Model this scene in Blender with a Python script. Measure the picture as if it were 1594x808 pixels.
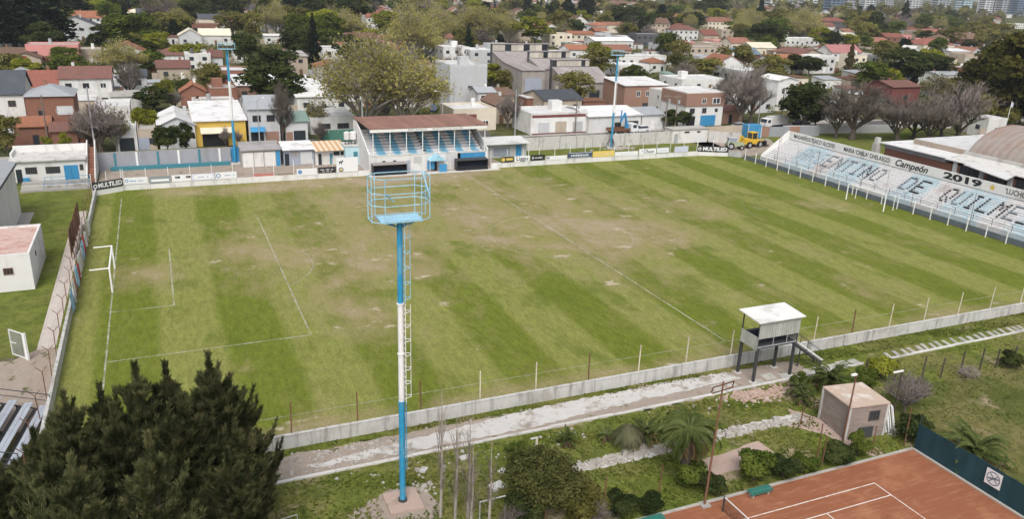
import bpy, math, random
import numpy as np
from mathutils import Vector, Matrix

# ---------------------------------------------------------------- scene, camera, light
for o in list(bpy.data.objects):
    bpy.data.objects.remove(o)
scene = bpy.context.scene
COL = scene.collection
R = math.radians

CAM = Vector((6.0818, -53.4886, 30.5359))
yaw, pitch, roll = 0.4179, -0.3337, 0.0359
fwd = Vector((math.sin(yaw)*math.cos(pitch), math.cos(yaw)*math.cos(pitch), math.sin(pitch)))
rgt = Vector((math.cos(yaw), -math.sin(yaw), 0)); up = rgt.cross(fwd)
r2 = rgt*math.cos(roll) + up*math.sin(roll); u2 = -rgt*math.sin(roll) + up*math.cos(roll)
cd = bpy.data.cameras.new('camera'); cam = bpy.data.objects.new('camera', cd); COL.objects.link(cam)
m = Matrix((r2, u2, -fwd)).transposed().to_4x4(); m.translation = CAM; cam.matrix_world = m
cd.sensor_width = 36; cd.lens = 28.305; cd.clip_start = 0.5; cd.clip_end = 12000
scene.camera = cam

SUN_EL, SUN_AZ = 52, 205          # soft overcast sun, behind and a little left of the camera
w = bpy.data.worlds.new('World'); scene.world = w; w.use_nodes = True
nt = w.node_tree; bg = nt.nodes['Background']
sky = nt.nodes.new('ShaderNodeTexSky'); sky.sky_type = 'NISHITA'; sky.sun_disc = False
sky.sun_elevation = R(SUN_EL); sky.sun_rotation = R(SUN_AZ); sky.dust_density = 5.0; sky.air_density = 1.0; sky.ozone_density = 1.0
hs = nt.nodes.new('ShaderNodeHueSaturation'); hs.inputs['Saturation'].default_value = 0.32   # overcast: nearly grey
nt.links.new(sky.outputs[0], hs.inputs['Color']); nt.links.new(hs.outputs[0], bg.inputs[0])
bg.inputs[1].default_value = 0.145
sl = bpy.data.lights.new('sun', 'SUN'); sl.energy = 1.3; sl.angle = R(25); sl.color = (1.0, 0.96, 0.9)
so = bpy.data.objects.new('sun', sl); COL.objects.link(so)
so.rotation_euler = (R(90-SUN_EL), 0, R(180-SUN_AZ))
scene.view_settings.view_transform = 'Standard'; scene.view_settings.look = 'None'
scene.view_settings.exposure = 0.3; scene.view_settings.gamma = 1.0; scene.view_settings.use_curve_mapping = False

rng = random.Random(11); nrng = np.random.default_rng(5)

# ---------------------------------------------------------------- materials
class NM:
    """small node-graph writer"""
    def __init__(s, name):
        s.mat = bpy.data.materials.new(name); s.mat.use_nodes = True
        s.t = s.mat.node_tree; s.b = s.t.nodes['Principled BSDF']; s.out = s.t.nodes['Material Output']
        s._pos = None
    def n(s, typ, **kw):
        nd = s.t.nodes.new(typ)
        for k, v in kw.items(): setattr(nd, k, v)
        return nd
    def put(s, sock, v):
        if isinstance(v, bpy.types.NodeSocket): s.t.links.new(v, sock)
        elif isinstance(v, tuple) and len(v) == 3 and len(sock.default_value) == 4: sock.default_value = (*v, 1)
        else: sock.default_value = v
    def pos(s):
        if s._pos is None: s._pos = s.n('ShaderNodeNewGeometry').outputs['Position']
        return s._pos
    def obj(s): return s.n('ShaderNodeTexCoord').outputs['Object']
    def rnd(s): return s.n('ShaderNodeObjectInfo').outputs['Random']
    def xyz(s, v=None):
        q = s.n('ShaderNodeSeparateXYZ'); s.put(q.inputs[0], v or s.pos()); return q.outputs
    def math(s, op, a, b=0.0, clamp=False):
        q = s.n('ShaderNodeMath', operation=op, use_clamp=clamp); s.put(q.inputs[0], a); s.put(q.inputs[1], b); return q.outputs[0]
    def scale(s, v, sc):
        q = s.n('ShaderNodeMapping'); s.put(q.inputs['Vector'], v); q.inputs['Scale'].default_value = sc; return q.outputs[0]
    def noise(s, sc, det=4, ro=.6, vec=None, dist=0):
        q = s.n('ShaderNodeTexNoise'); s.put(q.inputs['Vector'], vec or s.pos()); q.inputs['Scale'].default_value = sc
        q.inputs['Detail'].default_value = det; q.inputs['Roughness'].default_value = ro; q.inputs['Distortion'].default_value = dist
        return q.outputs['Fac']
    def step(s, v, a, b):
        q = s.n('ShaderNodeMapRange', interpolation_type='SMOOTHSTEP'); s.put(q.inputs[0], v)
        q.inputs[1].default_value = a; q.inputs[2].default_value = b; return q.outputs[0]
    def lin(s, v, a, b, c, d):
        q = s.n('ShaderNodeMapRange'); s.put(q.inputs[0], v)
        for i, x in enumerate((a, b, c, d)): q.inputs[i+1].default_value = x
        return q.outputs[0]
    def mix(s, f, a, b, blend='MIX'):
        q = s.n('ShaderNodeMix', data_type='RGBA', blend_type=blend); s.put(q.inputs[0], f); s.put(q.inputs[6], a); s.put(q.inputs[7], b); return q.outputs[2]
    def mul(s, c, f):
        q = s.n('ShaderNodeVectorMath', operation='SCALE'); s.put(q.inputs[0], c); s.put(q.inputs['Scale'], f); return q.outputs[0]
    def fin(s, c, rough=.85, bump=None, bs=.3, dist=.02, metal=0., spec=.3):
        s.put(s.b.inputs['Base Color'], c); s.put(s.b.inputs['Roughness'], rough); s.b.inputs['Metallic'].default_value = metal
        s.b.inputs['Specular IOR Level'].default_value = spec
        if bump is not None:
            q = s.n('ShaderNodeBump'); q.inputs['Strength'].default_value = bs; q.inputs['Distance'].default_value = dist
            s.put(q.inputs['Height'], bump); s.t.links.new(q.outputs[0], s.b.inputs['Normal'])
        return s.mat

M = {}
def surf(name, c, var=.25, sc=1.3, rough=.85, rv=.12, stain=None, st_amt=.5, st_sc=.35, bs=.25, metal=0., spec=.3):
    """plain weathered surface: base colour, noise, per-object variation, optional stains"""
    g = NM(name)
    base = g.mix(g.noise(sc, 5), tuple(x*(1-var) for x in c), tuple(min(1, x*(1+var)) for x in c))
    if rv: base = g.mul(base, g.lin(g.rnd(), 0, 1, 1-rv, 1+rv))
    if stain:
        v = g.scale(g.pos(), (1, 1, .35))
        base = g.mix(g.math('MULTIPLY', g.step(g.noise(st_sc, 6, .7, v), .5, .68), st_amt), base, stain)
    M[name] = g.fin(base, rough, g.noise(9, 4), bs, .02, metal, spec)
    return M[name]

def corr(name, c, axis='x', pitchm=.25, rough=.5, stain=None, st_amt=.6, metal=.0, rv=.1, st_sc=.4):
    """corrugated sheet: fine relief of ribs"""
    g = NM(name)
    base = g.mix(g.noise(.8, 5), tuple(x*.85 for x in c), tuple(min(1, x*1.12) for x in c))
    if rv: base = g.mul(base, g.lin(g.rnd(), 0, 1, 1-rv, 1+rv))
    o = g.xyz(g.obj())
    rib = g.math('SINE', g.math('MULTIPLY', o[0 if axis == 'x' else 1], 2*math.pi/pitchm))
    if stain:
        base = g.mix(g.math('MULTIPLY', g.step(g.noise(st_sc, 6, .75, g.scale(g.pos(), (1.6, .5, .5) if axis == 'x' else (.5, 1.6, .5))), .45, .62), st_amt), base, stain)
    M[name] = g.fin(base, rough, rib, .5, .05, metal)
    return M[name]

def tile(name, c):
    """clay roof tiles seen from afar: rows of relief and patchy colour"""
    g = NM(name)
    base = g.mix(g.noise(2.2, 6, .7), tuple(x*.6 for x in c), tuple(min(1, x*1.35) for x in c))
    base = g.mul(base, g.lin(g.rnd(), 0, 1, .8, 1.2))
    base = g.mix(g.math('MULTIPLY', g.step(g.noise(.45, 5, .7), .52, .7), .5), base, (.10, .09, .075))
    o = g.xyz(g.obj())
    h = g.math('ADD', g.math('SINE', g.math('MULTIPLY', o[0], 18)), g.math('SINE', g.math('MULTIPLY', o[1], 18)))
    M[name] = g.fin(base, .9, h, .5, .05)

def leaf(name, c, c2, tr=.25, sc=.5):
    g = NM(name)
    base = g.mix(g.step(g.noise(sc, 4, .6), .38, .62), c, c2)
    base = g.mul(base, g.lin(g.rnd(), 0, 1, .75, 1.25))
    d = g.n('ShaderNodeBsdfDiffuse'); t = g.n('ShaderNodeBsdfTranslucent'); mx = g.n('ShaderNodeMixShader')
    g.put(d.inputs[0], base); g.put(t.inputs[0], base); mx.inputs[0].default_value = tr
    g.t.links.new(d.outputs[0], mx.inputs[1]); g.t.links.new(t.outputs[0], mx.inputs[2]); g.t.links.new(mx.outputs[0], g.out.inputs[0])
    M[name] = g.mat

surf('white', (.64, .635, .62), .12, .8, .8, .10, (.36, .34, .31), .55, .45)
surf('pale', (.50, .51, .52), .12, .8, .85, .12, (.33, .32, .30), .5)
surf('cream', (.66, .59, .48), .12, .8, .85, .1, (.4, .36, .3), .4)
surf('tan', (.42, .35, .28), .18, .8, .9, .15, (.25, .22, .18), .5)
surf('brick', (.24, .115, .08), .25, 3, .9, .15, (.15, .1, .08), .5)
surf('brickorange', (.30, .18, .135), .2, 3, .9, .1, (.25, .14, .1), .4)
surf('pink', (.60, .27, .25), .12, .8, .85, .05)
surf('yellow', (.62, .42, .09), .12, .8, .8, .05)
surf('redwall', (.17, .06, .055), .15, .8, .9)
surf('slatewall', (.10, .10, .11), .15, .8, .8)
surf('concrete', (.36, .345, .32), .2, 1.2, .9, .12, (.17, .16, .145), .7)
surf('concrete_pale', (.52, .51, .49), .20, 1.5, .9, .10, (.24, .23, .21), .75, .7)
surf('plaster', (.66, .655, .645), .12, .7, .85, .03, (.34, .315, .29), .6, .5)
surf('asphalt', (.085, .083, .082), .25, .6, .9, 0, (.14, .135, .13), .6, .15)
surf('pavement', (.34, .32, .30), .2, .8, .9, 0, (.2, .19, .17), .6, .3)
surf('blue_paint', (.045, .24, .46), .15, 1.5, .55, .05, (.16, .34, .48), .5, 1.0)
surf('mast_blue', (.03, .26, .46), .22, 3, .5, .0, (.16, .36, .46), .65, 2.2)
surf('cage_blue', (.32, .56, .70), .15, 3, .5, .0, (.12, .30, .42), .5, 1.2)
surf('mast_white', (.74, .74, .74), .10, 3, .5, .0, (.46, .42, .38), .6, 2.2)
surf('teal_paint', (.05, .20, .25), .15, 1.5, .6, .05)
surf('bench_green', (.03, .16, .13), .2, 3, .6, .1, (.10, .14, .12), .4, 2)
surf('metal_dark', (.05, .052, .055), .25, 4, .6, .1)
surf('metal_grey', (.36, .37, .38), .15, 3, .5, .1, (.22, .15, .10), .4, 1.5)
surf('rust', (.15, .075, .045), .35, 4, .9, .2)
surf('post_paint', (.62, .55, .44), .2, 4, .8, .1, (.22, .11, .06), .7, 2.2)
surf('wood_dark', (.075, .06, .05), .3, 5, .9, .2)
surf('wood_pole', (.22, .18, .15), .25, 4, .9, .2)
surf('glass', (.035, .042, .05), .3, .4, .15, .3, None, 0, 1, .02, 0, .6)
surf('frame_white', (.72, .72, .71), .08, 2, .6, .05)
surf('frame_dark', (.07, .06, .055), .15, 2, .6, .1)
surf('door_brown', (.16, .085, .055), .2, 3, .7, .2)
surf('door_dark', (.022, .03, .036), .2, 3, .6, .2)
surf('black', (.016, .017, .02), .2, 3, .5, .05)
surf('ink', (.02, .022, .028), .35, 3, .7, 0)
surf('inkfade', (.075, .085, .10), .5, 2, .8, 0)
surf('navy', (.025, .035, .07), .2, 3, .6, .05)
surf('red_paint', (.36, .07, .06), .2, 1.5, .7, .1)
surf('gold', (.60, .40, .07), .15, 3, .6, 0)
surf('bark', (.10, .082, .066), .35, 5, .95, .2)
surf('bark_pale', (.30, .275, .24), .3, 5, .95, .15)
surf('rubber', (.02, .02, .02), .2, 3, .8, 0)
surf('tyre', (.018, .018, .018), .2, 3, .85, 0)
surf('screen', (.012, .045, .058), .3, 1.2, .8, 0, (.02, .07, .085), .4, .5)
surf('slate', (.06, .067, .08), .2, 1.5, .7, .15, (.11, .11, .11), .4)
surf('slateblue', (.13, .18, .22), .2, 1.5, .7, .1)
surf('zinc', (.33, .35, .37), .15, .9, .6, .12, (.22, .21, .2), .5)
surf('greenroof', (.20, .29, .25), .15, .9, .6, .1, (.15, .2, .17), .5)
surf('whiteroof', (.60, .60, .60), .12, .7, .7, .10, (.33, .31, .29), .7, .35)
surf('creamroof', (.62, .57, .45), .12, .9, .8, .06, (.4, .36, .3), .4)
for k, c in dict(red=(.235, .088, .066), orange=(.32, .135, .08), terra=(.265, .125, .088), redbrown=(.165, .08, .066),
                 brown=(.17, .105, .075), pinkroof=(.33, .15, .145)).items(): tile(k, c)
g = NM('old_wall'); v_ = g.scale(g.pos(), (1.6, 1.6, .16)); c_ = g.mix(g.noise(1.2, 6, .7), (.40, .395, .38), (.58, .575, .56))
c_ = g.mix(g.math('MULTIPLY', g.step(g.noise(1.1, 6, .75, v_), .47, .66), .75), c_, (.20, .195, .18)); c_ = g.mix(g.math('MULTIPLY', g.step(g.noise(.28, 5, .7), .5, .66), .55), c_, (.27, .25, .21))
M['old_wall'] = g.fin(c_, .95, g.noise(8, 5, .7), .5, .03)
leaf('leaf_dark', (.030, .045, .016), (.072, .088, .028), .3)
leaf('leaf_pine', (.016, .028, .016), (.034, .05, .026))
leaf('leaf_green', (.065, .095, .018), (.12, .15, .03), .35)
leaf('leaf_lime', (.16, .18, .022), (.26, .265, .04), .35)
leaf('leaf_olive', (.13, .13, .035), (.21, .19, .06), .35)
leaf('leaf_plane', (.34, .32, .095), (.46, .41, .15), .5)
leaf('leaf_cypress', (.012, .02, .014), (.025, .036, .022))
leaf('leaf_cypressbrown', (.06, .05, .024), (.10, .08, .035))
leaf('leaf_eucalyptus', (.05, .052, .014), (.105, .095, .026), .3)
leaf('leaf_casuarina', (.040, .052, .020), (.15, .15, .068), .38, 1.5)
leaf('leaf_palm', (.075, .105, .03), (.145, .175, .06), .35)
leaf('leaf_drypalm', (.16, .11, .05), (.22, .16, .08))
leaf('leaf_pampas', (.13, .14, .07), (.22, .21, .13))
leaf('leaf_bush', (.06, .07, .022), (.13, .13, .045), .3, 1.2)
leaf('grass_blade', (.075, .105, .018), (.135, .15, .034), .35, .35)
leaf('twig', (.15, .13, .11), (.24, .21, .18), .0)
leaf('twig_purple', (.16, .135, .125), (.25, .215, .20), .0)

# ---------------------------------------------------------------- mesh helpers
class MB:
    def __init__(s): s.v = []; s.f = []
    def add(s, vs, fs):
        k = len(s.v); s.v += [tuple(p) for p in vs]; s.f += [tuple(i+k for i in q) for q in fs]; return s
    def hexa(s, p):      # 8 corners, bottom 0-3 ccw, top 4-7
        return s.add(p, [(3, 2, 1, 0), (4, 5, 6, 7), (0, 1, 5, 4), (1, 2, 6, 5), (2, 3, 7, 6), (3, 0, 4, 7)])
    def box(s, x0, x1, y0, y1, z0, z1):
        return s.hexa([(x0, y0, z0), (x1, y0, z0), (x1, y1, z0), (x0, y1, z0), (x0, y0, z1), (x1, y0, z1), (x1, y1, z1), (x0, y1, z1)])
    def bar(s, p, q, w, h=None, upv=(0, 0, 1)):
        h = h or w; p = Vector(p); q = Vector(q); d = (q-p).normalized(); u = Vector(upv)
        if abs(d.dot(u)) > .98: u = Vector((1, 0, 0))
        a = d.cross(u).normalized()*w/2; b = a.cross(d).normalized()*h/2
        return s.hexa([p-a-b, p+a-b, q+a-b, q-a-b, p-a+b, p+a+b, q+a+b, q-a+b])
    def tube(s, p, q, r0, r1=None, n=8, cap=True):
        r1 = r0 if r1 is None else r1; p = Vector(p); q = Vector(q); d = (q-p).normalized()
        u = Vector((0, 0, 1)) if abs(d.z) < .95 else Vector((1, 0, 0))
        a = d.cross(u).normalized(); b = d.cross(a); vs = []
        for c, r in ((p, r0), (q, r1)):
            for i in range(n):
                t = 2*math.pi*i/n; vs.append(c + a*(math.cos(t)*r) + b*(math.sin(t)*r))
        fs = [(i, (i+1) % n, n+(i+1) % n, n+i) for i in range(n)]
        if cap: fs += [tuple(range(n-1, -1, -1)), tuple(range(n, 2*n))]
        return s.add(vs, fs)
    def prism(s, poly, z0, z1):
        n = len(poly); vs = [(x, y, z0) for x, y in poly] + [(x, y, z1) for x, y in poly]
        return s.add(vs, [tuple(range(n-1, -1, -1)), tuple(range(n, 2*n))] + [(i, (i+1) % n, n+(i+1) % n, n+i) for i in range(n)])
    def extr(s, prof, axis, a, b):
        """profile of (u, z) pushed along x ('x': u is y) or along y ('y': u is x)"""
        n = len(prof); mk = (lambda t, u, z: (t, u, z)) if axis == 'x' else (lambda t, u, z: (u, t, z))
        vs = [mk(a, u, z) for u, z in prof] + [mk(b, u, z) for u, z in prof]
        return s.add(vs, [tuple(range(n-1, -1, -1)), tuple(range(n, 2*n))] + [(i, (i+1) % n, n+(i+1) % n, n+i) for i in range(n)])
    def quad(s, a, b, c, d): return s.add([a, b, c, d], [(0, 1, 2, 3)])
    def mesh(s, name):
        me = bpy.data.meshes.new(name); me.from_pydata([tuple(p) for p in s.v], [], s.f); me.update(); return me
    def build(s, name, mat, parent=None, loc=None, rotz=0):
        return link(name, s.mesh(name), mat, parent, loc, rotz)

def link(name, me, mat=None, parent=None, loc=None, rotz=0, scale=None):
    o = bpy.data.objects.new(name, me); COL.objects.link(o)
    if mat is not None and not me.materials: me.materials.append(M[mat] if isinstance(mat, str) else mat)
    if parent: o.parent = parent
    if loc: o.location = loc
    if rotz: o.rotation_euler = (0, 0, rotz)
    if scale: o.scale = scale
    return o

def tag(o, label, cat, group=None, kind=None):
    if label: o['label'] = label
    if cat: o['category'] = cat
    if group: o['group'] = group
    if kind: o['kind'] = kind
    return o
def thing(name, label, cat, loc=(0, 0, 0), rotz=0, group=None):
    o = bpy.data.objects.new(name, None); COL.objects.link(o); o.location = loc; o.rotation_euler = (0, 0, rotz)
    o.empty_display_size = .2
    return tag(o, label, cat, group)
def structure(name, mb, mat): return tag(mb.build(name, mat), None, None, None, 'structure')
def box_part(name, mat, par, *b): return MB().box(*b).build(name, mat, par)

def quads_mesh(name, V):
    """V: (n,4,3) array of quads"""
    n = len(V); me = bpy.data.meshes.new(name)
    me.vertices.add(n*4); me.vertices.foreach_set('co', np.asarray(V, np.float32).reshape(-1))
    me.loops.add(n*4); me.loops.foreach_set('vertex_index', np.arange(n*4, dtype=np.int32))
    me.polygons.add(n); me.polygons.foreach_set('loop_start', np.arange(0, n*4, 4, dtype=np.int32))
    me.polygons.foreach_set('loop_total', np.full(n, 4, dtype=np.int32)); me.update(calc_edges=True); return me

def text_mesh(body, size, width=None, shear=0., bold=0., align='CENTER'):
    cu = bpy.data.curves.new('lettering', 'FONT'); cu.body = body; cu.size = size; cu.align_x = align; cu.align_y = 'CENTER'
    cu.shear = shear; cu.offset = bold; cu.resolution_u = 3
    o = bpy.data.objects.new('lettering', cu); COL.objects.link(o)
    bpy.context.view_layer.update()
    me = bpy.data.meshes.new_from_object(o.evaluated_get(bpy.context.evaluated_depsgraph_get()))
    bpy.data.objects.remove(o); bpy.data.curves.remove(cu)
    if width:
        xs = [v.co.x for v in me.vertices]; k = width/max(1e-6, max(xs)-min(xs))
        for v in me.vertices: v.co.x *= k
    me.materials.clear(); return me
def letters(body, size, mat, par, loc, facing, width=None, **kw):
    """flat lettering on a vertical face; facing: '-y' or '-x' normal"""
    me = text_mesh(body, size, width, **kw)
    for v in me.vertices:
        x, y = v.co.x, v.co.y
        v.co = (x, 0, y) if facing == '-y' else (0, -x, y)
    return link('lettering', me, mat, par, loc)

# ---------------------------------------------------------------- ground, pitch, roads
def ragged(poly, step=.6, amp=.18, seed=1):
    rr = random.Random(seed); out = []; n = len(poly)
    for i in range(n):
        a = Vector(poly[i]); b = Vector(poly[(i+1) % n]); L = (b-a).length; k = max(1, int(L/step)); nrm = Vector((-(b-a).y, (b-a).x))/max(L, 1e-6)
        for j in range(k):
            p = a + (b-a)*(j/k) + nrm*rr.uniform(-amp, amp); out.append((p.x, p.y))
    return out
def sheet(name, poly, z, mat, kind='structure', par=None):
    import bmesh
    bm = bmesh.new(); f = bm.faces.new([bm.verts.new((x, y, z)) for x, y in poly]); bmesh.ops.triangulate(bm, faces=[f])
    bm.normal_update()
    for q in bm.faces:
        if q.normal.z < 0: q.normal_flip()
    me = bpy.data.meshes.new(name); bm.to_mesh(me); bm.free()
    o = link(name, me, mat, par)
    if kind and not par: o['kind'] = kind
    return o
def rect(x0, x1, y0, y1): return [(x0, y0), (x1, y0), (x1, y1), (x0, y1)]

def grass_mat(name, dirt_bias, dry, ga=(.076, .104, .017), gb=(.142, .160, .032), dc=(.24, .19, .13)):
    g = NM(name)
    c = g.mix(g.step(g.noise(.5, 6, .65), .3, .7), ga, gb)
    c = g.mix(g.math('MULTIPLY', g.step(g.noise(.13, 5, .65), .42, .66), dry), c, (.17, .145, .06))
    c = g.mix(g.step(g.noise(1.6, 5, .7), .42, .7), c, g.mul(c, .62))
    c = g.mix(g.step(g.noise(6, 3, .7), .35, .75), c, g.mul(c, 1.5))
    c = g.mix(g.step(g.math('ADD', g.noise(.22, 7, .68), dirt_bias), .56, .70), c, g.mix(g.noise(2.5, 4), dc, tuple(x*1.5 for x in dc)))
    M[name] = g.fin(c, .95, g.noise(7, 5, .7), .8, .08, 0, .1)
grass_mat('lawn', -.10, .35); grass_mat('rough_grass', .015, .6); grass_mat('field', .0, .95, (.06, .075, .016), (.10, .11, .03))
grass_mat('far_ground', -.02, .5, (.035, .045, .014), (.065, .075, .025), (.16, .135, .11))

# pitch turf: mowing bands, worn soil, dry streaks
g = NM('turf'); X, Y, Z = g.xyz()
warp = g.math('MULTIPLY', g.math('SUBTRACT', g.noise(.05, 2), .5), 2.2)
band = g.math('SINE', g.math('ADD', g.math('MULTIPLY', g.math('ADD', X, warp), 2*math.pi/10.3), .6-math.pi))
band = g.step(band, -.3, .3)
green = g.mix(band, (.126, .152, .021), (.194, .208, .054))
fine = g.noise(1.0, 6, .75, g.scale(g.pos(), (2.0, .6, 1)))
green = g.mix(g.step(fine, .3, .7), g.mul(green, .78), g.mul(green, 1.2))
def blob(cx, cy, rx, ry):
    q = g.n('ShaderNodeVectorMath', operation='LENGTH')
    mp = g.n('ShaderNodeMapping'); g.put(mp.inputs['Vector'], g.pos()); mp.inputs['Location'].default_value = (-cx/rx, -cy/ry, 0); mp.inputs['Scale'].default_value = (1/rx, 1/ry, 0)
    g.t.links.new(mp.outputs[0], q.inputs[0]); return g.math('SUBTRACT', 1, g.step(q.outputs['Value'], .0, 1.0))
bias = None
for (cx, cy, rx, ry, wgt) in [(48, 50, 40, 30, .20), (56, 30, 30, 26, .16), (24, 34, 18, 28, .19), (4, 34, 8, 10, .17), (13, 42, 10, 16, .08), (28, 69, 44, 8, .27), (30, 60, 18, 6, .12), (58, 70, 14, 6, .12), (22, 13, 8, 14, .13), (98, 34, 14, 9, .12), (76, 8, 30, 8, .06), (78, 40, 22, 24, .05)]:
    q = g.math('MULTIPLY', blob(cx, cy, rx, ry), wgt); bias = q if bias is None else g.math('ADD', bias, q)
bias = g.math('ADD', bias, g.math('MULTIPLY', g.step(Y, .3, -2.2), .14))
n1 = g.noise(.11, 7, .66, g.scale(g.pos(), (1, .75, 1)), .4); n2 = g.noise(.55, 6, .7, g.scale(g.pos(), (1, .45, 1)))
wear = g.math('ADD', g.math('ADD', g.math('MULTIPLY', n1, .62), g.math('MULTIPLY', n2, .38)), bias)
dry = g.mix(g.noise(.9, 4), (.235, .198, .09), (.31, .258, .14))
c = g.mix(g.math('MULTIPLY', g.step(wear, .50, .74), .80), green, dry)
c = g.mix(g.math('MULTIPLY', g.step(wear, .68, .82), .7), c, g.mix(g.noise(3, 4), (.30, .235, .165), (.39, .32, .235)))
spots = g.math('MULTIPLY', g.step(g.noise(.30, 5, .6, g.scale(g.pos(), (.8, 1.3, 1))), .62, .69), g.step(wear, .50, .66))
c = g.mix(g.math('MULTIPLY', spots, .8), c, (.47, .40, .31))
lush = g.math('MULTIPLY', g.step(g.noise(.17, 5, .6, g.scale(g.pos(), (1.3, .6, 1))), .53, .66), .6)
c = g.mix(g.math('MULTIPLY', lush, g.math('SUBTRACT', 1, g.step(wear, .55, .68))), c, (.092, .122, .015))
c = g.mix(g.step(g.noise(4.5, 7, .8), .28, .72), g.mul(c, .70), g.mul(c, 1.26))
M['turf'] = g.fin(c, .95, g.noise(8, 5, .75), .7, .05, 0, .1)

# worn white line paint, gaps showing the turf; fainter where it was last painted long ago
for nm, amt in (('line_paint', .62), ('line_faint', .20), ('line_mid', .38)):
    g = NM(nm); g.put(g.b.inputs['Base Color'], (.56, .55, .47)); g.b.inputs['Roughness'].default_value = .9
    tr = g.n('ShaderNodeBsdfTransparent'); mx = g.n('ShaderNodeMixShader')
    g.put(mx.inputs[0], g.math('MULTIPLY', g.step(g.noise(.5, 6, .8), .28, .66), amt)); g.t.links.new(tr.outputs[0], mx.inputs[1]); g.t.links.new(g.b.outputs[0], mx.inputs[2]); g.t.links.new(mx.outputs[0], g.out.inputs[0])
    M[nm] = g.mat

# clay court
g = NM('clay')
c = g.mix(g.noise(.5, 6, .7, g.scale(g.pos(), (.5, 1.4, 1))), (.20, .076, .042), (.30, .118, .062))
c = g.mix(g.math('MULTIPLY', g.step(g.noise(.35, 5, .6), .5, .66), .6), c, (.36, .165, .092))
c = g.mix(g.math('MULTIPLY', g.step(g.noise(1.3, 6, .75), .58, .72), .5), c, (.16, .065, .038))
c = g.mix(g.math('MULTIPLY', g.step(g.noise(1.5, 6, .8, g.scale(g.pos(), (.25, 2.5, 1))), .5, .66), .45), c, (.40, .22, .14))
M['clay'] = g.fin(c, .95, g.noise(12, 4), .3, .02, 0, .1)
# gritty pale path and pink soil
g = NM('grit'); c = g.mix(g.noise(1.1, 7, .75), (.43, .415, .40), (.62, .605, .585)); c = g.mix(g.step(g.noise(.5, 6, .7), .5, .64), c, (.29, .25, .21)); c = g.mix(g.step(g.noise(2.4, 6, .8), .58, .7), c, (.20, .18, .15))
M['grit'] = g.fin(c, .95, g.noise(10, 5, .8), .9, .06, 0, .1)
g = NM('soil'); c = g.mix(g.noise(.9, 7, .75), (.23, .185, .15), (.42, .36, .31)); c = g.mix(g.step(g.noise(.8, 5, .7), .56, .68), c, (.085, .095, .03))
M['soil'] = g.fin(c, .95, g.noise(8, 5, .8), .9, .07, 0, .1)
g = NM('pinkslab'); c = g.mix(g.noise(1.4, 6, .7), (.34, .25, .21), (.44, .335, .29)); c = g.mix(g.step(g.noise(.9, 5), .56, .7), c, (.27, .22, .17))
M['pinkslab'] = g.fin(c, .95, g.noise(9, 4), .5, .03)

surf('palepath', (.47, .42, .385), .2, 1.2, .9, 0, (.36, .30, .27), .6, .5)
structure('ground', MB().quad((-6000, -3000, 0), (9000, -3000, 0), (9000, 9000, 0), (-6000, 9000, 0)), 'far_ground')
pitch_o = sheet('pitch', rect(-3.2, 106.9, -4.1, 72.0), .004, 'turf')
sheet('left_lawn', rect(-60, -3.4, 17.0, 79), .004, 'lawn')
sheet('yard', rect(-3.4, 60.5, 72.05, 88), .004, 'soil')
sheet('back_strip', rect(60.5, 113, 72.05, 84.4), .004, 'lawn')
sheet('right_lawn', rect(107.0, 175, 46, 88), .004, 'lawn')
sheet('machine_yard', ragged([(107.3, 69), (121, 71), (127, 84), (112, 83.5)], 1, .4, 4), .008, 'soil')
sheet('verge', rect(-60, 140, -110, -4.1), .004, 'rough_grass')
sheet('side_field', rect(54.2, 140, -60, -12.6), .008, 'field')
sheet('left_dirt', ragged([(-12, 5), (-3.4, 4), (-3.5, 17.5), (-5.2, 18.5), (-7, 16.4), (-13, 16)], .8, .3, 3), .008, 'soil')
sheet('left_path', rect(-5.35, -3.95, 17.9, 62), .012, 'palepath')
sheet('soil_strip', ragged(rect(8.8, 54.5, -8.15, -5.15), .5, .22, 5), .008, 'soil')
sheet('gravel_path', ragged([(12.6, -6.9), (19, -6.2), (27, -5.45), (31.5, -5.05), (40.4, -4.95), (47.3, -5.0), (48.2, -6.4), (41.5, -6.7), (34.6, -7.0), (30, -7.5), (19.8, -7.55), (13.4, -7.3)], .35, .13, 6), .012, 'grit')
sheet('mast_soil', ragged([(12.3, -14.6), (15, -12.3), (17, -11.2), (19.3, -11.6), (19.4, -14.8), (15, -16.4)], .5, .25, 8), .008, 'soil')
sheet('hut_path', ragged([(46.5, -13.9), (48.3, -11.9), (49.4, -13.2), (50.6, -19.2), (49.2, -19.2), (48.4, -16)], .4, .12, 9), .008, 'pinkslab')
sheet('pink_slab', ragged([(37.3, -15.5), (43.0, -14.8), (43.1, -17.4), (37.0, -17.2)], .6, .1, 12), .012, 'pinkslab')
sheet('clay_court', rect(10, 52.75, -80, -19.45), .012, 'clay')
structure('court_edging', MB().box(10, 52.9, -19.6, -19.42, 0, .10).box(52.75, 52.93, -80, -19.6, 0, .10), 'concrete')

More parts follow.
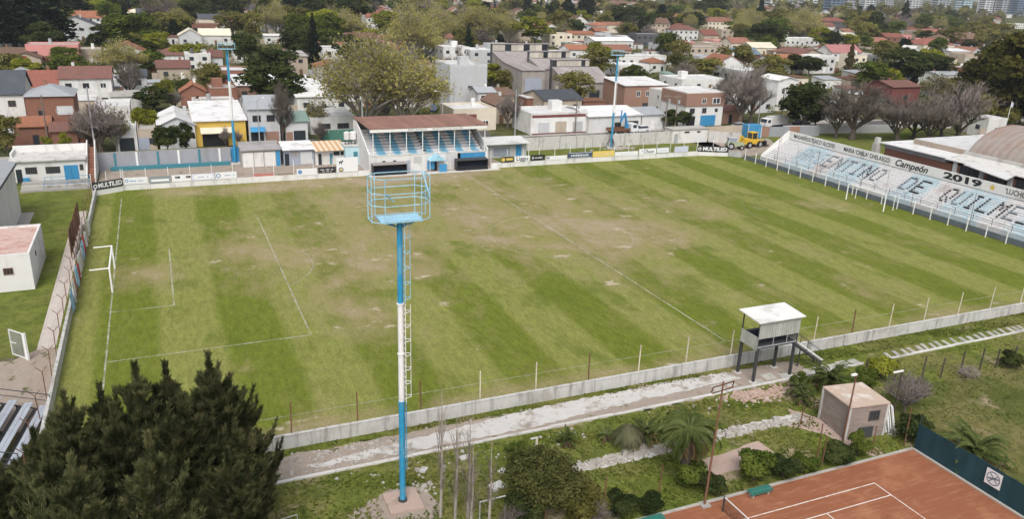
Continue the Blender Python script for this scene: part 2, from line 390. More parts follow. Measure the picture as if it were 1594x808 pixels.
def line(name, a, b, wd, par, z=.009, mat='line_paint'):
    a = Vector(a); b = Vector(b); d = (b-a).normalized(); nn = Vector((-d.y, d.x))*wd/2
    return sheet(name, [tuple(a-nn), tuple(b-nn), tuple(b+nn), tuple(a+nn)], z, mat, None, par)
def arc(name, cx, cy, r, a0, a1, wd, par, z=.009, n=48, mat='line_paint'):
    mb = MB()
    for i in range(n):
        t0 = a0+(a1-a0)*i/n; t1 = a0+(a1-a0)*(i+1)/n
        mb.quad(*[(cx+math.cos(t)*q, cy+math.sin(t)*q, z) for t, q in ((t0, r-wd/2), (t0, r+wd/2), (t1, r+wd/2), (t1, r-wd/2))])
    return mb.build(name, mat, par)
L, W, LW = 103.08, 67.5, .14
yc = W/2
line('touchline', (0, 0), (L, 0), LW, pitch_o, .009, 'line_mid'); line('touchline', (0, W), (L, W), .10, pitch_o, .009, 'line_faint')
line('goal_line', (0, LW/2), (0, W-.08), LW, pitch_o); line('goal_line', (L, LW/2), (L, W-.08), .1, pitch_o, .009, 'line_faint')
line('halfway_line', (L/2, .1), (L/2, W-.1), LW, pitch_o)
arc('centre_circle', L/2, yc, 9.15, 0, 2*math.pi, .14, pitch_o, .013, 72, 'line_mid')
arc('centre_spot', L/2, yc, .12, 0, 2*math.pi, .22, pitch_o, .013, 12)
for s, gx in ((1, 0), (-1, L)):
    lm = 'line_paint' if s > 0 else 'line_faint'; lf = 'line_mid' if s > 0 else 'line_faint'
    for d, hw, nm in ((16.5, 20.16, 'penalty_area_line'), (5.5, 9.16, 'goal_area_line')):
        line(nm, (gx+s*.1, yc-hw), (gx+s*(d+.08), yc-hw), LW, pitch_o, .009, lm); line(nm, (gx+s*.1, yc+hw), (gx+s*(d+.08), yc+hw), .1, pitch_o, .009, 'line_faint')
        line(nm, (gx+s*d, yc-hw+.1), (gx+s*d, yc+hw-.1), LW if s > 0 else .1, pitch_o, .010, lm)
    arc('penalty_spot', gx+s*11, yc, .12, 0, 2*math.pi, .22, pitch_o, .009, 12, lf)
    a = math.acos(5.5/9.15)
    arc('penalty_arc', gx+s*11, yc, 9.15, (-a if s > 0 else math.pi-a), (a if s > 0 else math.pi+a), .13, pitch_o, .014, 24, lf)
court = bpy.data.objects['clay_court']
surf('court_line', (.66, .60, .55), .15, 3, .8, 0, (.38, .22, .15), .75, 2)
for a, b in (((20, -21.72), (46.85, -21.72)), ((20, -23.1), (46.85, -23.1)), ((46.9, -21.66), (46.9, -34)), ((41.5, -23.1), (41.5, -33)), ((20, -32.6), (46.85, -32.6))):
    line('court_line', a, b, .075, court, .017 if a[0] == b[0] else .021, 'court_line')

# streets behind the ground
structure('road', MB().quad((-400, 91.0, .008), (420, 91.0, .008), (420, 97.2, .008), (-400, 97.2, .008)), 'asphalt')
pv = structure('pavement', MB().box(-400, 420, 87.6, 90.9, 0, .13).box(-400, 60.4, 97.3, 100.0, 0, .13).box(67.9, 420, 97.3, 98.6, 0, .13), 'pavement')
structure('side_street', MB().quad((60.6, 97.25, .012), (67.7, 97.25, .012), (203, 590, .012), (196, 590, .012)), 'asphalt')
for i, (yy) in enumerate((168, 252, 345, 450)):
    structure('back_street', MB().quad((-300, yy, .016), (900, yy, .016), (900, yy+7, .016), (-300, yy+7, .016)), 'asphalt')
for i, (xx) in enumerate((-62, 225)):
    structure('cross_street', MB().quad((xx, 100, .02), (xx+7, 100, .02), (xx+122, 560, .02), (xx+115, 560, .02)), 'asphalt')

# kerb beside the gravel path, and its slabs further right
for i in range(34):
    pass
kb = thing('path_kerb', 'long pale concrete kerb running beside the gravel path', 'kerb', (9, -8.3, 0)); kb['kind'] = 'structure'
for k in ('label', 'category'): del kb[k]
x = 9.0; i = 0
while x < 92:
    ln = 2.6; MB().box(0, ln-.03, 0, .24, 0, .10+rng.uniform(-.015, .02)).build('kerb_stone', 'concrete_pale', kb, (x-9, rng.uniform(-.03, .03)+.006*(x-9), 0)); x += ln
sp = thing('slab_path', 'x', 'x', (0, 0, 0)); sp['kind'] = 'structure'
for k in ('label', 'category'): del sp[k]
slm = [MB().hexa([(-.2, -.6, 0), (.2, -.62, 0), (.22, .6, 0), (-.18, .62, 0), (-.19, -.58, .07), (.19, -.6, .07), (.2, .58, .07), (-.17, .6, .07)]).mesh('slab') for _ in range(2)]
surf('slab_stone', (.37, .36, .33), .25, 2, .95, .15, (.2, .2, .15), .6, 1.2)
x = 63.6
while x < 90:
    o = link('slab', slm[int(x) % 2], 'slab_stone', sp, (x, -7.25+rng.uniform(-.12, .12)+.006*(x-60), -.005)); o.rotation_euler = (0, 0, -.25+rng.uniform(-.12, .12)); o.scale = (rng.uniform(.8, 1.2), rng.uniform(.75, 1.05), 1)
    x += rng.uniform(.75, 1.15)
for x, y, sx, sy in [(45.2, -7.2, 2.6, .8), (46.6, -6.9, 2.2, .7), (49.0, -7.4, 2.8, .5), (50.5, -7.0, 2.8, .8), (52.0, -7.3, 2.8, .6), (54.6, -7.4, 2.8, .7), (55.9, -7.3, 2.8, .7), (57.2, -7.4, 2.8, .7), (58.4, -7.2, 2.8, .7), (59.6, -7.3, 2.6, .7)]:
    o = link('slab', slm[0], 'concrete_pale', sp, (x, y, -.02)); o.scale = (sx, sy, 1); o.rotation_euler = (0, 0, rng.uniform(-.1, .1))

# rubble: broken stones too small to count
def rubble(name, label, regions, n, smin, smax, mat, seed):
    r_ = random.Random(seed); mb = MB(); tot = sum(w for *_, w in regions)
    for poly_fn, wgt in regions:
        for _ in range(int(n*wgt/tot)):
            x, y = poly_fn(r_); s = r_.uniform(smin, smax)*(1 if r_.random() < .85 else 1.8); a = r_.uniform(0, 6.28); h = s*r_.uniform(.3, .8)
            p = [(x+math.cos(a+t)*s*r_.uniform(.6, 1.1), y+math.sin(a+t)*s*r_.uniform(.5, 1.0)) for t in (0, 1.57, 3.14, 4.71)]
            mb.hexa([(u, v, 0) for u, v in p]+[(x+(u-x)*.75, y+(v-y)*.75, h*r_.uniform(.7, 1.1)) for u, v in p])
    o = mb.build(name, mat); tag(o, label, 'rubble', None, 'stuff'); return o
surf('stone', (.36, .335, .305), .3, 2.2, .95, 0, (.24, .2, .17), .5, 1.2)
surf('brickstone', (.40, .29, .24), .35, 2.5, .95, 0, (.5, .46, .42), .6, 1.5)
sheet('rubble_path', ragged([(28.6, -13.7), (29.2, -12.9), (36.2, -12.9), (40.4, -12.55), (48.6, -12.6), (48.3, -13.5), (40.2, -13.5), (35.6, -14.0)], .35, .15, 14), .012, 'grit')
rubble('rubble_path_stones', 'pale broken stones strewn along the narrow garden path', [(lambda r: (r.uniform(29, 48.4), r.uniform(-13.75, -12.75)), 1)], 520, .08, .24, 'stone', 21)
rubble('rubble_heap', 'heap of pinkish broken bricks beside the kerb near the cabin', [(lambda r: (r.gauss(48.6, 1.5), r.gauss(-9.4, .5)), 2), (lambda r: (r.gauss(46.5, .9), r.gauss(-8.9, .25)), 1)], 420, .07, .22, 'brickstone', 22)
rubble('scattered_stones', 'loose stones and bits of debris scattered along the path edge', [(lambda r: (r.uniform(9.5, 54), r.uniform(-5.9, -5.1)), 1.0), (lambda r: (r.uniform(9.5, 20), r.uniform(-8, -5.4)), 2), (lambda r: (r.uniform(14, 50), r.uniform(-10.5, -8.6)), .9), (lambda r: (r.gauss(18.9, .9), r.gauss(-11.6, .4)), .6), (lambda r: (r.gauss(53.6, .5), r.gauss(-17.0, .5)), .5)], 560, .05, .17, 'stone', 23)

# ---------------------------------------------------------------- goals
surf('goal_white', (.80, .80, .79), .05, 3, .5, 0)
def goal(loc, s, label):
    t = thing('football_goal', label, 'goal', loc, 0, 'football goals')
    for y in (-3.66, 3.66):
        MB().tube((0, y, 0), (0, y, 2.5), .085, n=10).build('post', 'goal_white', t)
    MB().tube((0, -3.66, 2.5), (0, 3.66, 2.5), .085, n=10).build('crossbar', 'goal_white', t)
    if s < 0:
        for y in (-3.66, 3.66): MB().tube((-.05, y, 2.5), (-1.75, y, 2.46), .06, n=8).build('net_bracket', 'goal_white', t)
    else:
        for y in (-3.66, 3.66): MB().tube((1.9, y, 0), (1.9, y, 2.3), .05, n=8).build('net_pole', 'goal_white', t)
goal((0, yc, .004), -1, 'white goal frame with two rear brackets at the left end of pitch')
goal((L, yc, .004), 1, 'white goal frame before the painted terrace at right end')

# ---------------------------------------------------------------- near boundary wall and fence
bw = thing('boundary_wall', 'low weathered concrete wall with fence posts along the near touchline', 'wall', (0, -4.3, 0))
x = -3.0; i = 0
wallm = MB().box(0, 4.58, -.1, .1, 0, 1.0).mesh('wall_panel')
while x < 104:
    o = link('wall_panel', wallm, 'old_wall', bw, (x, rng.uniform(-.01, .01), rng.uniform(-.03, .0))); x += 4.6
MB().box(-3.0, 105.4, -.13, .13, 1.001, 1.05).build('coping', 'old_wall', bw)
pm = MB().box(-.035, .035, -.035, .035, 0, 3.2).mesh('fence_post'); pmr = MB().box(-.04, .04, -.04, .04, 0, 3.2).mesh('fence_post')
pmr.materials.append(M['rust']); pm.materials.append(M['post_paint'])
for i in range(21):
    x = 12.1+4.58*i
    rust = i in (0, 1, 2, 5, 11)
    o = link('fence_post', pmr if rust else pm, None, bw, (x, .25, .1)); o.rotation_euler = (rng.uniform(-.02, .02), rng.uniform(-.025, .025), 0)
for z in (1.6, 2.3, 3.0): MB().tube((-3, .25, z), (104, .25, z), .004, n=4).build('wire', 'rust', bw)

# ---------------------------------------------------------------- left end wall, fence, cloths
ew = thing('end_wall', 'low whitewashed wall with barbed-wire posts behind the left goal', 'wall', (-3.3, 0, 0))
wm = MB().box(-.12, .12, 0, 4.48, 0, 1.0).mesh('wall_panel')
for i in range(17): link('wall_panel', wm, 'old_wall', ew, (0, -4.2+4.5*i-.0, rng.uniform(-.03, 0)))
yp = MB().bar((0, 0, .0), (0, 0, 2.3), .06).bar((0, 0, 2.28), (-.40, 0, 2.7), .04).bar((0, 0, 2.28), (.36, 0, 2.7), .04).mesh('barbed_wire_post')
for i in range(20): link('barbed_wire_post', yp, 'rust', ew, (-.42, -3+3.8*i, .0)).rotation_euler = (0, rng.uniform(-.05, .05), 0)
for z, dx in ((1.3, -.42), (1.8, -.42), (2.3, -.42), (2.75, -.86), (2.75, -.02)): MB().tube((dx, -3.2, z), (dx, 70, z), .005, n=4).build('wire', 'rust', ew)
clothcols = dict(sky_cloth=(.28, .47, .62), white_cloth=(.6, .6, .6), red_cloth=(.32, .06, .06), brown_cloth=(.25, .14, .10), faded_cloth=(.45, .40, .36))
for k, c in clothcols.items(): surf(k, c, .3, 3, .95, .1, tuple(q*.5 for q in c), .5, 1.5)
seq = [('sky', 24.6, 2.0), ('white', 27.2, 1.6), ('brown', 29.2, 1.6), ('sky', 31.2, 1.5), ('red', 33.1, 1.5), ('white', 35.0, 1.8), ('faded', 37.4, 1.7), ('sky', 39.6, 2.2), ('red', 42.3, 1.3), ('white', 44.1, 1.8), ('faded', 46.5, 2.0), ('white', 49.4, 2.1)]
ordw = 'first second third fourth fifth sixth seventh eighth ninth tenth eleventh twelfth thirteenth fourteenth fifteenth sixteenth seventeenth eighteenth nineteenth twentieth'.split()
for i, (cn, y, ln) in enumerate(seq):
    mb = MB(); n = 9
    for j in range(n):
        a0, a1 = j/n, (j+1)/n
        f_ = lambda a, k: (.17+.06*math.sin(a*17+i)+.10*k, y+ln*a, (2.15+.14*math.sin(9*a+i)+.2*math.sin(i*2.7))*(1-k)+(.35+.25*math.sin(7*a+i*2))*k)
        mb.add([f_(a0, 0), f_(a1, 0), f_(a1, 1), f_(a0, 1), tuple(q+(.02 if k == 0 else 0) for k, q in enumerate(f_(a0, 0))), tuple(q+(.02 if k == 0 else 0) for k, q in enumerate(f_(a1, 0))), tuple(q+(.02 if k == 0 else 0) for k, q in enumerate(f_(a1, 1))), tuple(q+(.02 if k == 0 else 0) for k, q in enumerate(f_(a0, 1)))],
               [(3, 2, 1, 0), (4, 5, 6, 7), (0, 1, 5, 4), (2, 3, 7, 6)])
    nm = {'sky': 'light blue', 'white': 'white', 'red': 'red', 'brown': 'brown', 'faded': 'faded grey'}[cn]
    tag(mb.build('hanging_cloth', cn+'_cloth', None, (-3.3, 0, 0)), f'{nm} cloth hanging on left end wall, {ordw[i]} from the camera', 'banner', 'cloths hung on the left end wall')
for i, y in enumerate((41.6, 43.6, 45.8, 48.2, 50.6, 53.0)):
    t = thing('rusty_screen', f'rusty brown sheet screen on frame beside the left path, {ordw[i]} from camera', 'screen', (-4.35, y, 0), 0, 'rusty screens along the left path')
    for k in range(3): MB().box(-.02, .02, k*.68, k*.68+.62, .35, 3.0+rng.uniform(-.1, .25)).build('sheet', 'rust', t)
    MB().box(.03, .08, -.05, .02, 0, 3.2).build('upright', 'rust', t); MB().box(.03, .08, 2.0, 2.06, 0, 3.2).build('upright', 'rust', t)

# ---------------------------------------------------------------- left buildings
def window(par, w_, h_, loc, face, bars=0, framemat='frame_dark', sill=True):
    """window part (> pane, bar): face '-y' or '-x'/'+x'"""
    d = .05
    def bx(mb, u0, u1, z0, z1, p0, p1):
        if face == '-y': mb.box(u0, u1, -p1, -p0, z0, z1)
        elif face == '-x': mb.box(-p1, -p0, -u1, -u0, z0, z1)
        else: mb.box(p0, p1, u0, u1, z0, z1)
        return mb
    mb = MB(); f = .08
    bx(mb, -w_/2, -w_/2+f, -h_/2, h_/2, .004, d); bx(mb, w_/2-f, w_/2, -h_/2, h_/2, .004, d)
    bx(mb, -w_/2+f, w_/2-f, h_/2-f, h_/2, .004, d); bx(mb, -w_/2+f, w_/2-f, -h_/2, -h_/2+f, .004, d)
    for k in range(bars):
        u = -w_/2+w_*(k+1)/(bars+1); bx(mb, u-.025, u+.025, -h_/2+f, h_/2-f, .02, d)
    wo = mb.build('window', framemat, par, loc)
    bx(MB(), -w_/2+f, w_/2-f, -h_/2+f, h_/2-f, .004, .018).build('pane', 'glass', wo)
    return wo
def doorp(par, name, w_, h_, loc, face, mat):
    mb = MB()
    if face == '-y': mb.box(-w_/2, w_/2, -.05, -.004, 0, h_)
    elif face == '-x': mb.box(-.05, -.004, -w_/2, w_/2, 0, h_)
    else: mb.box(.004, .05, -w_/2, w_/2, 0, h_)
    return mb.build(name, mat, par, loc)

surf('roof_flaked', (.50, .36, .32), .25, 1.2, .9, 0, (.36, .17, .14), .8, .6)
t = thing('storage_building', 'small white storage building with flaked pinkish flat roof at left edge', 'building', (-10.6, 38.4, 0))
MB().box(-3.6, 3.6, -5.2, 5.2, 0, 3.5).build('wall', 'plaster', t)
MB().box(-3.45, 3.45, -5.05, 5.05, 3.5, 3.56).build('roof', 'roof_flaked', t)
MB().box(-3.6, 3.6, -5.2, -5.0, 3.503, 3.8).box(3.4, 3.6, -5.0, 5.2, 3.503, 3.8).box(-3.6, 3.4, 5.0, 5.2, 3.503, 3.8).build('parapet', 'plaster', t)
window(t, .85, .7, (1.6, -5.2, 2.1), '-y', 2, 'door_brown'); window(t, .5, .5, (3.6, -1.5, 2.6), '+x', 1, 'door_brown')
t = thing('gymnasium', 'large white hall with sloping grey roof cut off by left edge', 'building', (-18.3, 57, 0))
MB().extr([(-6.8, 0), (6.8, 0), (6.8, 6.6), (0, 8.4), (-6.8, 6.6)], 'y', -12, 5.5).build('wall', 'plaster', t)
MB().add([(-7.1, -12.3, 6.62), (0, -12.3, 8.5), (7.1, -12.3, 6.62), (-7.1, 5.8, 6.62), (0, 5.8, 8.5), (7.1, 5.8, 6.62), (-7.1, -12.3, 6.74), (0, -12.3, 8.62), (7.1, -12.3, 6.74), (-7.1, 5.8, 6.74), (0, 5.8, 8.62), (7.1, 5.8, 6.74)],
         [(6, 7, 10, 9), (7, 8, 11, 10), (0, 3, 4, 1), (1, 4, 5, 2), (0, 1, 7, 6), (1, 2, 8, 7), (3, 9, 10, 4), (4, 10, 11, 5), (2, 5, 11, 8), (0, 6, 9, 3)]).build('roof', 'zinc', t)
MB().box(6.9, 7.15, -12, 5.6, 6.42, 6.6).build('gutter', 'metal_dark', t)
MB().box(6.85, 8.2, -4, 5.8, 0, .12).build('apron', 'pavement', t)

t = thing('clubhouse', 'white single storey clubhouse with blue double door and barred windows', 'building', (-9.8, 80.6, 0))
MB().box(-5.0, 4.9, 0, 6.4, 0, 3.1).build('wall', 'white', t)
MB().box(-5.15, 5.05, -.35, 6.55, 3.103, 3.3).build('roof', 'concrete_pale', t)
MB().box(-5.1, 5.0, 6.2, 6.5, 3.303, 4.3).box(-5.1, -4.85, 2.6, 6.2, 3.303, 3.9).build('parapet', 'white', t)
doorp(t, 'door', .75, 2.0, (-3.9, 0, .0), '-y', 'door_dark'); window(t, 1.5, 1.0, (-2.3, 0, 1.75), '-y', 4, 'frame_dark'); window(t, 1.9, 1.0, (.5, 0, 1.7), '-y', 5, 'frame_dark'); window(t, .5, .9, (4.3, 0, 1.9), '-y', 1)
dd = doorp(t, 'double_door', 1.9, 2.3, (2.9, 0, 0), '-y', 'blue_paint'); MB().box(-.015, .015, -.058, -.052, 0, 2.28).build('door_gap', 'black', dd)
MB().box(-3.4, -2.6, -.9, -.3, 0, .8).build('bin', 'blue_paint', t)
t = thing('outside_staircase', 'steep enclosed outside staircase at right end of the clubhouse', 'stairs', (-4.2, 77.5, 0))
for k in range(12): MB().box(-.45, .45, k*.7, k*.7+.7, 0 if k < 1 else k*.3-.05, (k+1)*.32).build('step', 'brick', t)
for sx in (-.62, .47): MB().extr([(0, 0), (9.0, 0), (9.0, 4.9), (8.2, 4.9), (0, .9)], 'x', sx, sx+.15).build('side_wall', 'white', t)
t = thing('spectator_steps', 'low concrete spectator steps with blue rails before the clubhouse', 'steps', (-8.6, 74.2, 0))
for k in range(3): MB().box(-4.4, 4.4, k*1.1, k*1.1+1.1-.003, 0, .28*(k+1)).build('step', 'concrete', t)
for k in range(3): MB().bar((-1.5, .4+1.1*k, .95+.28*k), (4.2, .4+1.1*k, .95+.28*k), .05).bar((-1.5, .4+1.1*k, .28*(k+1)), (-1.5, .4+1.1*k, .95+.28*k), .05).bar((1.4, .4+1.1*k, .28*(k+1)), (1.4, .4+1.1*k, .95+.28*k), .05).bar((4.2, .4+1.1*k, .28*(k+1)), (4.2, .4+1.1*k, .95+.28*k), .05).build('rail', 'blue_paint', t)

# ---------------------------------------------------------------- far side: perimeter wall with advertising boards
fw = thing('perimeter_wall', 'low white perimeter wall along the far touchline', 'wall', (0, 72.05, 0))
def wall_run(x0, x1):
    n = max(1, round((x1-x0)/3.05)); s = (x1-x0)/n
    for i in range(n): MB().box(x0+i*s, x0+(i+1)*s-.025, 0, .14, 0, .86+rng.uniform(-.01, .01)).build('wall_panel', 'plaster', fw)
    for i in range(n+1): MB().bar((x0+i*s, .22, 0), (x0+i*s, .22, 3.1), .07).build('fence_post', 'frame_white', fw)
wall_run(.3, 36.3); wall_run(57.3, 99.8)
def oriented(a, b): return math.atan2(b[1]-a[1], b[0]-a[0]), math.hypot(b[0]-a[0], b[1]-a[1])
surf('board_white', (.72, .73, .75), .06, 3, .6, .03); surf('board_grey', (.22, .27, .28), .12, 3, .6); surf('board_black', (.03, .03, .032), .12, 3, .6); surf('board_navy', (.05, .07, .12), .12, 3, .6)
surf('board_gold', (.62, .46, .12), .12, 3, .6); surf('board_red', (.50, .20, .17), .2, 3, .7); surf('board_lilac', (.55, .58, .70), .1, 3, .7); surf('board_brown', (.30, .24, .17), .2, 3, .7); surf('print_blue', (.12, .22, .42), .2, 3, .7)
def board(x0, x1, z0, z1, mat, label, y=72.03, rot=0, loc=None):
    t = thing('advertising_board', label, 'advertising board', loc or ((x0+x1)/2, y, 0), rot, 'advertising boards round the pitch')
    hw = (x1-x0)/2
    MB().box(-hw, hw, -.05, -.004, z0, z1).build('panel', mat, t)
    MB().bar((-hw+.06, .03, 0), (-hw+.06, .03, z1-.05), .05).build('leg', 'metal_grey', t); MB().bar((hw-.06, .03, 0), (hw-.06, .03, z1-.05), .05).build('leg', 'metal_grey', t)
    return t
def marks(t, hw, z, mat, wd, ht, n=7, x0=0.):
    """unreadable print: a row of small letter-like bars"""
    mb = MB(); s = wd/n; r_ = random.Random(int(hw*100)+n)
    for i in range(n):
        if r_.random() < .12: continue
        h1 = ht*r_.uniform(.7, 1); u = x0-wd/2+i*s
        mb.box(u, u+s*.62, -.058, -.053, z-ht/2, z-ht/2+h1)
    mb.build('print', mat, t)
def disc(t, x, z, r, mat, name='emblem', ring=0):
    mb = MB(); n = 18
    for i in range(n):
        a0, a1 = 2*math.pi*i/n, 2*math.pi*(i+1)/n
        mb.quad(*[(x+math.cos(a)*q, -.056, z+math.sin(a)*q) for a, q in ((a0, ring), (a0, r), (a1, r), (a1, ring))])
    mb.build(name, mat, t)
t = board(.4, 3.5, .87, 1.85, 'board_white', 'white board with faint blue print, next to the left corner board'); marks(t, 1.5, 1.35, 'print_blue', 2.0, .22, 9, .2); disc(t, -1.2, 1.4, .22, 'print_blue', ring=.12)
t = board(3.7, 6.6, .8, 1.8, 'board_grey', 'grey-green board with a white strip of print, far left'); MB().box(-1.2, 1.2, -.056, -.051, 1.05, 1.4).build('print_strip', 'board_white', t)
t = board(6.75, 9.4, .87, 1.85, 'board_white', 'white board with two small dark logos, far left'); disc(t, -.7, 1.5, .2, 'ink', ring=.08); disc(t, .75, 1.5, .2, 'ink', ring=.08); MB().box(-.5, -.2, -.058, -.054, 1.35, 1.65).build('emblem', 'ink', t); MB().box(.95, 1.25, -.058, -.054, 1.35, 1.65).build('emblem', 'ink', t)
t = board(9.5, 12.65, .87, 1.85, 'board_lilac', 'lilac framed board with a white oval, far left')
mb = MB(); mb.add([(math.cos(a)*1.4, -.056, 1.36+math.sin(a)*.42) for a in [i*math.pi/12 for i in range(24)]], [tuple(range(24))]); mb.build('oval', 'board_white', t); marks(t, 1.55, 1.36, 'print_blue', 1.5, .18, 8)
t = board(12.8, 15.8, .87, 1.9, 'board_white', 'white board with round ring emblem beside the left mast'); disc(t, -1.1, 1.4, .33, 'print_blue', ring=.2); marks(t, 1.55, 1.4, 'print_blue', 1.4, .18, 8, .5)
t = board(18.2, 21.4, .3, 1.15, 'board_red', 'faded red board leaning low in front of white garage doors', 72.9); marks(t, 1.6, .6, 'board_white', 2.2, .25, 8)
t = board(21.9, 24.3, .3, 1.0, 'board_brown', 'brown board with yellow and dark print beside the faded red board', 72.9); marks(t, 1.2, .6, 'board_gold', 1.6, .2, 7)
t = board(24.7, 27.8, .7, 1.75, 'board_white', 'white board with blue disc on its left half'); disc(t, -1.05, 1.25, .34, 'print_blue'); marks(t, 1.5, 1.25, 'board_lilac', 1.4, .2, 7, .5)
t = board(28.0, 30.8, .87, 1.8, 'board_black', 'black board with white print left of the tall white panel'); marks(t, 1.4, 1.42, 'board_white', 2.0, .18, 10); marks(t, 1.4, 1.1, 'board_white', 1.5, .12, 10)
t = board(30.9, 34.3, .87, 3.2, 'board_white', 'tall white panel with dark horse mark and round emblem'); disc(t, -1.0, 1.25, .38, 'ink', ring=.26); disc(t, -1.0, 1.2, .2, 'board_gold'); MB().box(-1.3, -.8, -.058, -.053, 2.35, 2.6).box(-.85, -.65, -.059, -.054, 2.5, 2.75).box(-1.25, -1.15, -.057, -.052, 2.1, 2.35).box(-.95, -.85, -.057, -.052, 2.1, 2.35).build('emblem', 'ink', t)
t = board(59.1, 61.4, .87, 1.85, 'board_black', 'black board with gold disc right of the grandstand'); disc(t, -.75, 1.36, .36, 'board_gold'); MB().box(-.2, 1.0, -.056, -.052, 1.2, 1.6).build('print_strip', 'board_gold', t)
t = board(61.6, 64.5, .87, 1.85, 'board_white', 'white board lettered in dark rounded script right of grandstand'); letters('Liggu', .95, 'navy', t, (0, -.058, 1.38), '-y', 2.2, bold=.015)
t = board(64.7, 67.4, .9, 1.9, 'board_black', 'black board with white print right of the script board'); marks(t, 1.35, 1.4, 'board_white', 1.5, .25, 6, .2); disc(t, -.95, 1.4, .2, 'board_white', ring=.1)
t = board(67.6, 71.8, .87, 1.55, 'board_white', 'low white board with two dark letters between dark boards'); MB().box(-1.95, -1.75, -.058, -.054, 1.05, 1.45).box(-1.6, -1.4, -.058, -.054, 1.05, 1.45).build('print', 'ink', t)
t = board(72.0, 76.8, .9, 1.95, 'board_navy', 'long navy board with broad white print behind far touchline'); marks(t, 2.4, 1.42, 'board_white', 3.6, .35, 11); MB().box(-2.3, 2.3, -.056, -.051, 1.82, 1.88).box(-2.3, 2.3, -.056, -.051, .96, 1.02).build('print_border', 'board_white', t)
t = board(77.0, 81.4, .9, 1.95, 'board_gold', 'long yellow board near the leaning mast'); marks(t, 2.2, 1.42, 'cream', 3.2, .3, 12)
t = board(81.6, 86.5, .87, 1.6, 'board_white', 'long pale board with faint print right of the yellow board'); marks(t, 2.4, 1.25, 'board_lilac', 3.0, .2, 12)
t = board(86.7, 90.4, .87, 1.9, 'board_white', 'white board with large dark blue handwritten word'); letters('Chuce', .95, 'navy', t, (.2, -.058, 1.36), '-y', 2.2, shear=.25, bold=.012); MB().bar((-1.3, -.056, 1.5), (-.95, -.056, 1.7), .12, .01).build('emblem', 'navy', t)
t = board(90.5, 93.3, .9, 2.0, 'board_grey', 'white board with thin grey frame right of the handwritten board'); MB().box(-1.3, 1.3, -.056, -.051, 1.0, 1.9).build('print_field', 'board_white', t); marks(t, 1.38, 1.45, 'board_lilac', 1.8, .3, 8)
t = board(94.5, 97.6, .9, 2.0, 'board_lilac', 'pale lilac board near the right far corner')
# corner boards
def multiled(a, b, label, wl):
    rot, ln = oriented(a, b); c = ((a[0]+b[0])/2, (a[1]+b[1])/2, 0)
    t = board(-ln/2, ln/2, .78, 1.9, 'board_black', label, 0, rot, c)
    letters('MULTILED', .92, 'board_white', t, (.35, -.058, 1.33), '-y', ln*.78, bold=.035); disc(t, -ln/2+.42, 1.33, .3, 'board_white', ring=.16)
    w2 = thing('corner_wall', wl, 'wall', c, rot)
    MB().box(-ln/2, ln/2, 0, .14, 0, .76).build('wall_panel', 'plaster', w2)
    for k in (-ln/2+.05, 0, ln/2-.05): MB().bar((k, .22, 0), (k, .22, 3.2), .07).build('fence_post', 'frame_white', w2)
multiled((-3.6, 69.7), (.2, 71.85), 'black board lettered white across the left far corner', 'short angled white wall under the left far corner board')
multiled((99.9, 72.2), (105.4, 69.9), 'black board lettered white across the right far corner', 'short angled white wall under the right far corner board')
t = thing('corner_gate', 'grey sheet gate closing the right far corner by the terrace', 'gate', (106.3, 69.0, 0), oriented((105.4, 69.9), (107.1, 68.1))[0])
for k in (-1.2, 0): MB().box(k, k+1.17, -.03, .03, .05, 1.15).build('gate_leaf', 'metal_grey', t)

# ---------------------------------------------------------------- far side yard: walls, sheds
surf('greywall', (.29, .30, .33), .12, 1, .9, .06, (.2, .2, .2), .5)
t = thing('panelled_wall', 'grey yard wall with blue and white pilasters above a teal ledge', 'wall', (0, 86.1, 0))
px_ = [-4.0, -1.15, 2.0, 5.1, 8.2, 11.33, 14.48, 16.2]
for a, b in zip(px_[:-1], px_[1:]): MB().box(a+.03, b-.03, 0, .18, 0, 2.75).build('wall_panel', 'greywall', t)
MB().box(-4, 16.2, -.02, .2, 2.753, 2.85).build('coping', 'concrete', t)
for i, a in enumerate(px_[1:-1]): MB().box(a-.16, a+.16, -.09, -.004, .3 if i % 2 else .3, 2.74).build('pilaster', 'teal_paint' if i % 2 == 0 else 'frame_white', t)
MB().box(-1.9, 16.0, -.85, -.1, 0, .55).build('ledge', 'teal_paint', t)
t = thing('blue_door_panel', 'blue sheet panel beside the foot of the left mast', 'panel', (17.0, 86.6, 0)); MB().box(-.7, .6, 0, .08, 0, 2.7).build('panel', 'blue_paint', t)
surf('shedroof', (.34, .33, .33), .2, 1, .9, 0, (.2, .19, .18), .6)
t = thing('garage_shed', 'grey parapet shed with three white garage doors', 'shed', (20.7, 82.7, 0))
MB().box(-3.1, 3.1, 0, 4.2, 0, 2.8).build('wall', 'concrete', t); MB().box(-3.2, 3.2, -.35, 4.3, 2.803, 3.0).build('roof', 'shedroof', t); MB().box(-3.2, 3.2, 4.0, 4.3, 3.003, 3.5).build('parapet', 'shedroof', t)
for a, b in ((-2.9, -1.25), (-1.1, .35), (.5, 2.25)): MB().box(a, b, -.06, -.004, .05, 2.45).build('garage_door', 'white', t)
doorp(t, 'door', .65, 2.6, (2.7, 0, .0), '-y', 'blue_paint')
t = thing('grey_kiosk', 'grey-blue shed with plain white roof between garages and striped roof', 'shed', (26.8, 82.6, 0))
surf('shedblue', (.30, .33, .40), .12, 1, .9)
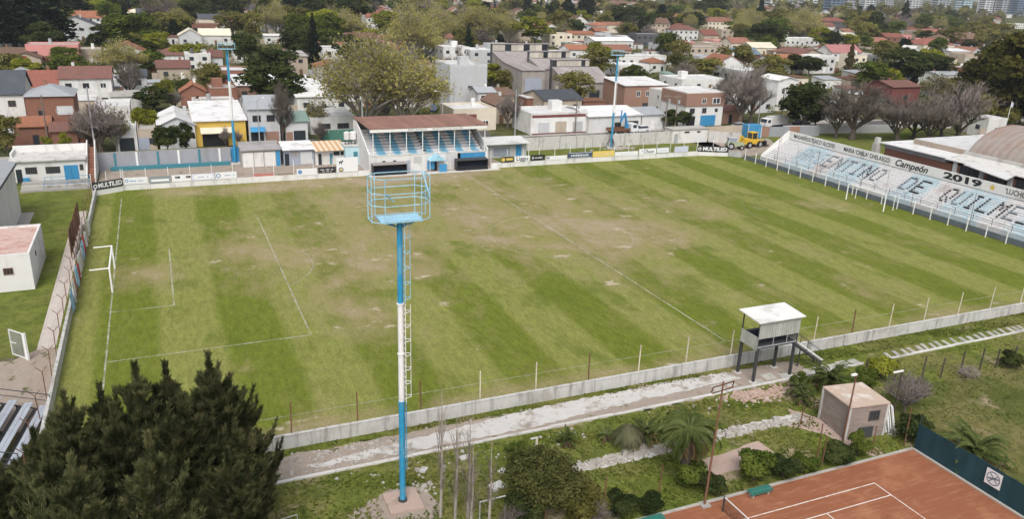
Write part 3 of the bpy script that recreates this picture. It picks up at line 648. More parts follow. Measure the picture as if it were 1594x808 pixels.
MB().box(-2.5, 2.5, 0, 4.2, 0, 2.6).build('wall', 'shedblue', t); MB().add([(-2.7, -.5, 2.62), (2.6, -.5, 2.62), (2.6, 4.4, 3.2), (-2.7, 4.4, 3.2), (-2.7, -.5, 2.72), (2.6, -.5, 2.72), (2.6, 4.4, 3.3), (-2.7, 4.4, 3.3)], [(3, 2, 1, 0), (4, 5, 6, 7), (0, 1, 5, 4), (1, 2, 6, 5), (2, 3, 7, 6), (3, 0, 4, 7)]).build('roof', 'whiteroof', t)
doorp(t, 'door', .7, 2.0, (-2.0, 0, 0), '-y', 'door_dark'); doorp(t, 'shutter', 1.9, 2.1, (1.2, 0, .1), '-y', 'pale'); doorp(t, 'poster', 1.2, .7, (-.6, 0, 1.5), '-y', 'concrete')
t = thing('canteen', 'white canteen under a cream and orange striped roof', 'shed', (31.8, 81.8, 0))
MB().box(-2.4, 2.6, 0, 4.6, 0, 2.5).build('wall', 'white', t)
surf('stripe_cream', (.66, .55, .42), .1, 2, .8, 0); surf('stripe_orange', (.52, .33, .18), .1, 2, .8, 0)
for k in range(12):
    a = -2.6+k*.45; MB().hexa([(a, -.9, 2.5), (a+.44, -.9, 2.5), (a+.44, 4.8, 3.1), (a, 4.8, 3.1), (a, -.9, 2.56), (a+.44, -.9, 2.56), (a+.44, 4.8, 3.16), (a, 4.8, 3.16)]).build('roof_sheet', 'stripe_cream' if k % 2 == 0 else 'stripe_orange', t)
doorp(t, 'door', .55, 1.9, (-1.7, 0, 0), '-y', 'door_dark'); doorp(t, 'door', .5, 1.9, (.2, 0, 0), '-y', 'teal_paint'); doorp(t, 'serving_hatch', 1.0, .65, (1.1, 0, 1.5), '-y', 'door_dark'); doorp(t, 'serving_hatch', .6, .65, (2.1, 0, 1.5), '-y', 'door_dark')
surf('paleblue', (.42, .60, .66), .1, 2, .8, 0, (.3, .42, .45), .4)
t = thing('ticket_kiosk', 'pale blue kiosk with dark doorway left of the grandstand', 'kiosk', (35.2, 80.2, 0))
MB().box(-1.1, 1.2, 0, 3.5, 0, 3.2).build('wall', 'paleblue', t); MB().box(-1.2, 1.3, -.1, 3.6, 3.203, 3.35).build('roof', 'concrete_pale', t); doorp(t, 'door', .7, 2.1, (.6, 0, .2), '-y', 'teal_paint')
for i, (dx, s) in enumerate(((-.55, .5), (.5, .56))):
    t = thing('water_tank', f'white water tank on stilts above pale blue kiosk, {("left", "right")[i]} one', 'water tank', (35.2+dx, 81.3, 3.35), 0, 'water tanks on the kiosk')
    MB().tube((0, 0, .9), (0, 0, 2.05), s, n=14).tube((0, 0, 2.05), (0, 0, 2.2), s, s*.6, n=14).build('tank', 'white', t)
    for a in (.8, 2.4, 3.9, 5.5): MB().bar((math.cos(a)*s*.8, math.sin(a)*s*.8, 0), (math.cos(a)*s*.8, math.sin(a)*s*.8, .9), .07).build('leg', 'metal_dark', t)

# grandstand
g = NM('stand_paint'); o = g.xyz(g.obj())
chk = g.math('ADD', g.math('SINE', g.math('MULTIPLY', g.math('ADD', o[0], g.math('MULTIPLY', g.noise(.8, 3), .5)), 2*math.pi/2.73)), g.math('MULTIPLY', g.math('SUBTRACT', g.noise(2.2, 6, .85), .5), 4.6))
c = g.mix(g.step(chk, -.35, .5), (.70, .70, .71), (.20, .45, .60)); c = g.mix(g.math('MULTIPLY', g.step(g.noise(1.1, 6, .8), .54, .68), .6), c, (.25, .25, .26))
M['stand_paint'] = g.fin(c, .85)
corr('roof_rust', (.27, .145, .11), 'x', .3, .8, (.17, .10, .085), .6)
t = thing('grandstand', 'roofed grandstand with blue and white painted tiers and rusty roof', 'grandstand', (46.7, 73.0, 0))
MB().box(-10.1, 10.1, 0, .2, 0, 2.75).build('front_wall', 'plaster', t)
MB().box(-10.15, 10.15, -.04, .26, 2.753, 2.95).build('front_ledge', 'concrete_pale', t)
for k in range(10): MB().box(-9.85, 9.85, .9+k*.82, .9+(k+1)*.82-.004, 1.0, 2.45+k*.36).build('tier', 'stand_paint', t)
MB().box(-9.85, 9.85, .21, .89, .8, 2.2).build('walkway', 'concrete', t)
for k in range(10): MB().box(-.45, .05, .88+k*.82, .9+k*.82+.4, 2.46+k*.36-.36, 2.46+k*.36-.1).build('aisle_step', 'metal_dark', t)
MB().box(-10.1, 10.1, 9.15, 9.4, 0, 7.0).build('back_wall', 'slatewall', t)
for sx, nm in ((-10.35, 'side_wall'), (10.12, 'side_wall')): MB().extr([(0, 0), (10.8, 0), (10.8, 7.1), (9.1, 7.1), (6.6, 6.3), (0, 3.2)], 'x', sx, sx+.23).build(nm, 'plaster', t)
n = 20; s = 20.6/n
for k in range(n):
    a = -10.3+k*s
    MB().hexa([(a, -.35, 7.3), (a+s-.012, -.35, 7.3), (a+s-.012, 11.1, 7.45), (a, 11.1, 7.45), (a, -.35, 7.37), (a+s-.012, -.35, 7.37), (a+s-.012, 11.1, 7.52), (a, 11.1, 7.52)]).build('roof_sheet', 'roof_rust', t)
MB().box(-10.2, 9.9, -.3, -.2, 6.78, 7.28).build('fascia', 'frame_white', t)
letters('ESTADIO', .34, 'inkfade', t, (-2.3, -.31, 7.03), '-y', 3.2); letters('ARGENTINO DE QUILMES', .34, 'inkfade', t, (2.9, -.31, 7.03), '-y', 5.4)
for xx in (-9.6, -6.8, -4.05, -1.3, 1.5, 4.25, 6.95, 9.7): MB().box(xx-.06, xx+.06, .02, .14, 2.95, 6.78).build('column', 'frame_white', t)
for xx in (-9.6, -4.05, 1.5, 6.95): MB().bar((xx, .1, 6.9), (xx, 9.1, 7.1), .1).build('roof_beam', 'metal_dark', t)
for xx in (-7.9, -6.1): window(t, .55, .35, (xx, 0, 1.9), '-y', 0)
doorp(t, 'door', .7, 1.9, (-3.8, 0, .05), '-y', 'shedblue'); doorp(t, 'window_panel', 1.4, 1.1, (-2.2, 0, 1.4), '-y', 'pale'); doorp(t, 'grille', 2.6, 1.3, (4.0, 0, 1.4), '-y', 'pale')
doorp(t, 'blue_hoarding', 5.0, 1.25, (7.3, 0, 1.45), '-y', 'blue_paint')
t = thing('players_tunnel', 'pale blue peaked canopy with blue doors in front of grandstand', 'canopy', (47.6, 72.4, 0))
MB().add([(-1.5, -.9, 1.9), (1.5, -.9, 1.9), (1.5, .5, 1.9), (-1.5, .5, 1.9), (0, -.9, 2.75), (0, .5, 2.95)], [(0, 1, 4), (1, 2, 5, 4), (3, 0, 4, 5), (2, 3, 5), (3, 2, 1, 0)]).build('canopy', 'cage_blue', t)
MB().box(-1.6, -.4, -.1, .1, .4, 1.6).build('panel', 'blue_paint', t); MB().box(.15, 1.45, -1.1, -.95, 0, 1.35).build('gate_panel', 'blue_paint', t); MB().box(-.35, .12, .1, .4, 0, 1.7).build('doorway', 'black', t)
for sx in (-1.4, 1.4): MB().bar((sx, -.85, 0), (sx, -.85, 1.9), .07).build('post', 'frame_white', t)
surf('dugout_clear', (.26, .24, .23), .2, 2, .4, 0)
for lab, x in (('black team dugout at the left front of the grandstand', 39.4), ('black team dugout at the right front of the grandstand', 53.6)):
    t = thing('team_dugout', lab, 'dugout', (x, 71.7, 0), 0, 'team dugouts')
    MB().box(-2.75, 2.75, .75, .82, .1, 1.85).build('back_panel', 'black', t); MB().hexa([(-2.8, -.5, 1.75), (2.8, -.5, 1.75), (2.8, .85, 1.9), (-2.8, .85, 1.9), (-2.8, -.5, 1.8), (2.8, -.5, 1.8), (2.8, .85, 1.95), (-2.8, .85, 1.95)]).build('roof', 'dugout_clear' if x < 45 else 'metal_dark', t)
    for sx in (-2.8, 2.74): MB().extr([(-.35, 0), (.85, 0), (.85, 1.88), (-.45, 1.74)], 'x', sx, sx+.06).build('side_panel', 'metal_dark', t)
    for k in range(9): MB().box(-2.6+k*.58, -2.12+k*.58, .2, .7, .35, .45).box(-2.6+k*.58, -2.12+k*.58, .62, .7, .455, .95).build('seat', 'navy', t)
    MB().box(-2.75, 2.75, -.42, -.36, .1, .75).build('front_panel', 'black', t)
structure('apron', MB().box(36.0, 58.4, 70.55, 72.0, 0, .06), 'concrete_pale')
t = thing('side_shed', 'low white-roofed shed with blue door right of grandstand', 'shed', (63.0, 79.6, 0))
MB().box(-4.3, 4.3, 0, 3.4, 0, 2.6).build('wall', 'pale', t); MB().hexa([(-4.6, -1.2, 2.62), (4.5, -1.2, 2.62), (4.5, 3.6, 3.1), (-4.6, 3.6, 3.1), (-4.6, -1.2, 2.74), (4.5, -1.2, 2.74), (4.5, 3.6, 3.22), (-4.6, 3.6, 3.22)]).build('roof', 'whiteroof', t)
doorp(t, 'door', 1.1, 2.2, (2.7, 0, 0), '-y', 'blue_paint'); doorp(t, 'opening', 3.2, 1.6, (-.6, 0, .3), '-y', 'shedblue'); MB().bar((4.3, -1.0, 0), (4.3, -1.0, 2.6), .09).bar((-4.4, -1.0, 0), (-4.4, -1.0, 2.6), .09).build('post', 'frame_white', t)
# rear precast wall
t = thing('precast_wall', 'tall pale precast panel wall between far touchline and street', 'wall', (0, 84.2, 0))
xs = [67.6]+[69.2+3.62*k for k in range(10)]
for a, b in zip(xs[:-1], xs[1:]): MB().box(a+.07, b-.07, 0, .1, 0, 2.5+rng.uniform(-.03, .06)).build('wall_panel', 'concrete_pale', t)
for a in xs: MB().box(a-.07, a+.07, -.05, .16, 0, 2.75).build('wall_post', 'concrete', t)
t = thing('pump_hut', 'white flat-roofed hut with slit windows at right far corner', 'hut', (106.2, 83.6, 0))
MB().box(-4.3, 4.4, 0, 3, 0, 2.8).build('wall', 'white', t); MB().box(-4.45, 4.55, -.2, 3.2, 2.803, 2.95).build('roof', 'concrete', t)
doorp(t, 'door', .8, 2.0, (-3.5, 0, 0), '-y', 'metal_grey'); doorp(t, 'slit_window', 1.2, .3, (-.9, 0, 2.1), '-y', 'black'); doorp(t, 'slit_window', .8, .3, (2.0, 0, 2.1), '-y', 'black')
t = thing('diagonal_wall', 'pale angled wall running from the hut to the machine yard', 'wall', (110.8, 83.5, 0), -.55)
for k in range(3): MB().box(k*2.2, k*2.2+2.15, 0, .12, 0, 2.3).build('wall_panel', 'concrete_pale', t)
t = thing('brown_yard_wall', 'brown brick wall behind the yellow loader', 'wall', (112.5, 86.6, 0))
for k in range(5): MB().box(k*2.3, k*2.3+2.27, 0, .15, 0, 2.6).build('wall_panel', 'tan', t)
t = thing('grey_yard_wall', 'grey wall running behind the far end of the terrace', 'wall', (125.6, 85.6, 0), -.12)
for k in range(6): MB().box(k*2.6, k*2.6+2.57, 0, .15, 0, 2.2).build('wall_panel', 'greywall' if k % 3 else 'brickorange', t)
t = thing('lawn_wall', 'whitewashed wall at the back of the lawn with bare trees', 'wall', (134, 87.5, 0), -.16)
for k in range(10): MB().box(k*3.0, k*3.0+2.97, 0, .15, 0, 1.9).build('wall_panel', 'pale', t)

# ---------------------------------------------------------------- painted terrace, right end
g = NM('terrace_paint'); X, Y, Z = g.xyz()
base = g.mix(g.noise(1.4, 6, .8), (.52, .51, .51), (.68, .68, .69))
base = g.mix(g.math('MULTIPLY', g.step(g.noise(.35, 6, .75, g.scale(g.pos(), (1, 1, .4))), .5, .66), .55), base, (.36, .29, .28))
def span(a, b, w_=1.2):
    yy = g.math('ADD', Y, g.math('MULTIPLY', g.math('SUBTRACT', g.noise(.5, 4, .7), .5), 3.2))
    return g.math('MULTIPLY', g.step(yy, a, a+w_), g.math('SUBTRACT', 1, g.step(yy, b-w_, b)))
mk = None
for a, b in ((50.6, 58.0), (40.2, 48.2), (28.8, 34.8), (18.2, 25.6), (7.5, 15.2)):
    q = span(a, b); mk = q if mk is None else g.math('MAXIMUM', mk, q)
mk = g.math('MULTIPLY', mk, g.step(g.noise(1.3, 6, .85), .32, .62))
base = g.mix(g.math('MULTIPLY', mk, .85), base, g.mix(g.noise(1.2, 4), (.28, .45, .53), (.45, .59, .65)))
M['terrace_paint'] = g.fin(base, .85, g.noise(8, 4), .2)
surf('terrace_wall', (.12, .145, .165), .2, 1.2, .8, 0, (.22, .24, .26), .4, .6)
T0, T1 = -2.0, 63.2          # along Y
ter = thing('painted_terrace', 'long stepped terrace painted sky blue and white with club lettering', 'terrace', (107.2, 30, 0))
def ty(y): return y-30
MB().box(0, .18, ty(T0), ty(67.6), 0, .75).build('front_wall', 'terrace_wall', ter)
MB().box(.5, .9, ty(T0), ty(T1), 0, 1.35).build('lower_riser', 'terrace_paint', ter)
NS, RISE, TR = 13, .235, .42
def sx(k): return .9+k*TR
def sz(k): return 1.15+k*RISE
for k in range(NS): MB().box(sx(k), sx(k)+TR-.003, ty(T0), ty(T1), .2, sz(k+1)).build('step', 'terrace_paint', ter)
xb = sx(NS); zt = sz(NS)
MB().box(xb, xb+.25, ty(T0), ty(T1), 0, zt+1.55).build('parapet', 'plaster', ter)
MB().extr([(.5, 0), (xb+.25, 0), (xb+.25, zt+1.55), (xb-.1, zt+1.55), (.5, 1.5)], 'y', ty(T1)+.003, ty(T1)+.25).build('end_wall', 'plaster', ter)
MB().bar((xb-.02, ty(T0), zt+.1), (xb-.02, ty(T1)-.3, zt+.1), .05).build('band_line', 'ink', ter)
# painted words on the steps: a 7-row stroke font laid over the risers and treads
FONT = {'A': '01110 10001 10001 11111 10001 10001 10001', 'R': '11110 10001 10001 11110 10100 10010 10001', 'G': '01111 10000 10000 10011 10001 10001 01110', 'E': '11111 10000 10000 11110 10000 10000 11111',
        'N': '10001 11001 10101 10101 10011 10001 10001', 'T': '11111 00100 00100 00100 00100 00100 00100', 'I': '01110 00100 00100 00100 00100 00100 01110', 'O': '01110 10001 10001 10001 10001 10001 01110',
        'D': '11110 10001 10001 10001 10001 10001 11110', 'Q': '01110 10001 10001 10001 10101 10010 01101', 'U': '10001 10001 10001 10001 10001 10001 01110', 'L': '10000 10000 10000 10000 10000 10000 11111',
        'M': '10001 11011 10101 10101 10001 10001 10001', 'S': '01111 10000 10000 01110 00001 00001 11110'}
def painted_word(word, ystart, yend, mats, top=10):
    n = len(word); pitch_ = (ystart-yend)/n; cw = pitch_*.78/5
    for li, ch in enumerate(word):
        mb = MB(); rows = FONT[ch].split()
        for r_, row in enumerate(rows):
            k = top-r_
            for c_, bit in enumerate(row):
                if bit == '0': continue
                ya = ystart-li*pitch_-c_*cw; yb = ya-cw*1.04
                z1 = sz(k+1)+.004; x0 = sx(k)
                mb.quad((x0-.004, ty(ya), z1), (x0-.004, ty(yb), z1), (x0+TR*.8, ty(yb), z1), (x0+TR*.8, ty(ya), z1))
                mb.quad((x0-.004, ty(ya), sz(k)+.03), (x0-.004, ty(yb), sz(k)+.03), (x0-.004, ty(yb), z1), (x0-.004, ty(ya), z1))
        mb.build('painted_letter', mats[li % len(mats)], ter)
surf('inkfaint', (.30, .36, .40), .35, 2, .8, 0, (.5, .52, .54), .6, 1.2)
surf('inkmid', (.12, .145, .17), .45, 2, .8, 0, (.4, .46, .5), .5, 1.5)
painted_word('ARGE', 56.6, 48.7, ['inkfaint', 'inkfaint', 'inkfaint', 'inkmid'], 10); painted_word('NTINO', 48.6, 38.0, ['inkmid', 'inkmid', 'inkmid', 'ink', 'inkmid'], 10)
painted_word('DE', 34.2, 29.7, ['inkmid', 'ink'], 10); painted_word('QUILMES', 26.9, 12.6, ['ink', 'inkmid', 'ink', 'ink'], 10)
zb = zt+.85; xf = xb-.008
def bandtext(s, y, h, wd, mat='ink', **kw): return letters(s, h, mat, ter, (xf, ty(y), zb), '-x', wd, **kw)
bandtext("MAGARIÑOS 'FLACO' ALCIDES", 56.8, .98, 10.2, bold=.022); bandtext("MARIA 'CHELA' CHELASCO", 44.7, .98, 9.8, bold=.022)
bandtext('Campeón', 35.6, 1.45, 6.2, shear=.3, bold=.04); bandtext('2019', 26.4, 1.3, 6.4, bold=.06); bandtext("'LUCHO' LU", 17.2, 1.05, 4.6, bold=.022)
mb = MB(); pts = []
for i in range(10):
    a = math.pi/2+i*math.pi/5; q = .55 if i % 2 == 0 else .24; pts.append((xf, ty(21.5)-math.cos(a)*q, zb+math.sin(a)*q))
mb.add(pts+[(xf, ty(21.5), zb)], [(i, (i+1) % 10, 10) for i in range(10)]); mb.build('star', 'gold', ter)
# railing posts in front, tall fence poles on the terrace
tf = thing('terrace_fence', 'white post and rail fence in front of the painted terrace', 'fence', (106.35, 0, 0))
fm = MB().box(-.06, .06, -.05, .05, 0, 2.2).mesh('fence_post'); y = 66.0; ys = []
while y > -3: ys.append(y); link('fence_post', fm, 'frame_white', tf, (.0, y, 0)); y -= 2.95
MB().bar((0, ys[-1], 2.15), (0, ys[0], 2.15), .05).bar((0, ys[-1], 1.5), (0, ys[0], 1.5), .03).build('rail', 'metal_grey', tf)
for z in (3.2, 4.4): MB().tube((.55, -3, z), (.55, 64, z), .012, n=4).build('wire', 'metal_grey', tf)
for k in range(14): MB().tube((.55, 63-k*4.9, .7), (.55, 63-k*4.9, 5.4), .035, n=6).build('tall_pole', 'rust' if k % 2 else 'metal_grey', tf)
tr_ = thing('crush_barrier', 'dark rail barrier on the lowest terrace step', 'barrier', (108.0, 0, 1.35))
for k in range(22):
    y = 60-k*2.9; MB().bar((0, y, 0), (0, y, .9), .05).bar((-.02, y, .9), (-.25, y+.3, 1.15), .04).bar((-.02, y, .9), (.2, y-.3, 1.15), .04).build('barrier_post', 'metal_dark', tr_)
MB().bar((0, -1, .55), (0, 60, .55), .04).build('rail', 'metal_dark', tr_)
# rusty sheet roof behind terrace top
corr('rusty_white', (.50, .47, .46), 'y', .4, .8, (.28, .15, .12), .7)
t = thing('lean_to', 'low rusty metal lean-to behind the far end of the terrace', 'shed', (114.6, 55.5, 0))
MB().box(0, 4.0, -5.5, 5.5, 0, 3.6).build('wall', 'tan', t)
for k in range(6): MB().hexa([(-.3, -5.6+k*1.87, 4.7), (-.3, -3.75+k*1.87, 4.7), (4.3, -3.75+k*1.87, 3.75), (4.3, -5.6+k*1.87, 3.75), (-.3, -5.6+k*1.87, 4.76), (-.3, -3.75+k*1.87, 4.76), (4.3, -3.75+k*1.87, 3.81), (4.3, -5.6+k*1.87, 3.81)]).build('roof_sheet', 'rusty_white', t)
t = thing('outbuilding', 'low tan outbuilding with brown roof behind the middle of the terrace', 'shed', (115.5, 47.5, 0))
MB().box(0, 3.2, -3.5, 2.0, 0, 3.9).build('wall', 'tan', t); MB().box(-.15, 3.4, -3.6, 2.1, 3.903, 4.0).build('roof', 'brown', t)
t = thing('concrete_pillar', 'thick concrete pillar at the corner of the white-roofed hall', 'pillar', (117.0, 45.9, 0)); MB().box(-.5, .5, -.5, .5, 0, 6.6).build('shaft', 'concrete', t); MB().box(-.35, .35, -.35, .35, 6.603, 7.6).build('cap', 'concrete_pale', t)
# hall with white flat roof and rusty barrel vault
corr('vault', (.30, .26, .235), 'y', 1.2, .75, (.26, .14, .09), .75, 0, 0, .22)
hall = thing('sports_hall', 'long hall behind terrace with white flat roof and rusty barrel vault', 'hall', (118.0, 20, 0))
MB().box(0, 26, -30, 25, 0, 6.0).build('wall', 'brick', hall)
MB().box(-.15, 26, 13.2, 25.2, 6.003, 6.75).build('roof_band', 'greywall', hall); MB().box(-.9, 26.3, 13.0, 25.6, 6.753, 6.9).build('roof', 'whiteroof', hall)
MB().box(4.0, 4.2, 13.3, 23.0, 6.903, 7.7).build('parapet', 'tan', hall)
MB().box(4.2, 26, 12.85, 23.0, 7.5, 7.75).build('upper_roof', 'whiteroof', hall)
n = 20; r_ = 9.5; zv = 7.5
def vp(i, q): a = math.pi*(.12+.76*i/n); return 12.9-math.cos(a)*q, (math.sin(a)*q-r_*math.sin(.12*math.pi))*.66+zv
for k in range(14):
    ya, yb = -30+k*42.8/14+.02, -30+(k+1)*42.8/14-.02; mb = MB()
    for i in range(n):
        (xa, za), (xc, zc), (xa2, za2), (xc2, zc2) = vp(i, r_), vp(i+1, r_), vp(i, r_-.12), vp(i+1, r_-.12)
        mb.hexa([(xa2, ya, za2), (xa2, yb, za2), (xc2, yb, zc2), (xc2, ya, zc2), (xa, ya, za), (xa, yb, za), (xc, yb, zc), (xc, ya, zc)])
    mb.build('roof_sheet', 'vault', hall)
MB().add([(vp(i, 9.3)[0], 12.6, vp(i, 9.3)[1]) for i in range(n+1)], [tuple(range(n+1))]).build('gable_wall', 'slatewall', hall)
MB().box(3.2, 3.5, -30, 12.8, 6.0, 7.7).build('clerestory', 'concrete_pale', hall)
MB().hexa([(-.6, -30, 6.55), (3.2, -30, 7.1), (3.2, 12.95, 7.1), (-.6, 12.95, 6.55), (-.6, -30, 6.67), (3.2, -30, 7.22), (3.2, 12.95, 7.22), (-.6, 12.95, 6.67)]).build('canopy', 'concrete_pale', hall)
MB().hexa([(-2.6, 1.0, 6.1), (-.6, 1.0, 6.72), (-.6, 8.4, 6.72), (-2.2, 8.4, 6.72), (-2.6, 1.0, 6.22), (-.6, 1.0, 6.84), (-.6, 8.4, 6.84), (-2.2, 8.4, 6.84)]).build('slanted_canopy', 'whiteroof', hall)
for k in range(9):
    MB().box(-.35, -.0, 10.9-k*4.6, 11.5-k*4.6, 0, 6.5).build('column', 'pale', hall)
    window(hall, 3.4, 1.5, (-.0, 8.8-k*4.6, 5.3), '-x', 4, 'frame_dark')

# ---------------------------------------------------------------- floodlight masts
def mast(loc, label, H, cage, detail):
    t = thing('floodlight_mast', label, 'mast', loc, 0, 'blue and white floodlight masts')
    z1, z2 = H*.385, H*.727; r = .185 if detail else .2
    MB().tube((0, 0, .25), (0, 0, z1), r, r*.93, 14).build('lower_shaft', 'mast_blue', t)
    MB().tube((0, 0, z1), (0, 0, z2), r*.93, r*.85, 14).build('middle_shaft', 'mast_white', t)
    MB().tube((0, 0, z2), (0, 0, H), r*.85, r*.78, 14).build('upper_shaft', 'mast_blue', t)
    MB().tube((0, 0, .1), (0, 0, .28), r*1.5, n=14).build('base_flange', 'metal_dark', t)
    for zf, mf in ((z1, 'mast_blue'), (z2, 'mast_white'), (z1*.5, 'mast_blue'), ((z1+z2)/2, 'mast_white')): MB().tube((0, 0, zf-.05), (0, 0, zf+.05), r*1.1, n=14).build('joint_flange', mf, t)
    bs = 1.05 if detail else .9; MB().prism([(-bs, -bs*.95), (bs, -bs*1.05), (bs*1.02, bs), (-bs*.95, bs*1.02)], 0, .13 if detail else .2).build('concrete_base', 'pinkslab' if detail else 'concrete_pale', t)
    # ladder with hoops on the right-hand side of the shaft
    lx, step = .22, .36
    sec = ((2.4, z1, 'mast_blue'), (z1, z2, 'mast_white'), (z2, H-.1, 'cage_blue'))
    for a, b, mt in sec:
        lad = MB().bar((lx, -.22, a), (lx, -.22, b), .035).bar((lx, .2, a), (lx, .2, b), .035).build('ladder', mt, t)
        z = a+.15
        rm = MB().bar((lx, -.21, 0), (lx, .19, 0), .028).mesh('rung'); rm.materials.append(M[mt])
        while z < b: link('rung', rm, None, lad, (0, 0, z)); z += step if detail else .7
        if a > 3 and detail:
            hm = MB(); n = 8
            for i in range(n):
                p = [(lx+.02+.34*math.sin(math.pi*q/n), -.22+.42*(1-math.cos(math.pi*q/n))/2, 0) for q in (i, i+1)]
                hm.bar(p[0], p[1], .03)
            hm = hm.mesh('hoop'); hm.materials.append(M[mt]); z = a+.3
            while z < b: link('hoop', hm, None, t, (0, 0, z)); z += .9
            for dy in (.0,): MB().bar((lx+.36, -.01, a+.2), (lx+.36, -.01, b-.1), .03).build('cage_rail', mt, t)
    # platform cage
    hw, hd, hh = (1.6, .85, 2.4) if cage else (1.3, .7, .9)
    MB().box(-hw*.72, hw*.72, -hd*.7, hd*.7, H+.005, H+.07).build('platform', 'cage_blue', t)
    oc = [(-hw, -hd*.45), (-hw*.62, -hd), (hw*.62, -hd), (hw, -hd*.45), (hw, hd*.5), (hw*.7, hd), (-hw*.7, hd), (-hw, hd*.5)]
    lv = (.05, .95, 1.6, hh) if cage else (.05, hh)
    for z in lv:
        mb = MB()
        for i in range(8):
            if cage and z == lv[0] and i in (3,): continue
            a, b = oc[i], oc[(i+1) % 8]; mb.bar((a[0], a[1], H+z), (b[0], b[1], H+z), .038 if cage else .06)
        mb.build('guard_rail', 'cage_blue', t)
    for i in range(8): MB().bar((oc[i][0], oc[i][1], H), (oc[i][0], oc[i][1], H+hh), .04).build('stanchion', 'cage_blue', t)
    if cage:
        MB().bar((-hw*.62, -hd, H+1.65), (-hw*.25, -hd*.6, H+1.1), .07).bar((hw*.62, -hd, H+1.6), (hw*.95, -hd*.4, H+1.2), .07).bar((hw, -hd*.45, H+1.2), (hw*.9, hd*.5, H+2.45), .06).build('lamp_bracket', 'cage_blue', t)
        for i in (0, 3, 4, 7): MB().bar((0, 0, H-.5), (oc[i][0]*.75, oc[i][1], H+.04), .06).build('brace', 'mast_blue', t)
    else:
        for k in range(4): MB().box(-1.1+k*.62, -.7+k*.62, -hd-.1, -hd+.12, H+.25, H+.6).build('floodlight', 'metal_dark', t)
    return t
mast((17.4, -12.8, .004), 'tall blue and white mast with empty cage platform in the foreground', 18.15, True, True)
mast((16.9, 86.3, .004), 'blue and white mast beside the grey pilaster wall, far left', 18.6, False, False)
mast((87.0, 82.7, .004), 'blue and white mast standing behind the far touchline boards', 17.8, False, False)
t = thing('mast_support', 'dark tripod supports round the foot of the far leaning mast', 'support', (87.0, 82.7, 0))
for k in range(3): a = k*2.1+.4; MB().bar((math.cos(a)*1.2, math.sin(a)*1.0, 0), (math.cos(a)*.3, math.sin(a)*.3, 1.9), .14).build('strut', 'metal_dark', t)
rubble('mast_debris', 'pile of stones and dark debris at the foot of the far mast', [(lambda r: (r.gauss(88, 1.6), r.gauss(81.8, .6)), 1)], 90, .12, .4, 'stone', 31)

# ---------------------------------------------------------------- commentary cabin on stilts
corr('corr_grey', (.40, .41, .38), 'x', .22, .55, (.26, .24, .2), .35); corr('corr_grey_y', (.40, .41, .38), 'y', .22, .55, (.26, .24, .2), .35)
c = thing('commentary_cabin', 'corrugated metal commentary cabin on four black stilts beside the pitch', 'cabin', (50.4, -6.45, 0))
for x, y in ((-1.9, .95), (1.75, .75), (-1.85, -.95), (1.95, -.95)): MB().box(x-.1, x+.1, y-.1, y+.1, 0, 3.05).build('stilt', 'metal_dark', c); MB().box(x-.25, x+.25, y-.25, y+.25, 0, .1).build('footing', 'concrete_pale', c)
MB().box(-2.0, 2.15, -1.05, 1.05, 3.053, 3.15).build('floor', 'metal_dark', c)
n = 13
for k in range(n):
    a = -2.0+k*4.15/n; MB().box(a+.006, a+4.15/n-.006, -1.08, -1.04, 3.95, 5.4).build('wall_sheet', 'corr_grey', c)
for k in range(7):
    a = -1.05+k*2.1/7; MB().box(-2.04, -2.0, a+.006, a+2.1/7-.006, 2.95, 4.1).build('wall_sheet', 'corr_grey_y', c); MB().box(2.12, 2.16, a+.006, a+2.1/7-.006, 3.2, 5.35).build('wall_sheet', 'corr_grey_y', c)
MB().hexa([(-2.3, -1.3, 5.42), (2.4, -1.3, 5.42), (2.4, 1.35, 5.62), (-2.3, 1.35, 5.62), (-2.3, -1.3, 5.5), (2.4, -1.3, 5.5), (2.4, 1.35, 5.7), (-2.3, 1.35, 5.7)]).build('roof', 'white', c)
for x, y in ((-1.98, 1.0), (2.1, 1.0), (-1.98, -1.0), (2.1, -1.0)): MB().box(x-.04, x+.04, y-.04, y+.04, 3.15, 5.44).build('corner_post', 'metal_dark', c)
MB().box(-1.9, 2.0, .6, 1.0, 3.153, 3.9).build('counter', 'navy', c); MB().box(-1.95, 2.1, -1.04, -.98, 3.153, 3.22).bar((-.4, -1.0, 3.2), (-.4, -1.0, 3.95), .05).bar((1.0, -1.0, 3.2), (1.0, -1.0, 3.95), .05).build('rail', 'metal_grey', c)
for k in range(4): MB().box(-1.5+k*.9, -1.1+k*.9, .0, .4, 3.153, 3.6).build('seat', 'navy', c)
st = thing('cabin_stairs', 'steep black stair with pale treads leading up to the commentary cabin', 'stairs', (52.55, -6.6, 0))
for sy in (-.42, .42): MB().bar((0, sy, 2.85), (3.6, sy, .35), .08, .16).build('stringer', 'metal_dark', st); MB().bar((0, sy, 4.0), (3.4, sy, 1.5), .04).bar((0, sy, 3.05), (0, sy, 4.0), .04).bar((1.7, sy, 1.85), (1.7, sy, 2.75), .04).build('handrail', 'metal_dark', st)
for k in range(11): MB().box(.1+k*.33, .36+k*.33, -.5, .5, 3.02-k*.23-.07, 3.02-k*.23).build('tread', 'concrete_pale', st)
MB().bar((3.5, .4, 0), (3.5, .4, .7), .09).bar((3.5, -.4, 0), (3.5, -.4, .7), .09).bar((1.8, .42, 0), (1.8, .42, 1.8), .07).build('support', 'metal_dark', st)

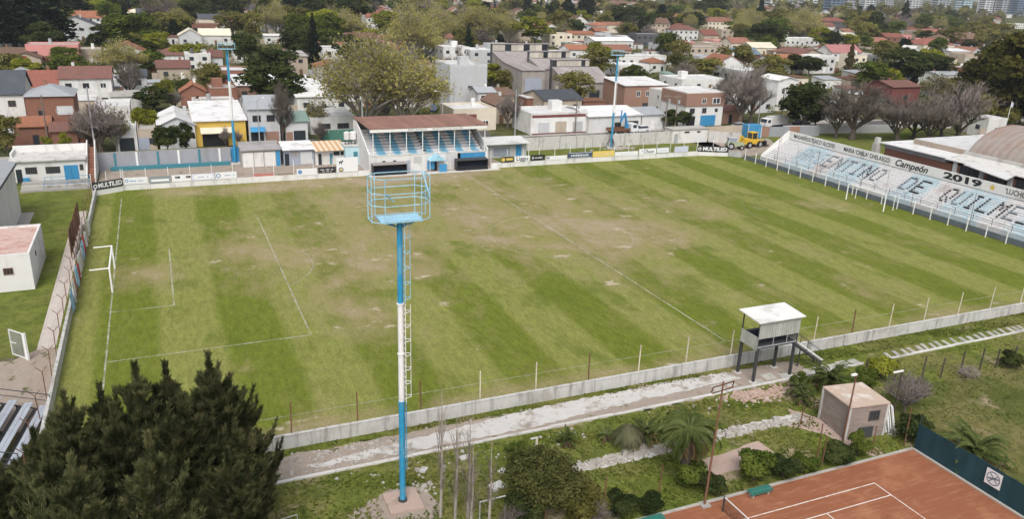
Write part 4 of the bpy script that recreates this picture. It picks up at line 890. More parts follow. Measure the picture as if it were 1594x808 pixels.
# ---------------------------------------------------------------- brick hut by the court
g = NM('hutbrick'); o = g.n('ShaderNodeTexBrick'); mp = g.n('ShaderNodeMapping'); tc = g.n('ShaderNodeTexCoord')
geo = g.xyz(g.obj()); cb = g.n('ShaderNodeCombineXYZ'); g.put(cb.inputs[0], g.math('ADD', geo[0], geo[1])); g.put(cb.inputs[1], geo[2])
g.t.links.new(cb.outputs[0], o.inputs['Vector']); o.inputs['Scale'].default_value = 1.2; o.inputs['Mortar Size'].default_value = .022; g.put(o.inputs['Color1'], (.235, .18, .155)); g.put(o.inputs['Color2'], (.30, .24, .21)); g.put(o.inputs['Mortar'], (.22, .205, .19))
c_ = g.mix(g.math('MULTIPLY', g.step(g.noise(.8, 5, .7), .5, .68), .5), o.outputs['Color'], (.22, .18, .16)); M['hutbrick'] = g.fin(c_, .95, o.outputs['Fac'], -.4, .03)
surf('hutroof', (.46, .36, .29), .2, 1.6, .9, 0, (.62, .60, .57), .8, .7)
t = thing('brick_hut', 'small grey-pink brick hut with flat slab roof beside the clay court', 'hut', (50.9, -15.6, 0), R(-8))
MB().box(-1.6, 1.6, -1.5, 1.5, 0, 2.6).build('wall', 'hutbrick', t)
MB().prism([(-1.68, -1.6), (1.68, -1.6), (1.71, 1.6), (-1.71, 1.6)], 2.603, 2.72).build('roof', 'hutroof', t)
for x, y in ((-1.61, -1.51), (1.61, -1.51), (-1.61, 1.5)): MB().box(x-.1, x+.1, y-.05, y+.1, 0, 2.6).build('corner_pillar', 'concrete_pale', t)
window(t, .9, .8, (.55, -1.5, 1.75), '-y', 2, 'frame_dark'); MB().box(-.6, .6, -1.62, -1.56, 0, .9).build('grey_sheet', 'metal_dark', t)
for i in range(7):
    x = 52.75+i*.16; y = -17.2+rng.uniform(-.2, .2); a = rng.uniform(-.5, .1)
    tag(MB().bar((0, 0, .05), (.15+a*.3, .75, 1.9+rng.uniform(-.3, .3)), .07).build('leaning_pipe', 'mast_white', None, (x, y, 0)), f'white pipe leaning by the brick hut, {ordw[i]} from left', 'pipe', 'white pipes leaning by the hut')

# ---------------------------------------------------------------- tennis court things
ws = thing('windbreak_fence', 'dark blue-green windbreak screen along the right side of clay court', 'fence', (52.98, -19.5, 0))
for k in range(11):
    a, b = -k*3.0, -(k+1)*3.0; mb = MB(); m_ = 6
    for j in range(m_):
        y0, y1 = a+(b-a)*j/m_, a+(b-a)*(j+1)/m_; f = lambda y: .03*math.sin(y*2.3)+.02*math.sin(y*5.1)
        mb.hexa([(f(y0), y0, .06), (f(y1), y1, .06), (f(y1)+.02, y1, .06), (f(y0)+.02, y0, .06), (f(y0), y0, 2.05+.03*math.sin(y0)), (f(y1), y1, 2.05+.03*math.sin(y1)), (f(y1)+.02, y1, 2.05+.03*math.sin(y1)), (f(y0)+.02, y0, 2.05+.03*math.sin(y0))])
    mb.build('screen_panel', 'screen', ws); MB().tube((.12, a, 0), (.12, a, 2.5), .035, n=6).build('post', 'metal_dark', ws)
bn = thing('emblem_banner', 'white square banner with dark round emblem on the dark windbreak', 'banner', (52.93, -25.45, 1.3))
MB().box(-.02, .0, -.55, .55, -.55, .55).build('sheet', 'board_white', bn)
mb = MB(); n = 20
for ra, rb in ((.40, .47), (.0, .0)):
    for i in range(n):
        a0, a1 = 2*math.pi*i/n, 2*math.pi*(i+1)/n
        if rb: mb.quad(*[(-.026, math.cos(a)*q, math.sin(a)*q) for a, q in ((a0, ra), (a0, rb), (a1, rb), (a1, ra))])
mb.bar((-.026, .36, -.11), (-.026, -.36, .11), .012, .11).bar((-.027, .25, .28), (-.027, -.28, -.22), .012, .06).bar((-.027, -.25, .28), (-.027, .25, -.3), .012, .06)
mb.build('emblem', 'inkmid', bn)
def bench(loc, label):
    t = thing('court_bench', label, 'bench', loc, 0, 'green benches beside the clay court')
    for k in range(3): MB().box(-.85, .85, -.22+k*.15, -.09+k*.15, .42, .46).build('slat', 'bench_green', t)
    MB().box(-.87, .87, -.26, -.23, .24, .42).build('apron_board', 'bench_green', t)
    for sx in (-.6, .6): MB().box(sx-.06, sx+.06, -.2, .24, .012, .42).build('leg', 'concrete', t)
bench((38.8, -20.0, 0), 'green slatted bench at the court edge below the pink slab'); bench((30.6, -20.1, 0), 'green slatted bench at the bottom edge of the photo')
t = thing('tennis_net', 'tennis net end with dark post on the clay court', 'net', (35.5, -20.6, .012))
MB().tube((0, 0, 0), (0, 0, 1.08), .05, n=8).build('post', 'metal_dark', t); MB().tube((0, -13, 0), (0, -13, 1.08), .05, n=8).build('post', 'metal_dark', t)
mb = MB()
for k in range(66): mb.bar((0, -.1-k*.195, .08), (0, -.1-k*.195, .98), .012)
for k in range(8): mb.bar((0, -.05, .1+k*.12), (0, -12.95, .1+k*.12), .012)
mb.build('mesh', 'black', t); MB().box(-.02, .02, -12.95, -.05, .99, 1.06).build('tape', 'frame_white', t)
t = thing('lamp_post', 'dark leaning lamp post with small cross frame beside the big palm', 'lamp post', (34.8, -19.7, 0))
MB().tube((0, 0, 0), (.25, .05, 8.6), .075, .05, n=8).build('pole', 'rust', t); MB().box(-.3, .3, -.3, .3, 0, .12).build('base', 'concrete', t)
MB().bar((-.5, 0, 8.35), (1.0, 0, 8.5), .06).bar((-.5, 0, 8.35), (-.5, .1, 7.95), .05).bar((1.0, 0, 8.5), (1.0, .1, 8.1), .05).bar((-.5, 0, 7.95), (1.0, 0, 8.1), .05).build('lamp_frame', 'rust', t)
t = thing('lamp_post', 'thin dark post with small white lamp in front of the brick hut', 'lamp post', (48.9, -16.9, 0))
MB().tube((0, 0, 0), (.1, 0, 5.3), .07, .05, n=8).build('pole', 'rust', t); MB().box(-.35, .1, -.08, .08, 5.25, 5.38).build('lamp', 'frame_white', t)
t = thing('lamp_post', 'thin post with white lamp bar behind the brick hut by bare tree', 'lamp post', (55.2, -15.6, 0))
MB().tube((0, 0, 0), (0, 0, 3.9), .06, .05, n=8).build('pole', 'wood_dark', t); MB().box(-.9, .1, -.06, .06, 3.85, 3.95).build('lamp', 'frame_white', t)
for i, (x, y, h_) in enumerate([(44.5, -18.9, 3.4), (44.9, -19.0, 2.4), (49.6, -18.9, 2.2), (52.6, -19.0, 3.2), (47.6, -14.0, 1.6), (28.2, -18.6, 3.0), (32.0, -18.7, 3.0), (24.6, -18.0, 2.8)]):
    tag(MB().tube((0, 0, 0), (rng.uniform(-.1, .1), 0, h_), .05, .04, n=6).build('fence_post', 'rust', None, (x, y, 0)), f'thin rusty post along the clay court garden edge, {ordw[sorted([44.5, 44.9, 49.6, 52.6, 47.6, 28.2, 32.0, 24.6]).index(x)]} from left', 'post', 'rusty posts along the court edge')
t = thing('marker_post', 'pale yellow square post standing in grass above the big shrub', 'post', (26.9, -11.7, 0)); MB().box(-.06, .06, -.06, .06, 0, 1.85).build('shaft', 'cream', t); MB().box(-.45, .06, -.05, .05, 1.853, 1.93).build('crosspiece', 'concrete_pale', t)
t = thing('small_goal_frame', 'bent grey goal-shaped pipe frame beside the bare poplars', 'frame', (22.6, -16.6, 0)); MB().tube((0, 0, 0), (0, 0, 1.7), .04, n=6).build('post', 'metal_grey', t); MB().tube((0, 0, 1.7), (-1.5, .3, 1.45), .04, n=6).build('crossbar', 'metal_grey', t); MB().tube((-1.5, .3, 0), (-1.5, .3, 1.45), .04, n=6).build('post', 'metal_grey', t)
for i, (x, y, a, s, lab) in enumerate([(23.4, -13.4, .2, .5, 'largest pale slab lying in grass by the bare poplars'), (24.4, -11.9, .5, .28, 'small white block in the grass above the pale slab'), (19.6, -10.0, .9, .3, 'pale chunk in grass nearest the kerb right of the mast'), (22.6, -9.6, .1, .35, 'flat pale stone just below the kerb mid path')]):
    tag(MB().prism([(-s, -s*.7), (s, -s*.75), (s*.9, s*.7), (-s*1.05, s*.6)], 0, s*.35).build('loose_slab', 'concrete_pale', None, (x, y, 0), a), lab, 'slab', 'loose slabs in the grass')
t = thing('wire_frame_gate', 'thin pipe gate frame near the bottom left behind the conifers', 'gate', (9.6, -13.6, 0)); MB().bar((0, 0, 0), (0, 0, 1.2), .04).bar((1.4, .2, 0), (1.4, .2, 1.2), .04).bar((0, 0, 1.2), (1.4, .2, 1.2), .04).bar((0, 0, .4), (1.4, .2, .4), .04).build('frame', 'metal_grey', t)
# dark picket posts on the right slope
fp = thing('picket_fence', 'row of dark wooden fence posts with wire on the right slope', 'fence', (57, -10.6, 0))
for i, (x, y) in enumerate([(57.6, -10.4), (60.2, -11.2), (62.5, -11.9), (64.5, -12.1), (66.8, -12.15), (69.0, -12.3), (70.9, -12.4), (73.0, -12.5), (75.2, -12.6), (77.4, -12.7), (79.6, -12.8)]):
    MB().tube((x-57, y+10.6, 0), (x-57+rng.uniform(-.08, .08), y+10.6, 2.0+rng.uniform(-.2, .25)), .085, .07, n=6).build('post', 'wood_dark', fp)
for z in (.8, 1.5): MB().tube((5.5, -1.3, z), (22.6, -2.2, z), .01, n=4).build('wire', 'metal_dark', fp)

# ---------------------------------------------------------------- bottom left: bleacher, gate
t = thing('bleacher', 'small bleacher with wide grey-blue metal benches at the left edge', 'bleacher', (-6.6, 3.0, 0), R(-8))
surf('bench_metal', (.34, .37, .42), .12, 2, .5, .05, (.22, .24, .27), .5, .8)
for k in range(4):
    for j in range(2): MB().box(2.1-k*.95+j*.30, 2.1-k*.95+j*.30+.28, -3.6, 4.0, .42+k*.32, .47+k*.32).build('plank', 'bench_metal', t)
    MB().box(1.65-k*.95, 2.05-k*.95, -3.6, 4.0, .17+k*.32, .21+k*.32).build('foot_plank', 'metal_dark', t)
for y in (-3.4, .2, 3.8): MB().bar((2.7, y, .1), (-1.3, y, 1.35), .08).bar((-1.3, y, 0), (-1.3, y, 1.35), .08).bar((2.7, y, 0), (2.7, y, .42), .08).bar((.7, y, 0), (.7, y, .75), .08).build('frame', 'metal_dark', t)
MB().bar((2.8, 4.1, 1.2), (-1.3, 4.1, 2.3), .05).bar((2.8, 4.1, 0), (2.8, 4.1, 1.2), .05).bar((-1.3, 4.1, .4), (-1.3, 4.1, 2.3), .05).bar((2.8, 4.1, .7), (-1.3, 4.1, 1.8), .04).build('side_rail', 'metal_dark', t)
MB().bar((2.8, -3.7, 1.2), (-1.3, -3.7, 2.3), .05).bar((2.8, -3.7, 0), (2.8, -3.7, 1.2), .05).bar((2.8, -3.7, .7), (-1.3, -3.7, 1.8), .04).build('side_rail', 'metal_dark', t)
t = thing('wire_mesh_gate', 'freestanding white framed mesh gate panel on the left lawn', 'gate', (-7.0, 17.5, 0), oriented((-7.0, 17.5), (-5.8, 16.1))[0])
MB().bar((0, 0, .05), (0, 0, 2.3), .07).bar((1.8, 0, .05), (1.8, 0, 2.3), .16).bar((0, 0, 2.3), (1.8, 0, 2.3), .07).bar((0, 0, .1), (1.8, 0, .1), .07).bar((0, 0, 1.2), (.7, 0, 1.2), .05).build('frame', 'frame_white', t)
mb = MB()
for k in range(17): mb.bar((.1*k+.1, 0, .1), (.1*k+.1, 0, 2.28), .014)
for k in range(20): mb.bar((.03, .01, .2+.105*k), (1.75, .01, .2+.105*k), .014)
mb.build('wire_mesh', 'metal_grey', t); MB().box(1.88, 2.02, -.08, .08, 0, 2.4).build('gate_post', 'frame_white', t)

# ---------------------------------------------------------------- vehicles
def wheel(par, x, y, r, w_=.22):
    o = MB().tube((x, y-w_/2, r), (x, y+w_/2, r), r, n=16).build('wheel', 'tyre', par); MB().tube((x, y-w_/2-.01, r), (x, y+w_/2+.01, r), r*.55, n=12).build('rim', 'metal_grey', o)
surf('car_white', (.70, .71, .72), .04, 3, .3, 0, None, 0, 1, .02, 0, .5); surf('car_dark', (.05, .06, .075), .05, 3, .25, 0, None, 0, 1, .02, 0, .5); surf('car_blue', (.07, .13, .24), .05, 3, .25, 0, None, 0, 1, .02, 0, .5); surf('car_silver', (.38, .40, .42), .05, 3, .3, 0, None, 0, 1, .02, 0, .5); surf('car_red', (.28, .04, .035), .05, 3, .3, 0, None, 0, 1, .02, 0, .5)
surf('machine_yellow', (.66, .42, .04), .12, 3, .5, 0, (.4, .28, .08), .4, 2); surf('machine_green', (.33, .38, .26), .15, 3, .6, 0)
def car(loc, rot, mat, label, group='parked cars'):
    t = thing('parked_car', label, 'car', loc, rot, group)
    MB().extr([(-2.1, .3), (2.1, .3), (2.15, .62), (2.05, .82), (1.15, .92), (-1.7, .95), (-2.12, .85)], 'y', -.85, .85).build('body', mat, t)
    MB().add([(-1.75, -.8, .94), (1.15, -.8, .91), (1.15, .8, .91), (-1.75, .8, .94), (-1.3, -.66, 1.42), (.35, -.66, 1.44), (.35, .66, 1.44), (-1.3, .66, 1.42)], [(0, 1, 5, 4), (1, 2, 6, 5), (2, 3, 7, 6), (3, 0, 4, 7)]).build('windows', 'glass', t)
    MB().box(-1.32, .37, -.67, .67, 1.42, 1.47).build('roof', mat, t)
    for x in (-1.35, 1.3):
        for y in (-.76, .76): wheel(t, x, y, .31)
    for y in (-.6, .6): MB().box(2.08, 2.14, y-.18, y+.18, .62, .75).build('headlight', 'frame_white', t); MB().box(-2.14, -2.09, y-.18, y+.18, .66, .82).build('tail_light', 'red_paint', t)
car((67.2, 134.2, .012), R(74), 'car_blue', 'blue car parked in the side street behind the grandstand')
car((102.6, 97.0, .008), R(182), 'car_white', 'small white car beside the crane truck')
car((128.5, 95.4, .008), R(3), 'car_silver', 'silver car on the street left of the white truck')
car((147, 96.0, .008), R(2), 'car_dark', 'dark car on the street below the bare street trees'); car((31, 96.4, .008), R(180), 'car_dark', 'dark car parked on the street behind the canteen')
def truck(loc, rot, label, crane):
    t = thing('truck', label, 'truck', loc, rot, 'trucks on the street')
    MB().box(-3.4, 3.2, -.45, .45, .55, .8).build('chassis', 'metal_dark', t)
    MB().extr([(1.5, .6), (3.3, .6), (3.35, 1.4), (3.0, 2.3), (1.6, 2.4), (1.5, 2.3)], 'y', -1.05, 1.05).build('cab', 'car_white', t)
    MB().add([(3.36, -.95, 1.45), (3.36, .95, 1.45), (3.06, .95, 2.2), (3.06, -.95, 2.2)], [(0, 1, 2, 3)]).build('windscreen', 'glass', t)
    for y in (-1.06, 1.055): MB().box(2.0, 2.9, y, y+.006, 1.4, 2.1).build('side_window', 'glass', t)
    for x in (-2.3, 2.3):
        for y in (-.85, .85): wheel(t, x, y, .46, .3)
    if crane:
        MB().box(-3.5, 1.3, -1.1, 1.1, .85, 1.0).build('flatbed', 'rust', t)
        for y in (-1.1, 1.06): MB().box(-3.5, 1.3, y, y+.04, 1.003, 1.45).build('side_board', 'rust', t)
        MB().box(.7, 1.25, -.4, .4, 1.003, 2.2).bar((1.0, 0, 2.1), (.3, 0, 4.6), .35).bar((.3, 0, 4.5), (-.6, 0, 2.6), .3).bar((-.6, 0, 2.6), (-.5, 0, 5.2), .22).build('crane_arm', 'blue_paint', t)
    else: MB().box(-3.5, 1.35, -1.15, 1.15, .85, 2.7).build('box_body', 'white', t)
truck((97.2, 95.6, .008), R(2), 'crane truck with white cab and brown flatbed behind the leaning mast', True)
truck((137.6, 95.0, .008), R(186), 'white box truck on the street near the right far corner', False)
t = thing('wheel_loader', 'yellow wheel loader with black bucket at the right far corner', 'loader', (116.3, 76.6, .008), R(8))
MB().extr([(-2.4, .8), (2.0, .8), (2.2, 1.5), (.9, 1.7), (-2.3, 1.9)], 'y', -.8, .8).build('body', 'machine_yellow', t)
MB().box(-.6, .8, -.65, .65, 1.75, 3.0).build('cab', 'glass', t); MB().box(-.7, .9, -.75, .75, 3.0, 3.12).build('cab_roof', 'machine_yellow', t)
for x in (-.6, .8):
    for y in (-.68, .62): MB().box(x-.05, x+.05, y, y+.06, 1.7, 3.0).build('cab_pillar', 'machine_yellow', t)
for x in (-1.5, 1.5):
    for y in (-.95, .95): wheel(t, x, y, .68, .42)
for y in (-.5, .5): MB().bar((1.2, y, 1.7), (3.0, y, 1.2), .22).build('lift_arm', 'machine_yellow', t)
MB().extr([(2.9, .3), (3.9, .15), (4.0, .35), (3.3, .5), (3.2, 1.3), (2.95, 1.3)], 'y', -1.2, 1.2).build('bucket', 'black', t)
MB().bar((-2.0, 0, 1.8), (-3.2, 0, 2.6), .25).bar((-3.2, 0, 2.6), (-3.6, 0, 1.0), .2).build('backhoe_arm', 'machine_yellow', t)
t = thing('old_tractor', 'pale green old tractor with cab beside the yellow loader', 'tractor', (111.3, 75.6, .008), R(-20))
MB().extr([(-1.6, .7), (1.8, .7), (1.9, 1.3), (.4, 1.45), (.2, 1.6), (-1.5, 1.6)], 'y', -.55, .55).build('body', 'machine_green', t); MB().box(-1.4, .2, -.6, .6, 1.6, 2.3).build('cab', 'shedblue', t); MB().box(-1.5, .35, -.7, .7, 2.3, 2.4).build('cab_roof', 'pale', t)
for y in (-.75, .75): wheel(t, -.9, y, .7, .35); wheel(t, 1.3, y, .45, .25)
t = thing('blue_container', 'bright blue container standing behind the yellow loader', 'container', (123.4, 85.4, 0), R(-5)); MB().box(-1.7, 1.7, -1.2, 1.2, .15, 2.9).build('body', 'blue_paint', t)
for x in (-1.7, 1.6): MB().box(x, x+.1, -1.26, -1.2, .1, 3.2).build('frame_post', 'frame_white', t)
MB().box(-1.8, 1.8, -1.3, 1.3, 0, .15).build('skid', 'metal_dark', t)

# ---------------------------------------------------------------- street poles and lamps
def utility_pole(loc, h_, mat, label, arms=True):
    t = thing('utility_pole', label, 'utility pole', loc, 0, 'utility poles along the streets')
    MB().tube((0, 0, 0), (0, 0, h_), .16, .11, n=8).build('pole', mat, t)
    if arms:
        MB().box(-1.1, 1.1, -.06, .06, h_-.6, h_-.48).build('crossarm', 'wood_pole', t)
        MB().tube((.35, -.25, h_-2.0), (.35, -.25, h_-1.2), .22, n=10).build('transformer', 'metal_grey', t)
def street_lamp(loc, h_, label, dx=1.4):
    t = thing('street_lamp', label, 'street lamp', loc, 0, 'street lamps')
    MB().tube((0, 0, 0), (0, 0, h_-.5), .11, .07, n=8).build('pole', 'metal_grey', t); MB().tube((0, 0, h_-.5), (-dx*.4, 0, h_-.1), .06, n=6).tube((-dx*.4, 0, h_-.1), (-dx, 0, h_), .06, n=6).build('arm', 'metal_grey', t); MB().box(-dx-.35, -dx+.1, -.12, .12, h_-.06, h_+.06).build('lamp_head', 'frame_white', t)
utility_pole((108.3, 96.0, 0), 8.4, 'wood_pole', 'left wooden pole of the pair before the white block'); utility_pole((111.5, 96.9, 0), 8.0, 'wood_pole', 'right wooden pole of the pair before the white block')
utility_pole((87.2, 98.4, 0), 7.4, 'wood_pole', 'wooden pole between white bungalow and leaning mast'); utility_pole((-4.6, 98.3, 0), 11.5, 'metal_grey', 'tall pale pole beside the purple bare tree, far left', False)
utility_pole((-12.5, 108, 0), 9.0, 'wood_pole', 'dark pole in front of the brown brick house', False); utility_pole((73.5, 99.2, 0), 9.5, 'metal_grey', 'thin pale pole between cream house and grandstand roof', False)
utility_pole((41.5, 99.0, 0), 8.8, 'metal_grey', 'thin pale pole behind the striped canteen roof', False); utility_pole((143.5, 99.4, 0), 8.6, 'wood_pole', 'wooden pole beside the bare street trees', True)
street_lamp((22.4, 99.2, 0), 9.0, 'pale street lamp left of the two storey grey house', -1.2); street_lamp((57.6, 99.0, 0), 9.6, 'white street lamp above the grandstand roof'); street_lamp((136.5, 99.0, 0), 10.6, 'tall street lamp leaning over the bare trees at right', -2.2)
street_lamp((70.2, 128, 0), 8, 'street lamp at the kerb of the side street', 1.8); street_lamp((76, 150, 0), 8, 'second street lamp further up the side street', 1.8)
t = thing('flag_pole', 'white flag pole with small flag beside the fan palm', 'flag pole', (184.0, 71.0, 0)); MB().tube((0, 0, 0), (.3, 0, 8.5), .07, n=6).build('pole', 'frame_white', t); MB().hexa([(.35, 0, 7.2), (1.3, .2, 7.0), (1.3, .22, 7.0), (.35, .02, 7.2), (.35, 0, 8.3), (1.3, .2, 8.0), (1.3, .22, 8.0), (.35, .02, 8.3)]).build('flag', 'board_lilac', t)
t = thing('green_fence', 'green mesh fence before the low white workshop', 'fence', (38.2, 100.6, 0)); surf('green_mesh', (.06, .17, .13), .3, 2, .9, 0)
for k in range(5): MB().box(-4.6+k*1.75, -4.6+k*1.75+1.7, 0, .05, .1, 2.4).build('panel', 'green_mesh', t)
t = thing('iron_fence', 'black iron railing behind the right far corner', 'fence', (140, 98.9, 0))
mb = MB()
for k in range(60): mb.bar((k*.22, 0, .1), (k*.22, 0, 1.7), .05)
mb.bar((0, 0, 1.65), (13, 0, 1.65), .06).bar((0, 0, .2), (13, 0, .2), .06); mb.build('railing', 'black', t)

# ---------------------------------------------------------------- vegetation
def leaf_quads(P, out, size, elong=1.3, up=.35, rg=nrng):
    """quads at points P with normals scattered round 'out'"""
    n = len(P); nr = out*1.0 + rg.normal(0, .75, (n, 3)); nr[:, 2] += up
    nr /= np.linalg.norm(nr, axis=1, keepdims=True)+1e-9
    a = np.cross(nr, rg.normal(0, 1, (n, 3))); a /= np.linalg.norm(a, axis=1, keepdims=True)+1e-9
    b = np.cross(nr, a); s = (size*rg.uniform(.55, 1.35, n))[:, None]
    a = a*s*elong*.5; b = b*s*.5
    return np.stack([P-a-b*.6, P+a*.2-b, P+a+b*.5, P-a*.1+b], 1)
def sphere_dirs(n, rg=nrng):
    d = rg.normal(0, 1, (n, 3)); return d/np.linalg.norm(d, axis=1, keepdims=True)
def lobes_crown(seed, n, h0, h1, w_, nl, leaf_s, lobe=.24, shape='round', fill=.55, flat=1.):
    rg = np.random.default_rng(seed); cz, rz, rx = (h0+h1)/2, (h1-h0)/2, w_/2
    c = sphere_dirs(nl, rg)*rg.uniform(.35, .80, (nl, 1)); c[:, 2] *= rz; c[:, 0] *= rx; c[:, 1] *= rx; c[:, 2] += cz
    if shape == 'dome': c[:, 2] = np.maximum(c[:, 2], h0+rz*.5)
    r = w_*lobe*rg.uniform(.6, 1.25, nl)
    if shape == 'tall': r *= .8
    k = rg.choice(nl, n, p=r**2/np.sum(r**2)); d = sphere_dirs(n, rg); d[:, 2] = np.where(d[:, 2] < -.3, -d[:, 2], d[:, 2])
    P = c[k]+d*(r[k]*rg.uniform(fill, 1.06, n))[:, None]*np.array([1, 1, .85*flat]); P[:, 2] = np.maximum(P[:, 2], h0*.8)
    return leaf_quads(P, d, leaf_s, 1.3, .35, rg), c
def branches(seed, H, w_, trunk=.24, r0=.22, lv=4, spread=1., upb=.25, kids=(5, 4, 4, 4), thin=.02):
    """trunk mesh, and limb/twig geometry, for a bare or sparse tree"""
    r_ = random.Random(seed); tm = MB(); limbs = MB(); tw = []; tips = []
    def seg(p, d, ln, r, level):
        q = p+d*ln
        if level <= 2: limbs.tube(p, q, r, r*.62, n=5 if level < 2 else 4, cap=False)
        else: tw.append((p, q, max(thin, r)))
        tips.append(q)
        if level >= lv: return
        for k in range(kids[min(level, len(kids)-1)]):
            a = r_.uniform(0, 6.28); t = r_.uniform(.45, 1.0)
            s = Vector((math.cos(a), math.sin(a), r_.uniform(-.25, .6)))*spread
            nd = (d*.75+s*r_.uniform(.5, 1.0)+Vector((0, 0, upb))).normalized()
            seg(p+d*ln*t, nd, ln*r_.uniform(.55, .8), r*.52, level+1)
    p = Vector((0, 0, 0)); tz = H*trunk; q = Vector((r_.uniform(-.2, .2), r_.uniform(-.2, .2), tz))
    tm.tube(p, q*.5, r0*1.35, r0*1.05, n=8); tm.tube(q*.5, q, r0*1.05, r0*.85, n=8)
    for k in range(kids[0]):
        a = 6.28*k/kids[0]+r_.uniform(-.4, .4); d = Vector((math.cos(a)*.75*spread, math.sin(a)*.75*spread, r_.uniform(.6, 1.2))).normalized(); seg(q*r_.uniform(.8, 1), d, H*.26, r0*.6, 1)
    seg(q, Vector((r_.uniform(-.15, .15), r_.uniform(-.15, .15), 1)).normalized(), H*.3, r0*.7, 1)
    V = np.array(limbs.v); zmax = max(t.z for t in tips); xm = max(max(abs(t.x), abs(t.y)) for t in tips)
    # fit to height and width
    sc = np.array([w_/2/xm, w_/2/xm, 1.0])
    fz = lambda z: z if z < tz else tz+(z-tz)*(H-tz)/(zmax-tz)
    limbs.v = [(x*sc[0], y*sc[1], fz(z)) for x, y, z in limbs.v]
    quads = []
    for p, q, r in tw:
        p = Vector((p.x*sc[0], p.y*sc[1], fz(p.z))); q = Vector((q.x*sc[0], q.y*sc[1], fz(q.z)))
        d = q-p
        for ax in (Vector((r_.uniform(-1, 1), r_.uniform(-1, 1), r_.uniform(-1, 1))),):
            s = d.cross(ax).normalized()*r; quads.append([p-s, p+s, q+s*.5, q-s*.5])
            s2 = d.cross(s).normalized()*r; quads.append([p-s2, p+s2, q+s2*.5, q-s2*.5])
    tipsf = np.array([(t.x*sc[0], t.y*sc[1], fz(t.z)) for t in tips])
    return tm, limbs, np.array([[tuple(v) for v in qd] for qd in quads]), tipsf
def mb_quads(mb): return np.array([[mb.v[i] for i in f] for f in mb.f if len(f) == 4])

